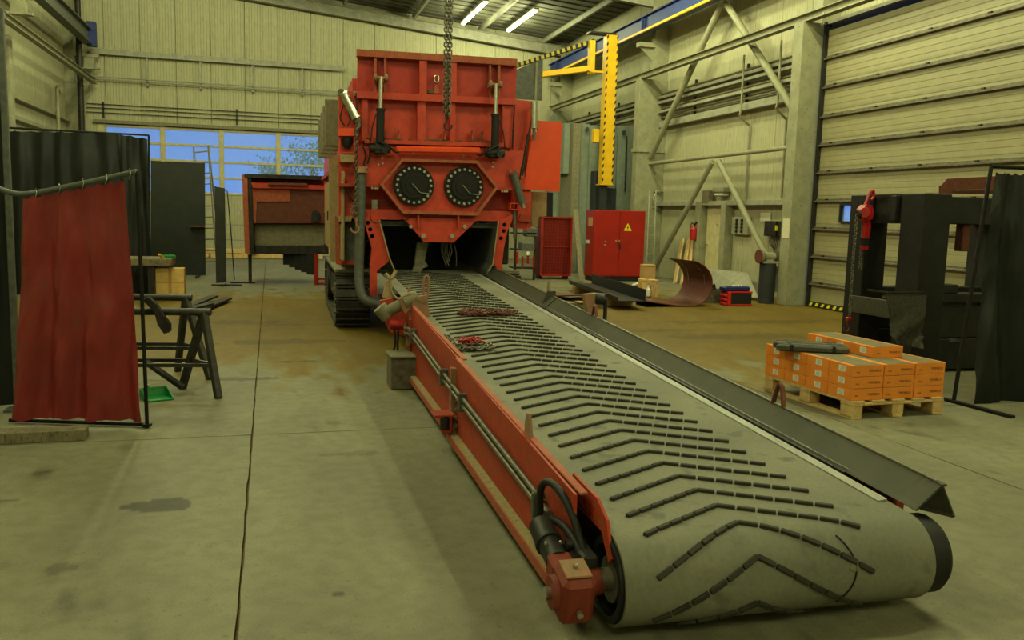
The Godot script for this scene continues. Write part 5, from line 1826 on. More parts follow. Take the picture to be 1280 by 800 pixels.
	box(st, Vector3((c0.x + c1.x) / 2, c0.y / 2, -0.11), Vector3(c1.x - c0.x, c0.y, 0.22), Basis.IDENTITY, 0.006)
	part("carton", st, M.board_pale, Cb)
	st = nb()
	box(st, Vector3((c0.x + c1.x) / 2, c0.y * 0.55, 0.002), Vector3(c1.x - c0.x, 0.012, 0.006))
	box(st, Vector3((c0.x + c1.x) / 2, c0.y / 2, 0.002), Vector3(0.05, c0.y, 0.005))
	part("tape", st, M.cardboard, Cb)

	# two steel trestles
	var tl := ["dark steel A-frame trestle with its legs splayed, nearer the green dustpan", "dark steel A-frame trestle standing behind the first, under the loose bars"]
	for k in 2:
		var o := Vector3(0, 0, 0) if k == 0 else Vector3(-0.12, 0, -0.85)
		var Tr = thing("trestle", tl[k], "trestle", Vector3(-0.6, 0, -7.7) + o, 0.0)
		var tp := lz(255, 390, 0.0) if k == 0 else lz(232, 372, 0.0)
		tp.y = minf(tp.y, 0.82)
		var dir := Vector3(-0.95, 0, -0.12)
		var fa := Vector3(0.17, 0, 0.23)
		var fb := Vector3(-0.16, 0, -0.22)
		for e in 2:
			var of: Vector3 = dir * e
			for f in [fa, fb]:
				st = nb()
				beam(st, tp + of, f + of, 0.055, 0.06, 0.006)
				part("leg", st, M.track_steel, Tr)
			st = nb()
			beam(st, (tp + of).lerp(fa + of, 0.62), (tp + of).lerp(fb + of, 0.62), 0.025, 0.04)
			part("crossbar", st, M.track_steel, Tr)
		st = nb()
		tube(st, tp - dir * 0.06, tp + dir * 1.1, 0.032, 0.032, 10)
		part("top_bar", st, M.track_steel, Tr)
		st = nb()
		beam(st, tp.lerp(fa, 0.62), (tp + dir).lerp(fa + dir, 0.62), 0.025, 0.03)
		beam(st, tp.lerp(fb, 0.62), (tp + dir).lerp(fb + dir, 0.62), 0.025, 0.03)
		part("stretcher", st, M.track_steel, Tr)
	# forged bracket hung over the trestle
	var Fb = thing("forged_bracket", "heavy dark curved bracket hooked over the trestle bar", "bracket", Vector3(-0.88, 0, -7.75), 0.0)
	st = nb()
	prism(st, [lz(178, 374, 0.06), lz(187, 371, 0.06), lz(197, 380, 0.06), lz(205, 393, 0.06), lz(214, 405, 0.06), lz(214, 414, 0.06), lz(206, 416, 0.06), lz(198, 405, 0.06), lz(194, 390, 0.06), lz(185, 380, 0.06)], 0.12, 0.02)
	part("bracket", st, M.dark_steel, Fb)
	st = nb()
	beam(st, lz(182, 452, 0.0), lz(228, 484, 0.05), 0.09, 0.03)
	tag(part("floor_bar", st, M.dark_steel, Fb), "flat bar slanting to the floor", "bar")
	Fb.get_node("floor_bar").remove_meta("category")
	# loose bars on the floor behind
	for k in 3:
		var e: Array = [[240, 391, 285, 373], [236, 383, 268, 370], [225, 389, 262, 380]][k]
		fr = Transform3D()
		var a := gy(e[0], e[1], 0.05 + 0.035 * k)
		var b := gy(e[2], e[3], 0.05 + 0.035 * k)
		st = nb()
		beam(st, a, b, 0.14, 0.035, 0.004)
		beam(st, a.lerp(b, 0.2) - Vector3(0, 0.03, 0), a.lerp(b, 0.3) - Vector3(0, 0.03, 0), 0.12, 0.03)
		tag(part("floor_plank", st, M.track_steel, self), "flat dark plank lying on the floor behind the trestles", "plank", "planks behind the trestles")
	# green dustpan
	var dp := gy(196, 499, 0.0)
	var D = thing("dustpan", "green plastic dustpan on the floor by the red curtain", "dustpan", Vector3(dp.x, 0, dp.z), 25.0)
	st = nb()
	quad(st, Vector3(-0.11, 0.004, 0.1), Vector3(0.11, 0.004, 0.1), Vector3(0.1, 0.012, -0.1), Vector3(-0.1, 0.012, -0.1))
	box(st, Vector3(0, 0.007, 0), Vector3(0.21, 0.008, 0.2))
	box(st, Vector3(0, 0.045, -0.1), Vector3(0.21, 0.08, 0.008), Basis(Vector3.RIGHT, -0.2))
	for s in [-1, 1]:
		prism(st, [Vector2(-0.1, 0.005), Vector2(0.1, 0.005), Vector2(0.09, 0.085), Vector2(0.06, 0.085)], 0.004, -0.004, Transform3D(Basis(Vector3.UP, PI / 2), Vector3(0.105 * s, 0, 0)))
	part("pan", st, M.green_plastic, D)
	st = nb()
	tube(st, Vector3(0, 0.06, -0.1), Vector3(0, 0.075, -0.26), 0.016, 0.013, 8)
	part("handle", st, M.green_plastic, D)
	# timber in the foreground
	fr = Transform3D()
	var e0 := gy(106, 552, 0.0)
	st = nb()
	box(st, Vector3(e0.x - 0.75, 0.04, e0.z - 0.07), Vector3(1.5, 0.08, 0.14), Basis(Vector3.UP, 0.02), 0.006)
	tag(part("timber", st, M.wood_old, self), "weathered squared timber lying before the red welding curtain", "timber")
	# stacked boards and scrap at the foot of the back door
	for k in 7:
		st = nb()
		var x := -2.4 + (k % 4) * 1.16 + 0.3 * (k / 4)
		var y := 0.08 + 0.16 * (k / 4)
		box(st, Vector3(x, y, -28.6 + 0.2 * (k % 2)), Vector3(1.1, 0.14, 0.3), Basis(Vector3.UP, 0.0), 0.01)
		tag(part("stacked_board", st, M.wood_new, self), "short pale board stacked at the foot of the glazed back door", "board", "boards at the back door")

# ------------------------------------------------------------------ press frame and curtain on the right
func build_right_side():
	var st: SurfaceTool
	var P = thing("press_frame", "black heavy steel press frame of square columns and deep beams", "press", Vector3(6.64, 0, -7.6), 0.0)
	var hgt := 1.94
	for c in [[0.0, 0.0, 0.36, 0.34], [0.0, -0.9, 0.31, 0.3], [1.75, 0.0, 0.36, 0.34], [1.75, -0.9, 0.31, 0.3]]:
		st = nb()
		box(st, Vector3(c[0] + c[2] / 2, hgt / 2, c[1] - c[3] / 2), Vector3(c[2], hgt, c[3]), Basis.IDENTITY, 0.01)
		part("column", st, M.press_paint, P)
	for x in [0.02, 1.77]:
		st = nb()
		box(st, Vector3(x + 0.02, 1.78, -0.62), Vector3(0.03, 0.30, 0.56))
		box(st, Vector3(x + 0.12, 1.92, -0.62), Vector3(0.24, 0.03, 0.56))
		box(st, Vector3(x + 0.12, 1.63, -0.62), Vector3(0.24, 0.03, 0.56))
		for k in 2: box(st, Vector3(x - 0.03, 1.78, -0.42 - k * 0.42), Vector3(0.06, 0.28, 0.08), Basis.IDENTITY, 0.006)
		part("top_beam", st, M.press_paint, P)
	for z in [-0.17, -1.05]:
		st = nb()
		box(st, Vector3(1.05, 1.77, z), Vector3(1.42, 0.29, 0.2), Basis.IDENTITY, 0.008)
		part("cross_beam", st, M.press_paint, P)
		st = nb()
		box(st, Vector3(1.05, 0.82, z), Vector3(1.42, 0.1, 0.22), Basis.IDENTITY, 0.008)
		box(st, Vector3(1.05, 0.55, z), Vector3(1.42, 0.34, 0.18), Basis.IDENTITY, 0.008)
		part("table_beam", st, M.press_paint, P)
		st = nb()
		box(st, Vector3(1.05, 0.2, z), Vector3(1.42, 0.34, 0.2), Basis.IDENTITY, 0.008)
		part("base_beam", st, M.press_paint, P)
	st = nb()
	box(st, Vector3(0.02, 0.66, -0.62), Vector3(0.06, 0.2, 0.95), Basis.IDENTITY, 0.006)
	part("side_rail", st, M.sheet_ragged, P)
	st = nb()
	tube(st, Vector3(0.62, 0.37, -0.17), Vector3(0.62, 0.46, -0.17), 0.07, 0.07, 16)
	tube(st, Vector3(0.62, 0.34, -0.17), Vector3(0.62, 0.38, -0.17), 0.13, 0.1, 16)
	part("jack", st, M.black, P)
	st = nb()
	box(st, Vector3(0.72, 1.48, -0.2), Vector3(0.1, 0.3, 0.12), Basis.IDENTITY, 0.01)
	part("guide_block", st, M.rust_brown, P)
	st = nb()
	box(st, Vector3(0.5, 0.92, -0.17), Vector3(0.22, 0.1, 0.2), Basis.IDENTITY, 0.01)
	part("table_block", st, M.press_paint, P)
	# sheet standing on the frame
	var Bs = thing("brown_sheet", "brown steel sheet with rounded corner standing on the press frame", "sheet", Vector3(6.64, 1.94, -8.2), 0.0)
	st = nb()
	prism(st, [lz(1176, 242, 0.0), lz(1176, 232, 0.0), lz(1184, 223.5, 0.0), lz(1248, 220, 0.0), lz(1250, 243, 0.0)], 0.0, -0.03)
	part("sheet", st, M.rust_brown, Bs)
	st = nb()
	beam(st, lz(1192, 238, 0.02), lz(1245, 236, 0.02), 0.012, 0.012)
	part("bead", st, M.worn_steel, Bs)
	# ragged dark sheet leaning on the side rail
	var Rs = thing("ragged_sheet", "torn dark rubber sheet hanging from the press side rail over the orange cartons", "sheet", Vector3(6.45, 0.3, -7.5), 0.0)
	st = nb()
	var g := []
	var edge := [Vector2(1107, 366), Vector2(1159, 366)]
	for j in 15:
		var row := []
		var v := j / 14.0
		var le: float = lerpf(1107, 1113, minf(v * 2.5, 1.0)) + rng.randf_range(-1, 1) * v + maxf(0, v - 0.8) * 30
		var re: float = lerpf(1159, 1153, v) + rng.randf_range(-1, 1) * v
		for i in 13:
			var u := i / 12.0
			var q := lz(lerpf(le, re, u), 366 + v * 70 - (1.0 - u) * maxf(0, v - 0.7) * 24, 0.0)
			row.append(q + Vector3(0, 0, (sin(u * 5 + v * 9) * 0.02 + rng.randf_range(-0.02, 0.02)) * clampf(v * 2.0 - 0.4, 0, 1)))
		g.append(row)
	st.set_smooth_group(1)
	for j in 14:
		for i in 12:
			quad(st, g[j + 1][i], g[j + 1][i + 1], g[j][i + 1], g[j][i])
			quad(st, g[j][i] - Vector3(0, 0, 0.006), g[j][i + 1] - Vector3(0, 0, 0.006), g[j + 1][i + 1] - Vector3(0, 0, 0.006), g[j + 1][i] - Vector3(0, 0, 0.006))
	part("sheet", st, M.sheet_ragged, Rs)
	st = nb()
	beam(st, lz(1106, 366, -0.01), lz(1160, 366, -0.01), 0.03, 0.02)
	beam(st, lz(1112, 366, -0.01), Vector3(lz(1112, 366, -0.01).x, lz(1112, 366, -0.01).y, -0.35), 0.02, 0.02)
	beam(st, lz(1154, 366, -0.01), Vector3(lz(1154, 366, -0.01).x, lz(1154, 366, -0.01).y, -0.12), 0.02, 0.02)
	part("hanging_rod", st, M.dark_steel, Rs)
	# lever hoist
	var hx := 6.55
	fr = Transform3D()
	var hp := gx(1086, 262, hx)
	var Hh = thing("lever_hoist", "red lever chain hoist hanging from the press frame", "hoist", hp, 0.0)
	var zf := 0.0
	st = nb()
	prism(st, [lz(1074, 262, zf), lz(1079, 256, zf), lz(1086, 256, zf), lz(1089, 264, zf), lz(1087, 274, zf), lz(1078, 276, zf), lz(1074, 270, zf)], 0.05, -0.05)
	tube(st, lz(1081, 266, 0.05), lz(1081, 266, 0.085), 0.065, 0.055, 18)
	part("body", st, M.hoist_red, Hh)
	st = nb()
	sweep(st, curve([lz(1081, 257, zf), lz(1084, 250, zf), lz(1087, 242, zf), lz(1091, 238, zf), lz(1092, 246, zf), lz(1089, 250, zf)], 4), 0.018, 8)
	part("top_hook", st, M.hoist_red, Hh)
	st = nb()
	prism(st, [lz(1079, 274, zf), lz(1086, 274, zf), lz(1087, 282, zf), lz(1085, 298, zf), lz(1078.5, 298, zf), lz(1080, 282, zf)], 0.025, -0.02)
	var lev = part("lever", st, M.hoist_red, Hh)
	st = nb()
	prism(st, [lz(1077, 298, zf), lz(1085, 298, zf), lz(1084, 307, zf), lz(1077.5, 307, zf)], 0.03, -0.025)
	part("grip", st, M.rubber_black, lev)
	st = nb()
	prism(st, [lz(1077, 307, zf), lz(1083.5, 307, zf), lz(1083, 312, zf), lz(1077, 312, zf)], 0.03, -0.025)
	part("grip_end", st, M.hoist_red, lev)
	st = nb()
	tube(st, lz(1075, 268, 0.02), lz(1071, 268, 0.02), 0.05, 0.045, 14)
	part("handwheel", st, M.black, Hh)
	st = nb()
	chain(st, [lz(1071, 270, 0.02), lz(1066, 330, 0.02), lz(1062, 396, 0.02)], 0.042, 0.03, 0.005)
	chain(st, [lz(1079, 276, -0.03), lz(1075, 336, -0.03)], 0.042, 0.03, 0.005)
	part("load_chain", st, M.worn_steel, Hh)
	st = nb()
	box(st, lz(1060.5, 399, 0.02), Vector3(0.06, 0.05, 0.05), Basis.IDENTITY, 0.01)
	var hb = part("hook_block", st, M.hoist_red, Hh)
	st = nb()
	hook(st, lz(1060, 401, 0.02), 0.13, Vector3.RIGHT)
	part("hook", st, M.rust_brown, hb)

	# black welding curtain on a leaning tube stand
	var C = thing("welding_curtain", "black welding curtain on a leaning tube stand beside the press frame", "curtain", Vector3(6.1, 0, -6.3), 0.0)
	st = nb()
	var fp := lz(1239, 208, 0)
	var fb := lz(1192, 503, 0)
	fb.y = 0.02
	tube(st, fb, fp, 0.018, 0.018, 8)
	tube(st, fp, fp + Vector3(1.6, 0, 0), 0.018, 0.018, 8)
	tube(st, fp + Vector3(1.6, 0, 0), Vector3(fb.x + 1.9, 0.02, 0), 0.018, 0.018, 8)
	part("frame", st, M.pipe_black, C)
	for x in [fb.x, fb.x + 1.9]:
		st = nb()
		box(st, Vector3(x, 0.012, 0.18), Vector3(0.06, 0.024, 0.9), Basis(Vector3.UP, 0.05))
		part("foot", st, M.pipe_black, C)
	cloth("curtain", lz(1246, 215, 0.03), lz(1300, 218, 0.03), lz(1212, 509, 0.05), lz(1345, 512, 0.05), 2.4, 0.05, M.curtain_black, C, 40, 24, 0.015, 23)
	st = nb()
	var k0 := lz(1246, 218, 0.07)
	var k1 := lz(1251, 250, 0.09)
	var k2 := lz(1236, 270, 0.07)
	tri(st, k0, k2, k1)
	tri(st, k0 - Vector3(0, 0, 0.004), k1 - Vector3(0, 0, 0.004), k2 - Vector3(0, 0, 0.004))
	part("folded_corner", st, M.screen_grey, C)

# ------------------------------------------------------------------ far right: cabinets, grinder, scrap
func build_back_right():
	var st: SurfaceTool
	# red switch cabinet
	var zc := -20.0
	var c0 := gz(740, 350, zc)
	var c1 := gz(803.5, 350, zc)
	var ct := gz(772, 263, zc)
	var A = thing("switch_cabinet", "red two-door electrical cabinet with a yellow warning triangle", "cabinet", Vector3((c0.x + c1.x) / 2, 0, zc), 0.0)
	var w := c1.x - c0.x
	st = nb()
	box(st, Vector3(0, ct.y / 2 + 0.06, -0.3), Vector3(w, ct.y - 0.12, 0.56), Basis.IDENTITY, 0.008)
	part("body", st, M.cabinet_red, A)
	st = nb()
	box(st, Vector3(0, 0.06, -0.3), Vector3(w - 0.04, 0.12, 0.5))
	part("plinth", st, M.black, A)
	for s in [-1, 1]:
		st = nb()
		box(st, Vector3(s * w / 4, ct.y / 2 + 0.07, -0.01), Vector3(w / 2 - 0.012, ct.y - 0.16, 0.02), Basis.IDENTITY, 0.004)
		var dr = part("door", st, M.cabinet_red, A)
		if s > 0:
			st = nb()
			var tc := lz(784.8, 285, 0.004)
			prism(st, [tc + Vector3(-0.11, -0.07, 0), tc + Vector3(0.11, -0.07, 0), tc + Vector3(0, 0.12, 0)], 0.004, 0.0)
			var sg = part("warning_sign", st, M.label_yellow, dr)
			st = nb()
			prism(st, [tc + Vector3(0.015, 0.07, 0), tc + Vector3(-0.03, 0.0, 0), tc + Vector3(-0.003, 0.0, 0), tc + Vector3(-0.02, -0.055, 0), tc + Vector3(0.03, 0.015, 0), tc + Vector3(0.005, 0.015, 0)], 0.007, 0.003)
			part("bolt_symbol", st, M.black, sg)
			st = nb()
			box(st, lz(775, 308, 0.02), Vector3(0.03, 0.14, 0.04), Basis.IDENTITY, 0.008)
			part("door_handle", st, M.black, dr)
		st = nb()
		for q in ([[757, 302], [756, 306]] if s < 0 else [[770, 301], [774, 301]]):
			tube(st, lz(q[0], q[1], 0.0), lz(q[0], q[1], 0.03), 0.022, 0.02, 8)
		part("lock", st, M.bolt, dr)
	st = nb()
	box(st, Vector3(-w / 2 - 0.005, ct.y * 0.83, -0.25), Vector3(0.012, 0.22, 0.28))
	part("side_label", st, M.cardboard, A)
	st = nb()
	box(st, Vector3(-w / 2 - 0.01, ct.y * 0.55, -0.4), Vector3(0.02, 0.08, 0.2))
	part("side_socket", st, M.white, A)
	# red mesh cabinet
	var m0 := gz(675, 345, -20.6)
	var m1 := gz(713.5, 345, -20.6)
	var mt := gz(694, 271, -20.6)
	var Bm = thing("mesh_cabinet", "smaller red cabinet with a mesh front standing beside the shredder's open door", "cabinet", Vector3((m0.x + m1.x) / 2, 0, -20.6), 0.0)
	w = m1.x - m0.x
	var yb := m0.y
	st = nb()
	box(st, Vector3(0, (mt.y + yb) / 2, -0.3), Vector3(w, mt.y - yb, 0.5), Basis.IDENTITY, 0.006)
	part("body", st, M.rust_red, Bm)
	st = nb()
	for s in [-1, 1]:
		box(st, Vector3(s * (w / 2 - 0.025), (mt.y + yb) / 2, -0.02), Vector3(0.05, mt.y - yb, 0.06))
		box(st, Vector3(0, (mt.y + yb) / 2 + s * ((mt.y - yb) / 2 - 0.02), -0.02), Vector3(w, 0.045, 0.062))
	box(st, Vector3(0, (mt.y + yb) / 2, -0.03), Vector3(w, 0.03, 0.05))
	part("frame", st, M.cabinet_red, Bm)
	st = nb()
	for k in 18: box(st, Vector3(-w / 2 + w * (k + 0.5) / 18, (mt.y + yb) / 2, -0.035), Vector3(0.008, mt.y - yb - 0.06, 0.006))
	for k in 34: box(st, Vector3(0, yb + (mt.y - yb) * (k + 0.5) / 34, -0.035), Vector3(w - 0.06, 0.008, 0.006))
	part("mesh", st, M.cabinet_red, Bm)
	for s in [-1, 1]:
		st = nb()
		box(st, Vector3(s * (w / 2 - 0.06), yb / 2, -0.3), Vector3(0.08, yb, 0.3))
		part("leg", st, M.dark_steel, Bm)
	# tool trolley left of it
	var T = thing("tool_trolley", "dark tool trolley with red handles behind the shredder's right corner", "trolley", gy(655, 350, 0.0), 0.0)
	st = nb()
	for q in [[644, 300], [668, 300]]: box(st, Vector3(lz(q[0], 320, 0).x, 0.65, 0), Vector3(0.05, 1.3, 0.05))
	for y in [0.3, 0.75, 1.15]: box(st, Vector3(lz(656, 320, 0).x, y, -0.2), Vector3(0.55, 0.04, 0.5))
	part("frame", st, M.dark_steel, T)
	st = nb()
	box(st, lz(658, 308, -0.1), Vector3(0.35, 0.2, 0.3), Basis.IDENTITY, 0.02)
	box(st, lz(663, 290, -0.1), Vector3(0.3, 0.22, 0.3), Basis.IDENTITY, 0.02)
	part("tool_case", st, M.hammer_grey, T)
	for k in 4:
		st = nb()
		box(st, lz(646 + k * 7.0, 322 + (k % 2) * 6, 0.08), Vector3(0.05, 0.3, 0.05), Basis.IDENTITY, 0.01)
		part("red_handle", st, M.cabinet_red, T)
	st = nb()
	tube(st, lz(660, 317, 0.12), lz(660, 317, 0.16), 0.05, 0.04, 10)
	part("cap", st, M.white, T)
	# green-grey machine tool casing
	var zg := -23.0
	var Gc = thing("machine_casing", "tall green-grey machine casing of flat upright panels behind the red cabinet", "casing", Vector3(8.6, 0, zg), 0.0)
	for p in [[711, 720.5, 153.5, 0.06], [720, 731, 154, -0.06], [731, 748, 156, -0.04], [766, 785.5, 156.5, -0.02], [747, 767, 158, -0.1]]:
		var a := lz(p[0], 330, p[3])
		var b := lz(p[1], 330, p[3])
		var t := lz(p[0], p[2], p[3])
		st = nb()
		box(st, Vector3((a.x + b.x) / 2, t.y / 2, p[3] - 0.5), Vector3(b.x - a.x - 0.008, t.y, 1.0), Basis.IDENTITY, 0.01)
		part("panel", st, M.dusty_grey if p[0] == 711 else M.green_grey, Gc)
	st = nb()          # the bay under the first panel stands open
	var o0 := lz(704, 217, -0.2)
	var o1 := lz(711, 217, -0.2)
	box(st, Vector3((o0.x + o1.x) / 2, (lz(704, 154, -0.2).y + o0.y) / 2, -0.7), Vector3(o1.x - o0.x, lz(704, 154, -0.2).y - o0.y, 1.0), Basis.IDENTITY, 0.01)
	box(st, Vector3((o0.x + o1.x) / 2, o0.y / 2, -1.15), Vector3(o1.x - o0.x, o0.y, 0.1))
	part("open_bay", st, M.green_grey, Gc)
	st = nb()
	for q in [[734, 161], [780, 165]]: tube(st, lz(q[0], q[1], 0.0), lz(q[0], q[1], 0.12), 0.05, 0.05, 10)
	tube(st, lz(783.5, 170, 0.04), lz(781.5, 238, 0.04), 0.025, 0.025, 8)
	part("fitting", st, M.dark_steel, Gc)
	for q in [[741, 214, 752, 262], [752.5, 235.5, 770, 262]]:
		var a := lz(q[0], q[3], 0.3)
		var b := lz(q[2], q[1], 0.3)
		st = nb()
		box(st, Vector3((a.x + b.x) / 2, b.y / 2, 0.2), Vector3(b.x - a.x, b.y, 0.3), Basis.IDENTITY, 0.01)
		part("control_box", st, M.slate, Gc)
	# yellow jib column with striped edges, arm and stay
	var J = thing("jib_crane", "yellow jib crane column with black hazard edges and a side arm", "crane", Vector3(gz(760, 230, -22.2).x, 0, -22.2), 0.0)
	fr = Transform3D()
	fr = J.transform
	var j0 := lz(752, 230, 0.0)
	var j1 := lz(766, 230, 0.0)
	var jt := lz(764, 43, 0.0)
	st = nb()
	box(st, Vector3((j0.x + j1.x) / 2, (jt.y + j0.y) / 2, -0.14), Vector3(j1.x - j0.x, jt.y - j0.y, 0.28), Basis.IDENTITY, 0.01)
	part("column", st, M.yellow, J)
	st = nb()
	box(st, Vector3((j0.x + j1.x) / 2 - 0.04, j0.y / 2, -0.25), Vector3(0.2, j0.y + 0.1, 0.2))
	part("pedestal", st, M.slate, J)
	st = nb()
	box(st, Vector3((j0.x + j1.x) / 2 - 0.02, j0.y - 0.01, -0.14), Vector3(j1.x - j0.x + 0.06, 0.03, 0.32))
	part("foot_plate", st, M.yellow, J)
	st = nb()
	var yy := j0.y + 0.05
	while yy < jt.y - 0.1:
		for s in [0, 1]:
			var x: float = j0.x + 0.0 if s == 0 else j1.x - 0.045
			prism(st, [Vector2(x, yy), Vector2(x + 0.045, yy + 0.05), Vector2(x + 0.045, yy + 0.13), Vector2(x, yy + 0.08)], 0.004, -0.002)
		yy += 0.19
	part("hazard_stripe", st, M.black, J).set_meta("kind", "stuff")
	st = nb()
	var k0 := lz(744.5, 170, 0.0)
	box(st, k0, Vector3(0.16, 0.36, 0.2), Basis.IDENTITY, 0.015)
	part("junction_box", st, M.yellow, J)
	st = nb()
	beam(st, lz(742, 89, 0.0), lz(735, 86, 0.0), 0.1, 0.1)
	var am := [lz(752, 88, 0.0), lz(741, 87, 0.0)]
	box(st, Vector3(lz(741, 70, 0).x, (lz(741, 50, 0).y + lz(741, 92, 0).y) / 2, -0.1), Vector3(0.15, lz(741, 50, 0).y - lz(741, 92, 0).y, 0.2), Basis.IDENTITY, 0.01)
	beam(st, lz(740, 85.5, -0.1), lz(672, 94, -1.2), 0.16, 0.15, 0.01)
	beam(st, lz(738, 89, 0.0), lz(754, 90, 0.0), 0.05, 0.05)
	part("arm", st, M.yellow, J)
	st = nb()
	var s0 := lz(744, 51, -0.1)
	var s1 := lz(640, 84, -1.6)
	beam(st, s0, s1, 0.1, 0.1)
	var sb = part("striped_stay", st, M.stay_yellow, J)
	st = nb()
	for k in 16:
		var a := s0.lerp(s1, (k + 0.1) / 16.0)
		var b := s0.lerp(s1, (k + 0.55) / 16.0)
		beam(st, a, b + Vector3(0, 0, 0.0), 0.104, 0.104)
	part("stripe", st, M.black, sb)
	st = nb()
	box(st, Vector3(lz(754, 43, 0).x, jt.y + 0.02, -0.14), Vector3(0.75, 0.04, 0.34))
	part("cap_plate", st, M.dark_steel, J)
	# leaning plank
	fr = Transform3D()
	st = nb()
	beam(st, lz(727, 352, -19.3), lz(719.5, 262, -20.3), 0.12, 0.035, 0.004)
	tag(part("leaning_plank", st, M.wood_old, self), "tall pale plank leaning between the mesh cabinet and the red cabinet", "plank")
	# tall ladder against the column
	var L = thing("ladder", "tall steel ladder leaning beside the red electrical cabinet", "ladder", Vector3(9.45, 0, -20.9), 0.0)
	var r0 := lz(808, 336, 0.2)
	var r1 := lz(817, 336, 0.2)
	var q0 := lz(812, 238, -0.35)
	var q1 := lz(820, 238, -0.35)
	r0.y = 0.0; r1.y = 0.0
	for s in [[r0, q0], [r1, q1]]:
		st = nb()
		beam(st, s[0], s[1], 0.03, 0.07, 0.004)
		part("rail", st, M.steel_grey, L)
	for k in 9:
		st = nb()
		beam(st, r0.lerp(q0, (k + 0.7) / 9.5), r1.lerp(q1, (k + 0.7) / 9.5), 0.03, 0.03)
		part("rung", st, M.steel_grey, L)
	# hose hung on the wall above the ladder
	fr = Transform3D()
	st = nb()
	var hc := gz(822, 252, -21.66)
	var lp := []
	for k in 14: lp.append(hc + Vector3(0.14 * cos(k * TAU / 14), 0.26 * sin(k * TAU / 14), 0.0))
	sweep(st, lp, 0.018, 6, true, Vector3.BACK)
	beam(st, hc + Vector3(-0.12, 0.27, 0), hc + Vector3(0.12, 0.27, 0), 0.07, 0.03)
	tag(part("hose_coil", st, M.bright_steel, self), "loop of pale hose hung on the column above the ladder", "hose")

	# wall things: control box with sockets, dark switch box, papers, extinguisher and its sign
	var b0 := gx(915, 271, 10.25)
	var b1 := gx(934, 294, 10.25)
	var E = thing("socket_panel", "grey wall socket panel with two rows of round outlets", "socket panel", Vector3(10.3, b1.y, (b0.z + b1.z) / 2), -90.0)
	w = absf(b1.z - b0.z)
	var hh := b0.y - b1.y
	st = nb()
	box(st, Vector3(0, hh / 2, 0), Vector3(w, hh, 0.1), Basis.IDENTITY, 0.012)
	part("case", st, M.column, E)
	for k in 8:
		st = nb()
		var c := Vector3(-w * 0.16 + (k % 2) * w * 0.32, hh * (0.2 + 0.2 * (k / 2)), 0.05)
		tube(st, c, c + Vector3(0, 0, 0.03), 0.038, 0.034, 12)
		part("outlet", st, M.black, E)
	var d0 := gx(955, 276, 10.2)
	var d1 := gx(976, 296, 10.2)
	var Sx = thing("switch_box", "dark switch box on the wall with wires hanging over the grinder", "switch box", Vector3(10.28, d1.y, (d0.z + d1.z) / 2), -90.0)
	w = absf(d1.z - d0.z)
	hh = d0.y - d1.y
	st = nb()
	box(st, Vector3(0, hh / 2, 0), Vector3(w, hh, 0.14), Basis.IDENTITY, 0.01)
	box(st, Vector3(0.06, hh / 2, 0.09), Vector3(w * 0.4, hh * 0.95, 0.08), Basis.IDENTITY, 0.01)
	part("case", st, M.dark_steel, Sx)
	st = nb()
	box(st, Vector3(w * 0.28, hh * 0.55, 0.1), Vector3(0.03, hh * 0.35, 0.06))
	part("yellow_switch", st, M.label_yellow, Sx)
	st = nb()
	for k in 6:
		var a := Vector3(-0.12 + k * 0.06, 0.0, 0.03)
		sweep(st, curve([a, a + Vector3(0.02, -0.14, 0.03), Vector3(0.05, -0.3 - 0.02 * k, 0.02), Vector3(0.08, -0.42, 0.0)], 4), 0.007, 5)
	part("wires", st, M.rubber_black, Sx)
	fr = Transform3D()
	for q in [[951, 266, 963, 277, 10.33, 0], [979, 273, 986, 298, 9.535, 1]]:
		var a := gx(q[0], q[1], q[4])
		var b := gx(q[2], q[3], q[4])
		st = nb()
		box(st, (a + b) / 2, Vector3(0.004, absf(a.y - b.y), absf(a.z - b.z)))
		tag(part("notice_sheet", st, M.paper, self), ["pale paper notice taped to the wall above the switch box", "pale paper notice taped to the column beside the sectional door"][q[5]], "notice")
	var ex := gx(867, 299, 10.08)
	var F = thing("fire_extinguisher", "red fire extinguisher hanging on the wall above the leaning boards", "extinguisher", Vector3(ex.x, ex.y - 0.02, ex.z), 0.0)
	st = nb()
	lathe(st, [Vector2(0, 0), Vector2(0.095, 0.0), Vector2(0.1, 0.02), Vector2(0.1, 0.27), Vector2(0.07, 0.32), Vector2(0.03, 0.34), Vector2(0, 0.34)], 18)
	part("cylinder", st, M.hoist_red, F)
	st = nb()
	tube(st, Vector3(0, 0.33, 0), Vector3(0, 0.4, 0), 0.022, 0.02, 8)
	box(st, Vector3(0, 0.41, 0.06), Vector3(0.03, 0.02, 0.16), Basis(Vector3.RIGHT, -0.5))
	sweep(st, curve([Vector3(0, 0.37, -0.02), Vector3(-0.02, 0.42, -0.08), Vector3(-0.03, 0.34, -0.12), Vector3(-0.03, 0.15, -0.11)], 4), 0.012, 6)
	part("valve", st, M.black, F)
	st = nb()
	box(st, Vector3(0.18, 0.2, 0), Vector3(0.16, 0.1, 0.12))
	part("wall_bracket", st, M.dark_steel, F)
	fr = Transform3D()
	var sg0 := gx(870, 271, 10.34)
	var sg1 := gx(875.5, 279, 10.34)
	var Sg = thing("extinguisher_sign", "small red pictogram sign on the wall above the fire extinguisher", "sign", (sg0 + sg1) / 2, -90.0)
	st = nb()
	box(st, Vector3.ZERO, Vector3(absf(sg1.z - sg0.z), absf(sg1.y - sg0.y), 0.008))
	part("plate", st, M.column, Sg)
	st = nb()
	box(st, Vector3(0, -0.02, 0.006), Vector3(0.055, 0.13, 0.006))
	box(st, Vector3(0, 0.06, 0.006), Vector3(0.12, 0.035, 0.006))
	box(st, Vector3(0, -0.085, 0.006), Vector3(0.1, 0.02, 0.006))
	part("pictogram", st, M.hoist_red, Sg)
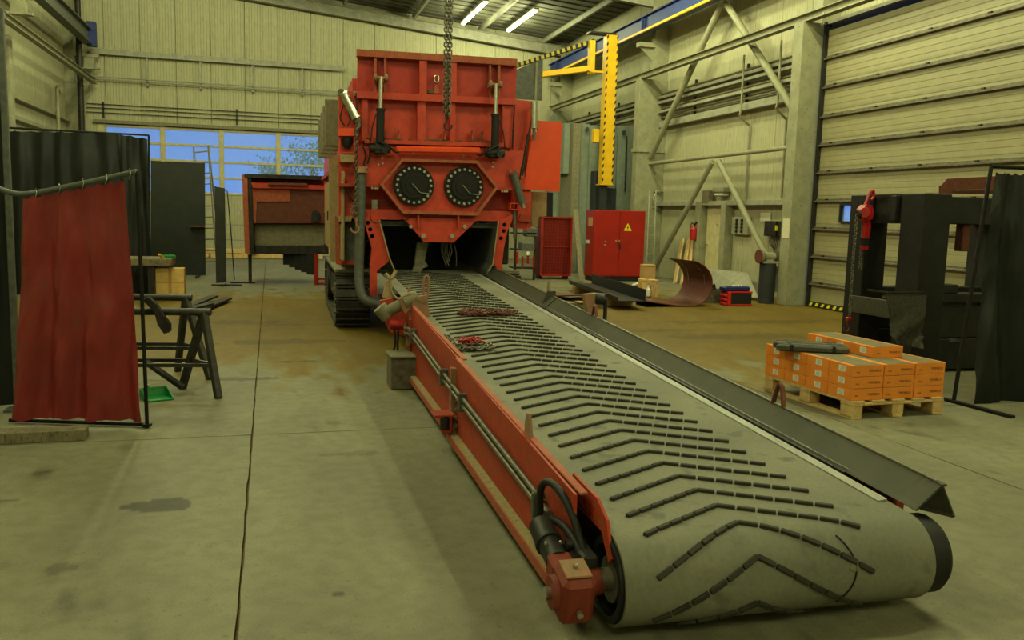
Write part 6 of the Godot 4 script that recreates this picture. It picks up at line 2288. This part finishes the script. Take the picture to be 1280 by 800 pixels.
	# odds and ends over the personnel door
	var w0 := gx(881, 253, 10.2)
	var w1 := gx(889, 238, 10.2)
	st = nb()
	box(st, (w0 + w1) / 2, Vector3(0.16, absf(w1.y - w0.y), absf(w1.z - w0.z)), Basis.IDENTITY, 0.01)
	tag(part("wall_box", st, M.wood_old, self), "small upright box on the girt above the personnel door", "box")
	w0 = gx(894, 242, 10.2)
	w1 = gx(908, 234, 10.2)
	var Lb = thing("bulkhead_lamp", "pale bulkhead lamp on the wall above the personnel door", "lamp", Vector3(10.22, w0.y, (w0.z + w1.z) / 2), -90.0)
	st = nb()
	box(st, Vector3(0, 0.08, 0), Vector3(absf(w1.z - w0.z), absf(w1.y - w0.y), 0.22), Basis.IDENTITY, 0.03)
	part("body", st, M.column, Lb)
	st = nb()
	box(st, Vector3(0, -0.03, 0), Vector3(absf(w1.z - w0.z) * 0.8, 0.06, 0.18), Basis.IDENTITY, 0.02)
	part("lens", st, M.paper, Lb)
	# boards leaning on the wall
	fr = Transform3D()
	for k in 3:
		var f: Array = [[843, 356, 853, 300], [852, 356, 861, 299], [861, 354, 864, 304]][k]
		st = nb()
		beam(st, gx(f[0], f[1], 9.75), gx(f[2], f[3], 10.28), 0.2, 0.04, 0.005, Vector3.RIGHT)
		tag(part("leaning_board", st, M.wood_new, self), "rough pale board leaning under the fire extinguisher, %s the brace tube" % ["nearest", "second from", "third from"][k], "board", "boards under the extinguisher")
	# grey sheet leaning on the wall behind the tool box
	st = nb()
	var sa := gx(884, 372, 9.6)
	var sb2 := gx(948, 372, 9.4)
	var sc := gx(934, 341, 10.0)
	var sd := gx(886, 335, 10.1)
	quad(st, sa, sb2, sc, sd)
	var nrm: Vector3 = (sb2 - sa).cross(sd - sa).normalized() * 0.012
	quad(st, sd - nrm, sc - nrm, sb2 - nrm, sa - nrm)
	quad(st, sd, sc, sc - nrm, sd - nrm)
	tag(part("leaning_sheet", st, M.steel_grey, self), "pale grey steel sheet leaning on the wall behind the red tool box", "sheet")
	# pedestal grinder
	var gp := gy(957, 379, 0.0)
	var G = thing("bench_grinder", "double bench grinder on a dark round pedestal beside the column", "grinder", Vector3(gp.x, 0, gp.z), 0.0)
	var gw := lz(966, 360, 0).x - lz(948, 360, 0).x
	var gt := lz(957, 329, 0).y
	st = nb()
	lathe(st, [Vector2(0, 0), Vector2(gw / 2, 0), Vector2(gw / 2, gt), Vector2(0, gt)], 8, Transform3D(Basis(Vector3.UP, 0.39), Vector3(0, 0, 0)))
	part("pedestal", st, M.slate, G)
	st = nb()
	box(st, Vector3(0.0, gt + 0.02, 0), Vector3(0.34, 0.04, 0.24), Basis.IDENTITY, 0.006)
	part("table", st, M.steel_grey, G)
	st = nb()
	tube(st, Vector3(-0.1, gt + 0.13, 0), Vector3(0.12, gt + 0.13, 0), 0.085, 0.085, 16)
	box(st, Vector3(0, gt + 0.05, 0), Vector3(0.16, 0.06, 0.14))
	part("motor", st, M.column, G)
	for s in [-1, 1]:
		st = nb()
		var c := Vector3(s * 0.19, gt + 0.13, 0.0)
		tube(st, c - Vector3(0.035, 0, 0), c + Vector3(0.035, 0, 0), 0.135, 0.135, 20)
		part("wheel_guard", st, M.rust_brown if s < 0 else M.worn_steel, G)
		st = nb()
		tube(st, c + Vector3(-0.02, 0, 0.03), c + Vector3(0.02, 0, 0.03), 0.125, 0.125, 20)
		part("grinding_wheel", st, M.dusty_grey, G)
	st = nb()
	box(st, Vector3(0.26, gt * 0.6, 0.0), Vector3(0.1, 0.5, 0.14), Basis.IDENTITY, 0.01)
	box(st, Vector3(0.24, gt - 0.05, 0.06), Vector3(0.06, 0.1, 0.06))
	part("side_box", st, M.steel_grey, G)
	# tool box, blue case, grey crate
	fr = Transform3D()
	var t0 := gy(909, 382, 0.0)
	var t1 := gy(936, 381, 0.0)
	var Tb = thing("tool_box", "red and black tool box on the floor by the grinder", "tool box", Vector3((t0.x + t1.x) / 2, 0, t0.z), 0.0)
	w = t1.x - t0.x
	var th := lz(920, 364.5, 0).y
	st = nb()
	box(st, Vector3(0.02, th / 2, -0.14), Vector3(w - 0.06, th - 0.03, 0.26), Basis.IDENTITY, 0.015)
	part("body", st, M.black, Tb)
	st = nb()
	box(st, Vector3(0, th - 0.015, -0.14), Vector3(w, 0.03, 0.28), Basis.IDENTITY, 0.01)
	box(st, Vector3(-w / 2 + 0.04, th / 2, -0.14), Vector3(0.08, th, 0.3), Basis.IDENTITY, 0.015)
	box(st, Vector3(0, 0.012, -0.14), Vector3(w, 0.024, 0.27), Basis.IDENTITY, 0.008)
	for k in 3: box(st, Vector3(-w / 2 - 0.03, 0.03 + k * 0.08, -0.1), Vector3(0.06, 0.05, 0.2), Basis.IDENTITY, 0.01)
	part("red_shell", st, M.toolbox_red, Tb)
	var Bc = thing("blue_case", "blue plastic case resting on the red and black tool box", "case", Vector3((t0.x + t1.x) / 2 - 0.05, th, t0.z - 0.14), 0.0)
	st = nb()
	box(st, Vector3(0, 0.045, 0), Vector3(w, 0.09, 0.24), Basis.IDENTITY, 0.02)
	part("case", st, M.toolbox_blue, Bc)
	st = nb()
	for k in 4: box(st, Vector3(-0.05 + k * 0.06, 0.1, 0.02), Vector3(0.025, 0.04, 0.03), Basis.IDENTITY, 0.006)
	part("bottles", st, M.white, Bc)
	var gc = thing("grey_crate", "low grey metal crate of scrap between the curled plate and the tool box", "crate", Vector3(t0.x - 0.12, 0, t0.z - 0.62), 0.0)
	st = nb()
	for s in [-1, 1]:
		box(st, Vector3(0.3 * s, 0.13, 0), Vector3(0.02, 0.26, 0.3))
		box(st, Vector3(0, 0.13, 0.15 * s), Vector3(0.6, 0.26, 0.02))
	box(st, Vector3(0, 0.01, 0), Vector3(0.6, 0.02, 0.3))
	part("crate", st, M.worn_steel, gc)
	st = nb()
	for k in 9: box(st, Vector3(rng.randf_range(-0.2, 0.2), 0.2 + rng.randf() * 0.1, rng.randf_range(-0.1, 0.1)), Vector3(0.25, 0.05, 0.08), Basis(Vector3(rng.randf(), 1, rng.randf()).normalized(), rng.randf() * 3), 0.01)
	part("scrap", st, M.dark_steel, gc)
	# curled steel plate: a rolled section, run back along the hall
	fr = Transform3D()
	var Cp = thing("curled_plate", "brown curled steel plate lying open on the floor by the right wall", "plate", Vector3(7.75, 0, -14.2), 0.0)
	var prof := []
	for q in [[808, 377], [828, 380], [852, 383], [868, 383], [880, 378], [888, 367], [891, 354], [889.5, 344], [884, 335], [876, 329], [868, 326], [860, 325.5]]:
		var p := lz(q[0], q[1], 0.0)
		prof.append(Vector3(p.x, maxf(p.y, 0.012), 0))
	prof = curve(prof, 4)
	st = nb()
	st.set_smooth_group(1)
	var zl := -1.15
	for k in prof.size() - 1:
		var a: Vector3 = prof[k]
		var b: Vector3 = prof[k + 1]
		var e := Vector3(0, 0, zl)
		var na := Vector3(-(b - a).y, (b - a).x, 0).normalized() * 0.014
		st.set_smooth_group(1)
		quad(st, a + na, b + na, b + na + e, a + na + e)
		st.set_smooth_group(2)
		quad(st, a, a + e, b + e, b)
		st.set_smooth_group(-1)
		quad(st, a, b, b + na, a + na)
	part("plate", st, M.rust_brown, Cp)
	st = nb()
	for q in [[0.52, -0.25], [0.52, -0.9], [0.66, -0.3], [0.66, -0.85]]:
		var i := int(q[0] * prof.size())
		var a: Vector3 = prof[i]
		var b: Vector3 = prof[mini(i + 5, prof.size() - 1)]
		beam(st, a + Vector3(-0.02, 0.01, q[1]), b + Vector3(-0.02, 0.0, q[1]), 0.012, 0.012)
	part("weld_mark", st, M.bright_steel, Cp)
	# cardboard boxes, bottle, black bucket
	for k in 3:
		var q: Array = [[805, 820, 331, 352, -16.6], [803, 809, 349, 358, -15.9], [815, 824, 350, 357, -15.95]][k]
		var a := gz(q[0], q[3], q[4])
		var b := gz(q[1], q[2], q[4])
		var Bx = thing("cardboard_box", ["upright brown cardboard box behind the white bottle", "small open tan carton before the upright cardboard box", "small pale carton beside the curled plate"][k], "box", Vector3((a.x + b.x) / 2, 0, q[4]), 0.0)
		st = nb()
		box(st, Vector3(0, b.y / 2 , -0.12), Vector3(b.x - a.x, b.y, 0.24), Basis.IDENTITY, 0.006)
		part("carton", st, [M.cardboard, M.board_pale, M.wood_new][k], Bx)
		st = nb()
		box(st, Vector3(0, b.y - 0.04, 0.002), Vector3(b.x - a.x, 0.008, 0.004))
		part("flap_edge", st, M.brown_dirt, Bx)
	fr = Transform3D()
	var bt := gy(809.5, 370, 0.03)
	var Bt = thing("white_bottle", "white plastic bottle standing by the long steel channel", "bottle", Vector3(bt.x, 0.03, bt.z), 0.0)
	st = nb()
	lathe(st, [Vector2(0, 0), Vector2(0.06, 0), Vector2(0.062, 0.02), Vector2(0.062, 0.13), Vector2(0.03, 0.17), Vector2(0.022, 0.19), Vector2(0, 0.19)], 16)
	part("bottle", st, M.white, Bt)
	st = nb()
	lathe(st, [Vector2(0.024, 0.185), Vector2(0.026, 0.185), Vector2(0.026, 0.22), Vector2(0, 0.22)], 12)
	part("cap", st, M.white, Bt)
	var bk := gy(798, 368, 0.03)
	var Bk = thing("bucket", "black bucket with a yellow label and white rags beside the white bottle", "bucket", Vector3(bk.x, 0.0, bk.z), 0.0)
	st = nb()
	lathe(st, [Vector2(0, 0), Vector2(0.1, 0), Vector2(0.12, 0.2), Vector2(0.125, 0.2), Vector2(0.125, 0.22), Vector2(0.1, 0.2), Vector2(0, 0.19)], 18)
	part("pail", st, M.black, Bk)
	st = nb()
	box(st, Vector3(0.02, 0.11, 0.112), Vector3(0.07, 0.07, 0.006))
	part("label_patch", st, M.label_yellow, Bk)
	st = nb()
	for k in 5: lathe(st, [Vector2(0, -0.03), Vector2(0.05, -0.01), Vector2(0.05, 0.02), Vector2(0, 0.04)], 9, Transform3D(Basis.IDENTITY, Vector3(-0.1 + k * 0.05, 0.22 + 0.02 * (k % 2), 0.03 * (k % 3))))
	part("rag", st, M.white, Bk)
	# long steel channel resting on timbers
	var ca := gy(726, 352, 0.2)
	var cz := gy(789, 378, 0.14)
	var U = thing("steel_channel", "long dark steel channel lying on timbers before the red cabinet", "channel", Vector3(ca.x, 0, ca.z), 0.0)
	var dd: Vector3 = cz - ca
	var bs := basis_along(Vector3(dd.x, 0, dd.z))
	var len2 := Vector2(dd.x, dd.z).length()
	st = nb()
	var mid: Vector3 = Vector3(dd.x, 0, dd.z) / 2 + Vector3(0, 0.16, 0)
	box(st, mid, Vector3(0.5, 0.015, len2), bs)
	box(st, mid + bs.x * 0.25 + Vector3(0, 0.1, 0), Vector3(0.015, 0.22, len2), bs)
	box(st, mid - bs.x * 0.25 + Vector3(0, 0.03, 0), Vector3(0.015, 0.08, len2), bs)
	part("channel", st, M.dark_steel, U)
	for t in [0.15, 0.8]:
		st = nb()
		box(st, Vector3(dd.x, 0, dd.z) * t + Vector3(0, 0.075, 0), Vector3(0.6, 0.15, 0.12), bs, 0.006)
		part("timber", st, M.wood_new, U)
	# scrap pallet right of the conveyor
	fr = Transform3D()
	var s2 := gy(735, 386, 0.0)
	var Sp = thing("scrap_pallet", "low pallet of loose dark steel plates beyond the conveyor's hinge", "pallet", Vector3(s2.x - 0.3, 0, s2.z - 0.4), 8.0)
	for z in [-0.35, 0.0, 0.35]:
		st = nb()
		box(st, Vector3(0, 0.05, z), Vector3(1.3, 0.1, 0.1), Basis.IDENTITY, 0.005)
		part("bearer", st, M.wood_old, Sp)
	for k in 6:
		st = nb()
		box(st, Vector3(-0.55 + k * 0.22, 0.115, 0), Vector3(0.13, 0.022, 0.9), Basis.IDENTITY, 0.003)
		part("deck_board", st, M.wood_new, Sp)
	var plates := [["wide dark steel offcut on the scrap pallet", 0.9, 0.5, 0.1], ["narrow dark steel strip on the scrap pallet", 1.2, 0.16, -0.3], ["square worn steel offcut topmost on the scrap pallet", 0.5, 0.45, 0.5], ["long rusty flat bar lying across the scrap pallet", 1.5, 0.12, 0.25]]
	for k in 4:
		st = nb()
		box(st, Vector3(s2.x - 0.4 + 0.08 * k, 0.145 + 0.024 * k, s2.z - 0.45 + 0.06 * k), Vector3(plates[k][1], 0.02, plates[k][2]), Basis(Vector3.UP, plates[k][3]), 0.003)
		tag(part("steel_offcut", st, [M.dark_steel, M.worn_steel, M.worn_steel, M.rust_brown][k], self), plates[k][0], "offcut")

# ------------------------------------------------------------------ pallet of orange cartons
func build_pallet():
	var st: SurfaceTool
	fr = Transform3D()
	var o := gy(1063, 525, 0.0)
	var turn := 2.5
	var P = thing("pallet", "pale wooden pallet carrying the orange cartons", "pallet", o, turn)
	var W := 0.96
	var D := 1.22
	for i in 3:
		for k in 3:
			st = nb()
			box(st, Vector3([0.06, W / 2, W - 0.06][i], 0.067, -[0.07, D / 2, D - 0.07][k]), Vector3(0.115, 0.09, 0.135), Basis.IDENTITY, 0.004)
			part("block", st, M.wood_new, P)
		st = nb()
		box(st, Vector3([0.06, W / 2, W - 0.06][i], 0.011, -D / 2), Vector3(0.1, 0.022, D), Basis.IDENTITY, 0.003)
		part("bottom_board", st, M.wood_new, P)
	for k in 3:
		st = nb()
		box(st, Vector3(W / 2, 0.123, -[0.07, D / 2, D - 0.07][k]), Vector3(W, 0.02, 0.14), Basis.IDENTITY, 0.003)
		part("stringer_board", st, M.wood_new, P)
	for k in 5:
		st = nb()
		box(st, Vector3(0.07 + k * (W - 0.14) / 4, 0.143, -D / 2), Vector3(0.13, 0.02, D), Basis.IDENTITY, 0.003)
		part("deck_board", st, M.wood_new, P)
	var bw := 0.315
	var bd := 0.296
	var bh := 0.098
	var y0 := 0.154
	var proto: Node3D = null
	var spots := []
	for layer in 3:
		for i in 3:
			for k in 4:
				spots.append([0.005 + bw / 2 + i * (bw + 0.005), y0 + layer * (bh + 0.001), -0.02 - bd / 2 - k * (bd + 0.005), layer, i, k])
	for k in 3: spots.append([0.005 + bw * 1.9, y0 + 3 * (bh + 0.001), -0.30 - bd / 2 - k * (bd + 0.005), 3, 1, k])
	for s in spots:
		var c: Node3D
		if proto == null:
			c = thing("orange_carton", "", "carton", Vector3.ZERO, 0.0, "orange cartons on the pallet")
			st = nb()
			box(st, Vector3(0, bh / 2, 0), Vector3(bw, bh, bd), Basis.IDENTITY, 0.004)
			part("carton", st, M.carton_orange, c)
			st = nb()
			box(st, Vector3(0, bh + 0.0006, 0), Vector3(bw * 0.82, 0.001, bd * 0.99))
			part("tape", st, M.carton_top, c)
			st = nb()
			box(st, Vector3(-bw / 2 - 0.001, bh * 0.55, 0.02), Vector3(0.002, 0.05, 0.08))
			var stk = part("sticker", st, M.white, c)
			st = nb()
			for k in 4: box(st, Vector3(-bw / 2 - 0.002, bh * 0.55 + 0.016 - k * 0.01, 0.02 + 0.004 * (k % 2)), Vector3(0.001, 0.003, 0.05))
			part("sticker_print", st, M.print_grey, stk)
			var tm := TextMesh.new()
			var font := SystemFont.new()
			font.font_names = PackedStringArray(["Droid Sans"])
			tm.font = font
			tm.text = "TYREWELD"
			tm.font_size = 24
			tm.pixel_size = 0.0011
			tm.depth = 0.001
			var t = inst("lettering", tm, M.print_black, c)
			t.position = Vector3(0.065, bh * 0.5, bd / 2 + 0.0008)
			st = nb()
			for k in 3: box(st, Vector3(-bw * 0.36 + 0.012 * k, bh * 0.4, bd / 2 + 0.0005), Vector3(0.005, 0.012, 0.001))
			part("care_mark", st, M.print_black, c)
			proto = c
		else:
			c = proto.duplicate()
			c.name = numbered("orange_carton")
			add_child(c)
		var nth: String = ["first", "second", "third", "fourth"][s[5]]
		if s[3] == 3: c.set_meta("label", "orange carton in the short top row, %s from the lettered end" % nth)
		else: c.set_meta("label", "orange carton in the %s layer, %s column, %s from the lettered end" % [["bottom", "second", "third"][s[3]], ["conveyor-side", "middle", "press-side"][s[4]], nth])
		c.set_meta("group", "orange cartons layer %d" % s[3])
		c.transform = P.transform * Transform3D(Basis(Vector3.UP, rng.randf_range(-0.006, 0.006)), Vector3(s[0] + rng.randf_range(-0.0015, 0.0015), s[1], s[2]))
	# bundle of dark bars on top, to the left
	var Bd = thing("bar_bundle", "dark ribbed bundle of bars lying on the cartons at the back", "bundle", P.transform * Vector3(0.17, y0 + 3 * (bh + 0.001) + 0.002, -0.80), turn + 62.0)
	for k in 6:
		st = nb()
		box(st, Vector3(-0.15 + k * 0.06, 0.028 + 0.004 * (k % 2), 0.02 * sin(k * 2.0)), Vector3(0.055, 0.055, 0.62 - 0.04 * (k % 3)), Basis.IDENTITY, 0.012)
		part("bar", st, M.sheet_ragged, Bd)
	for k in 2:
		st = nb()
		box(st, Vector3(0, 0.032, -0.18 + 0.36 * k), Vector3(0.37, 0.064, 0.025), Basis.IDENTITY, 0.004)
		part("strap", st, M.black, Bd)
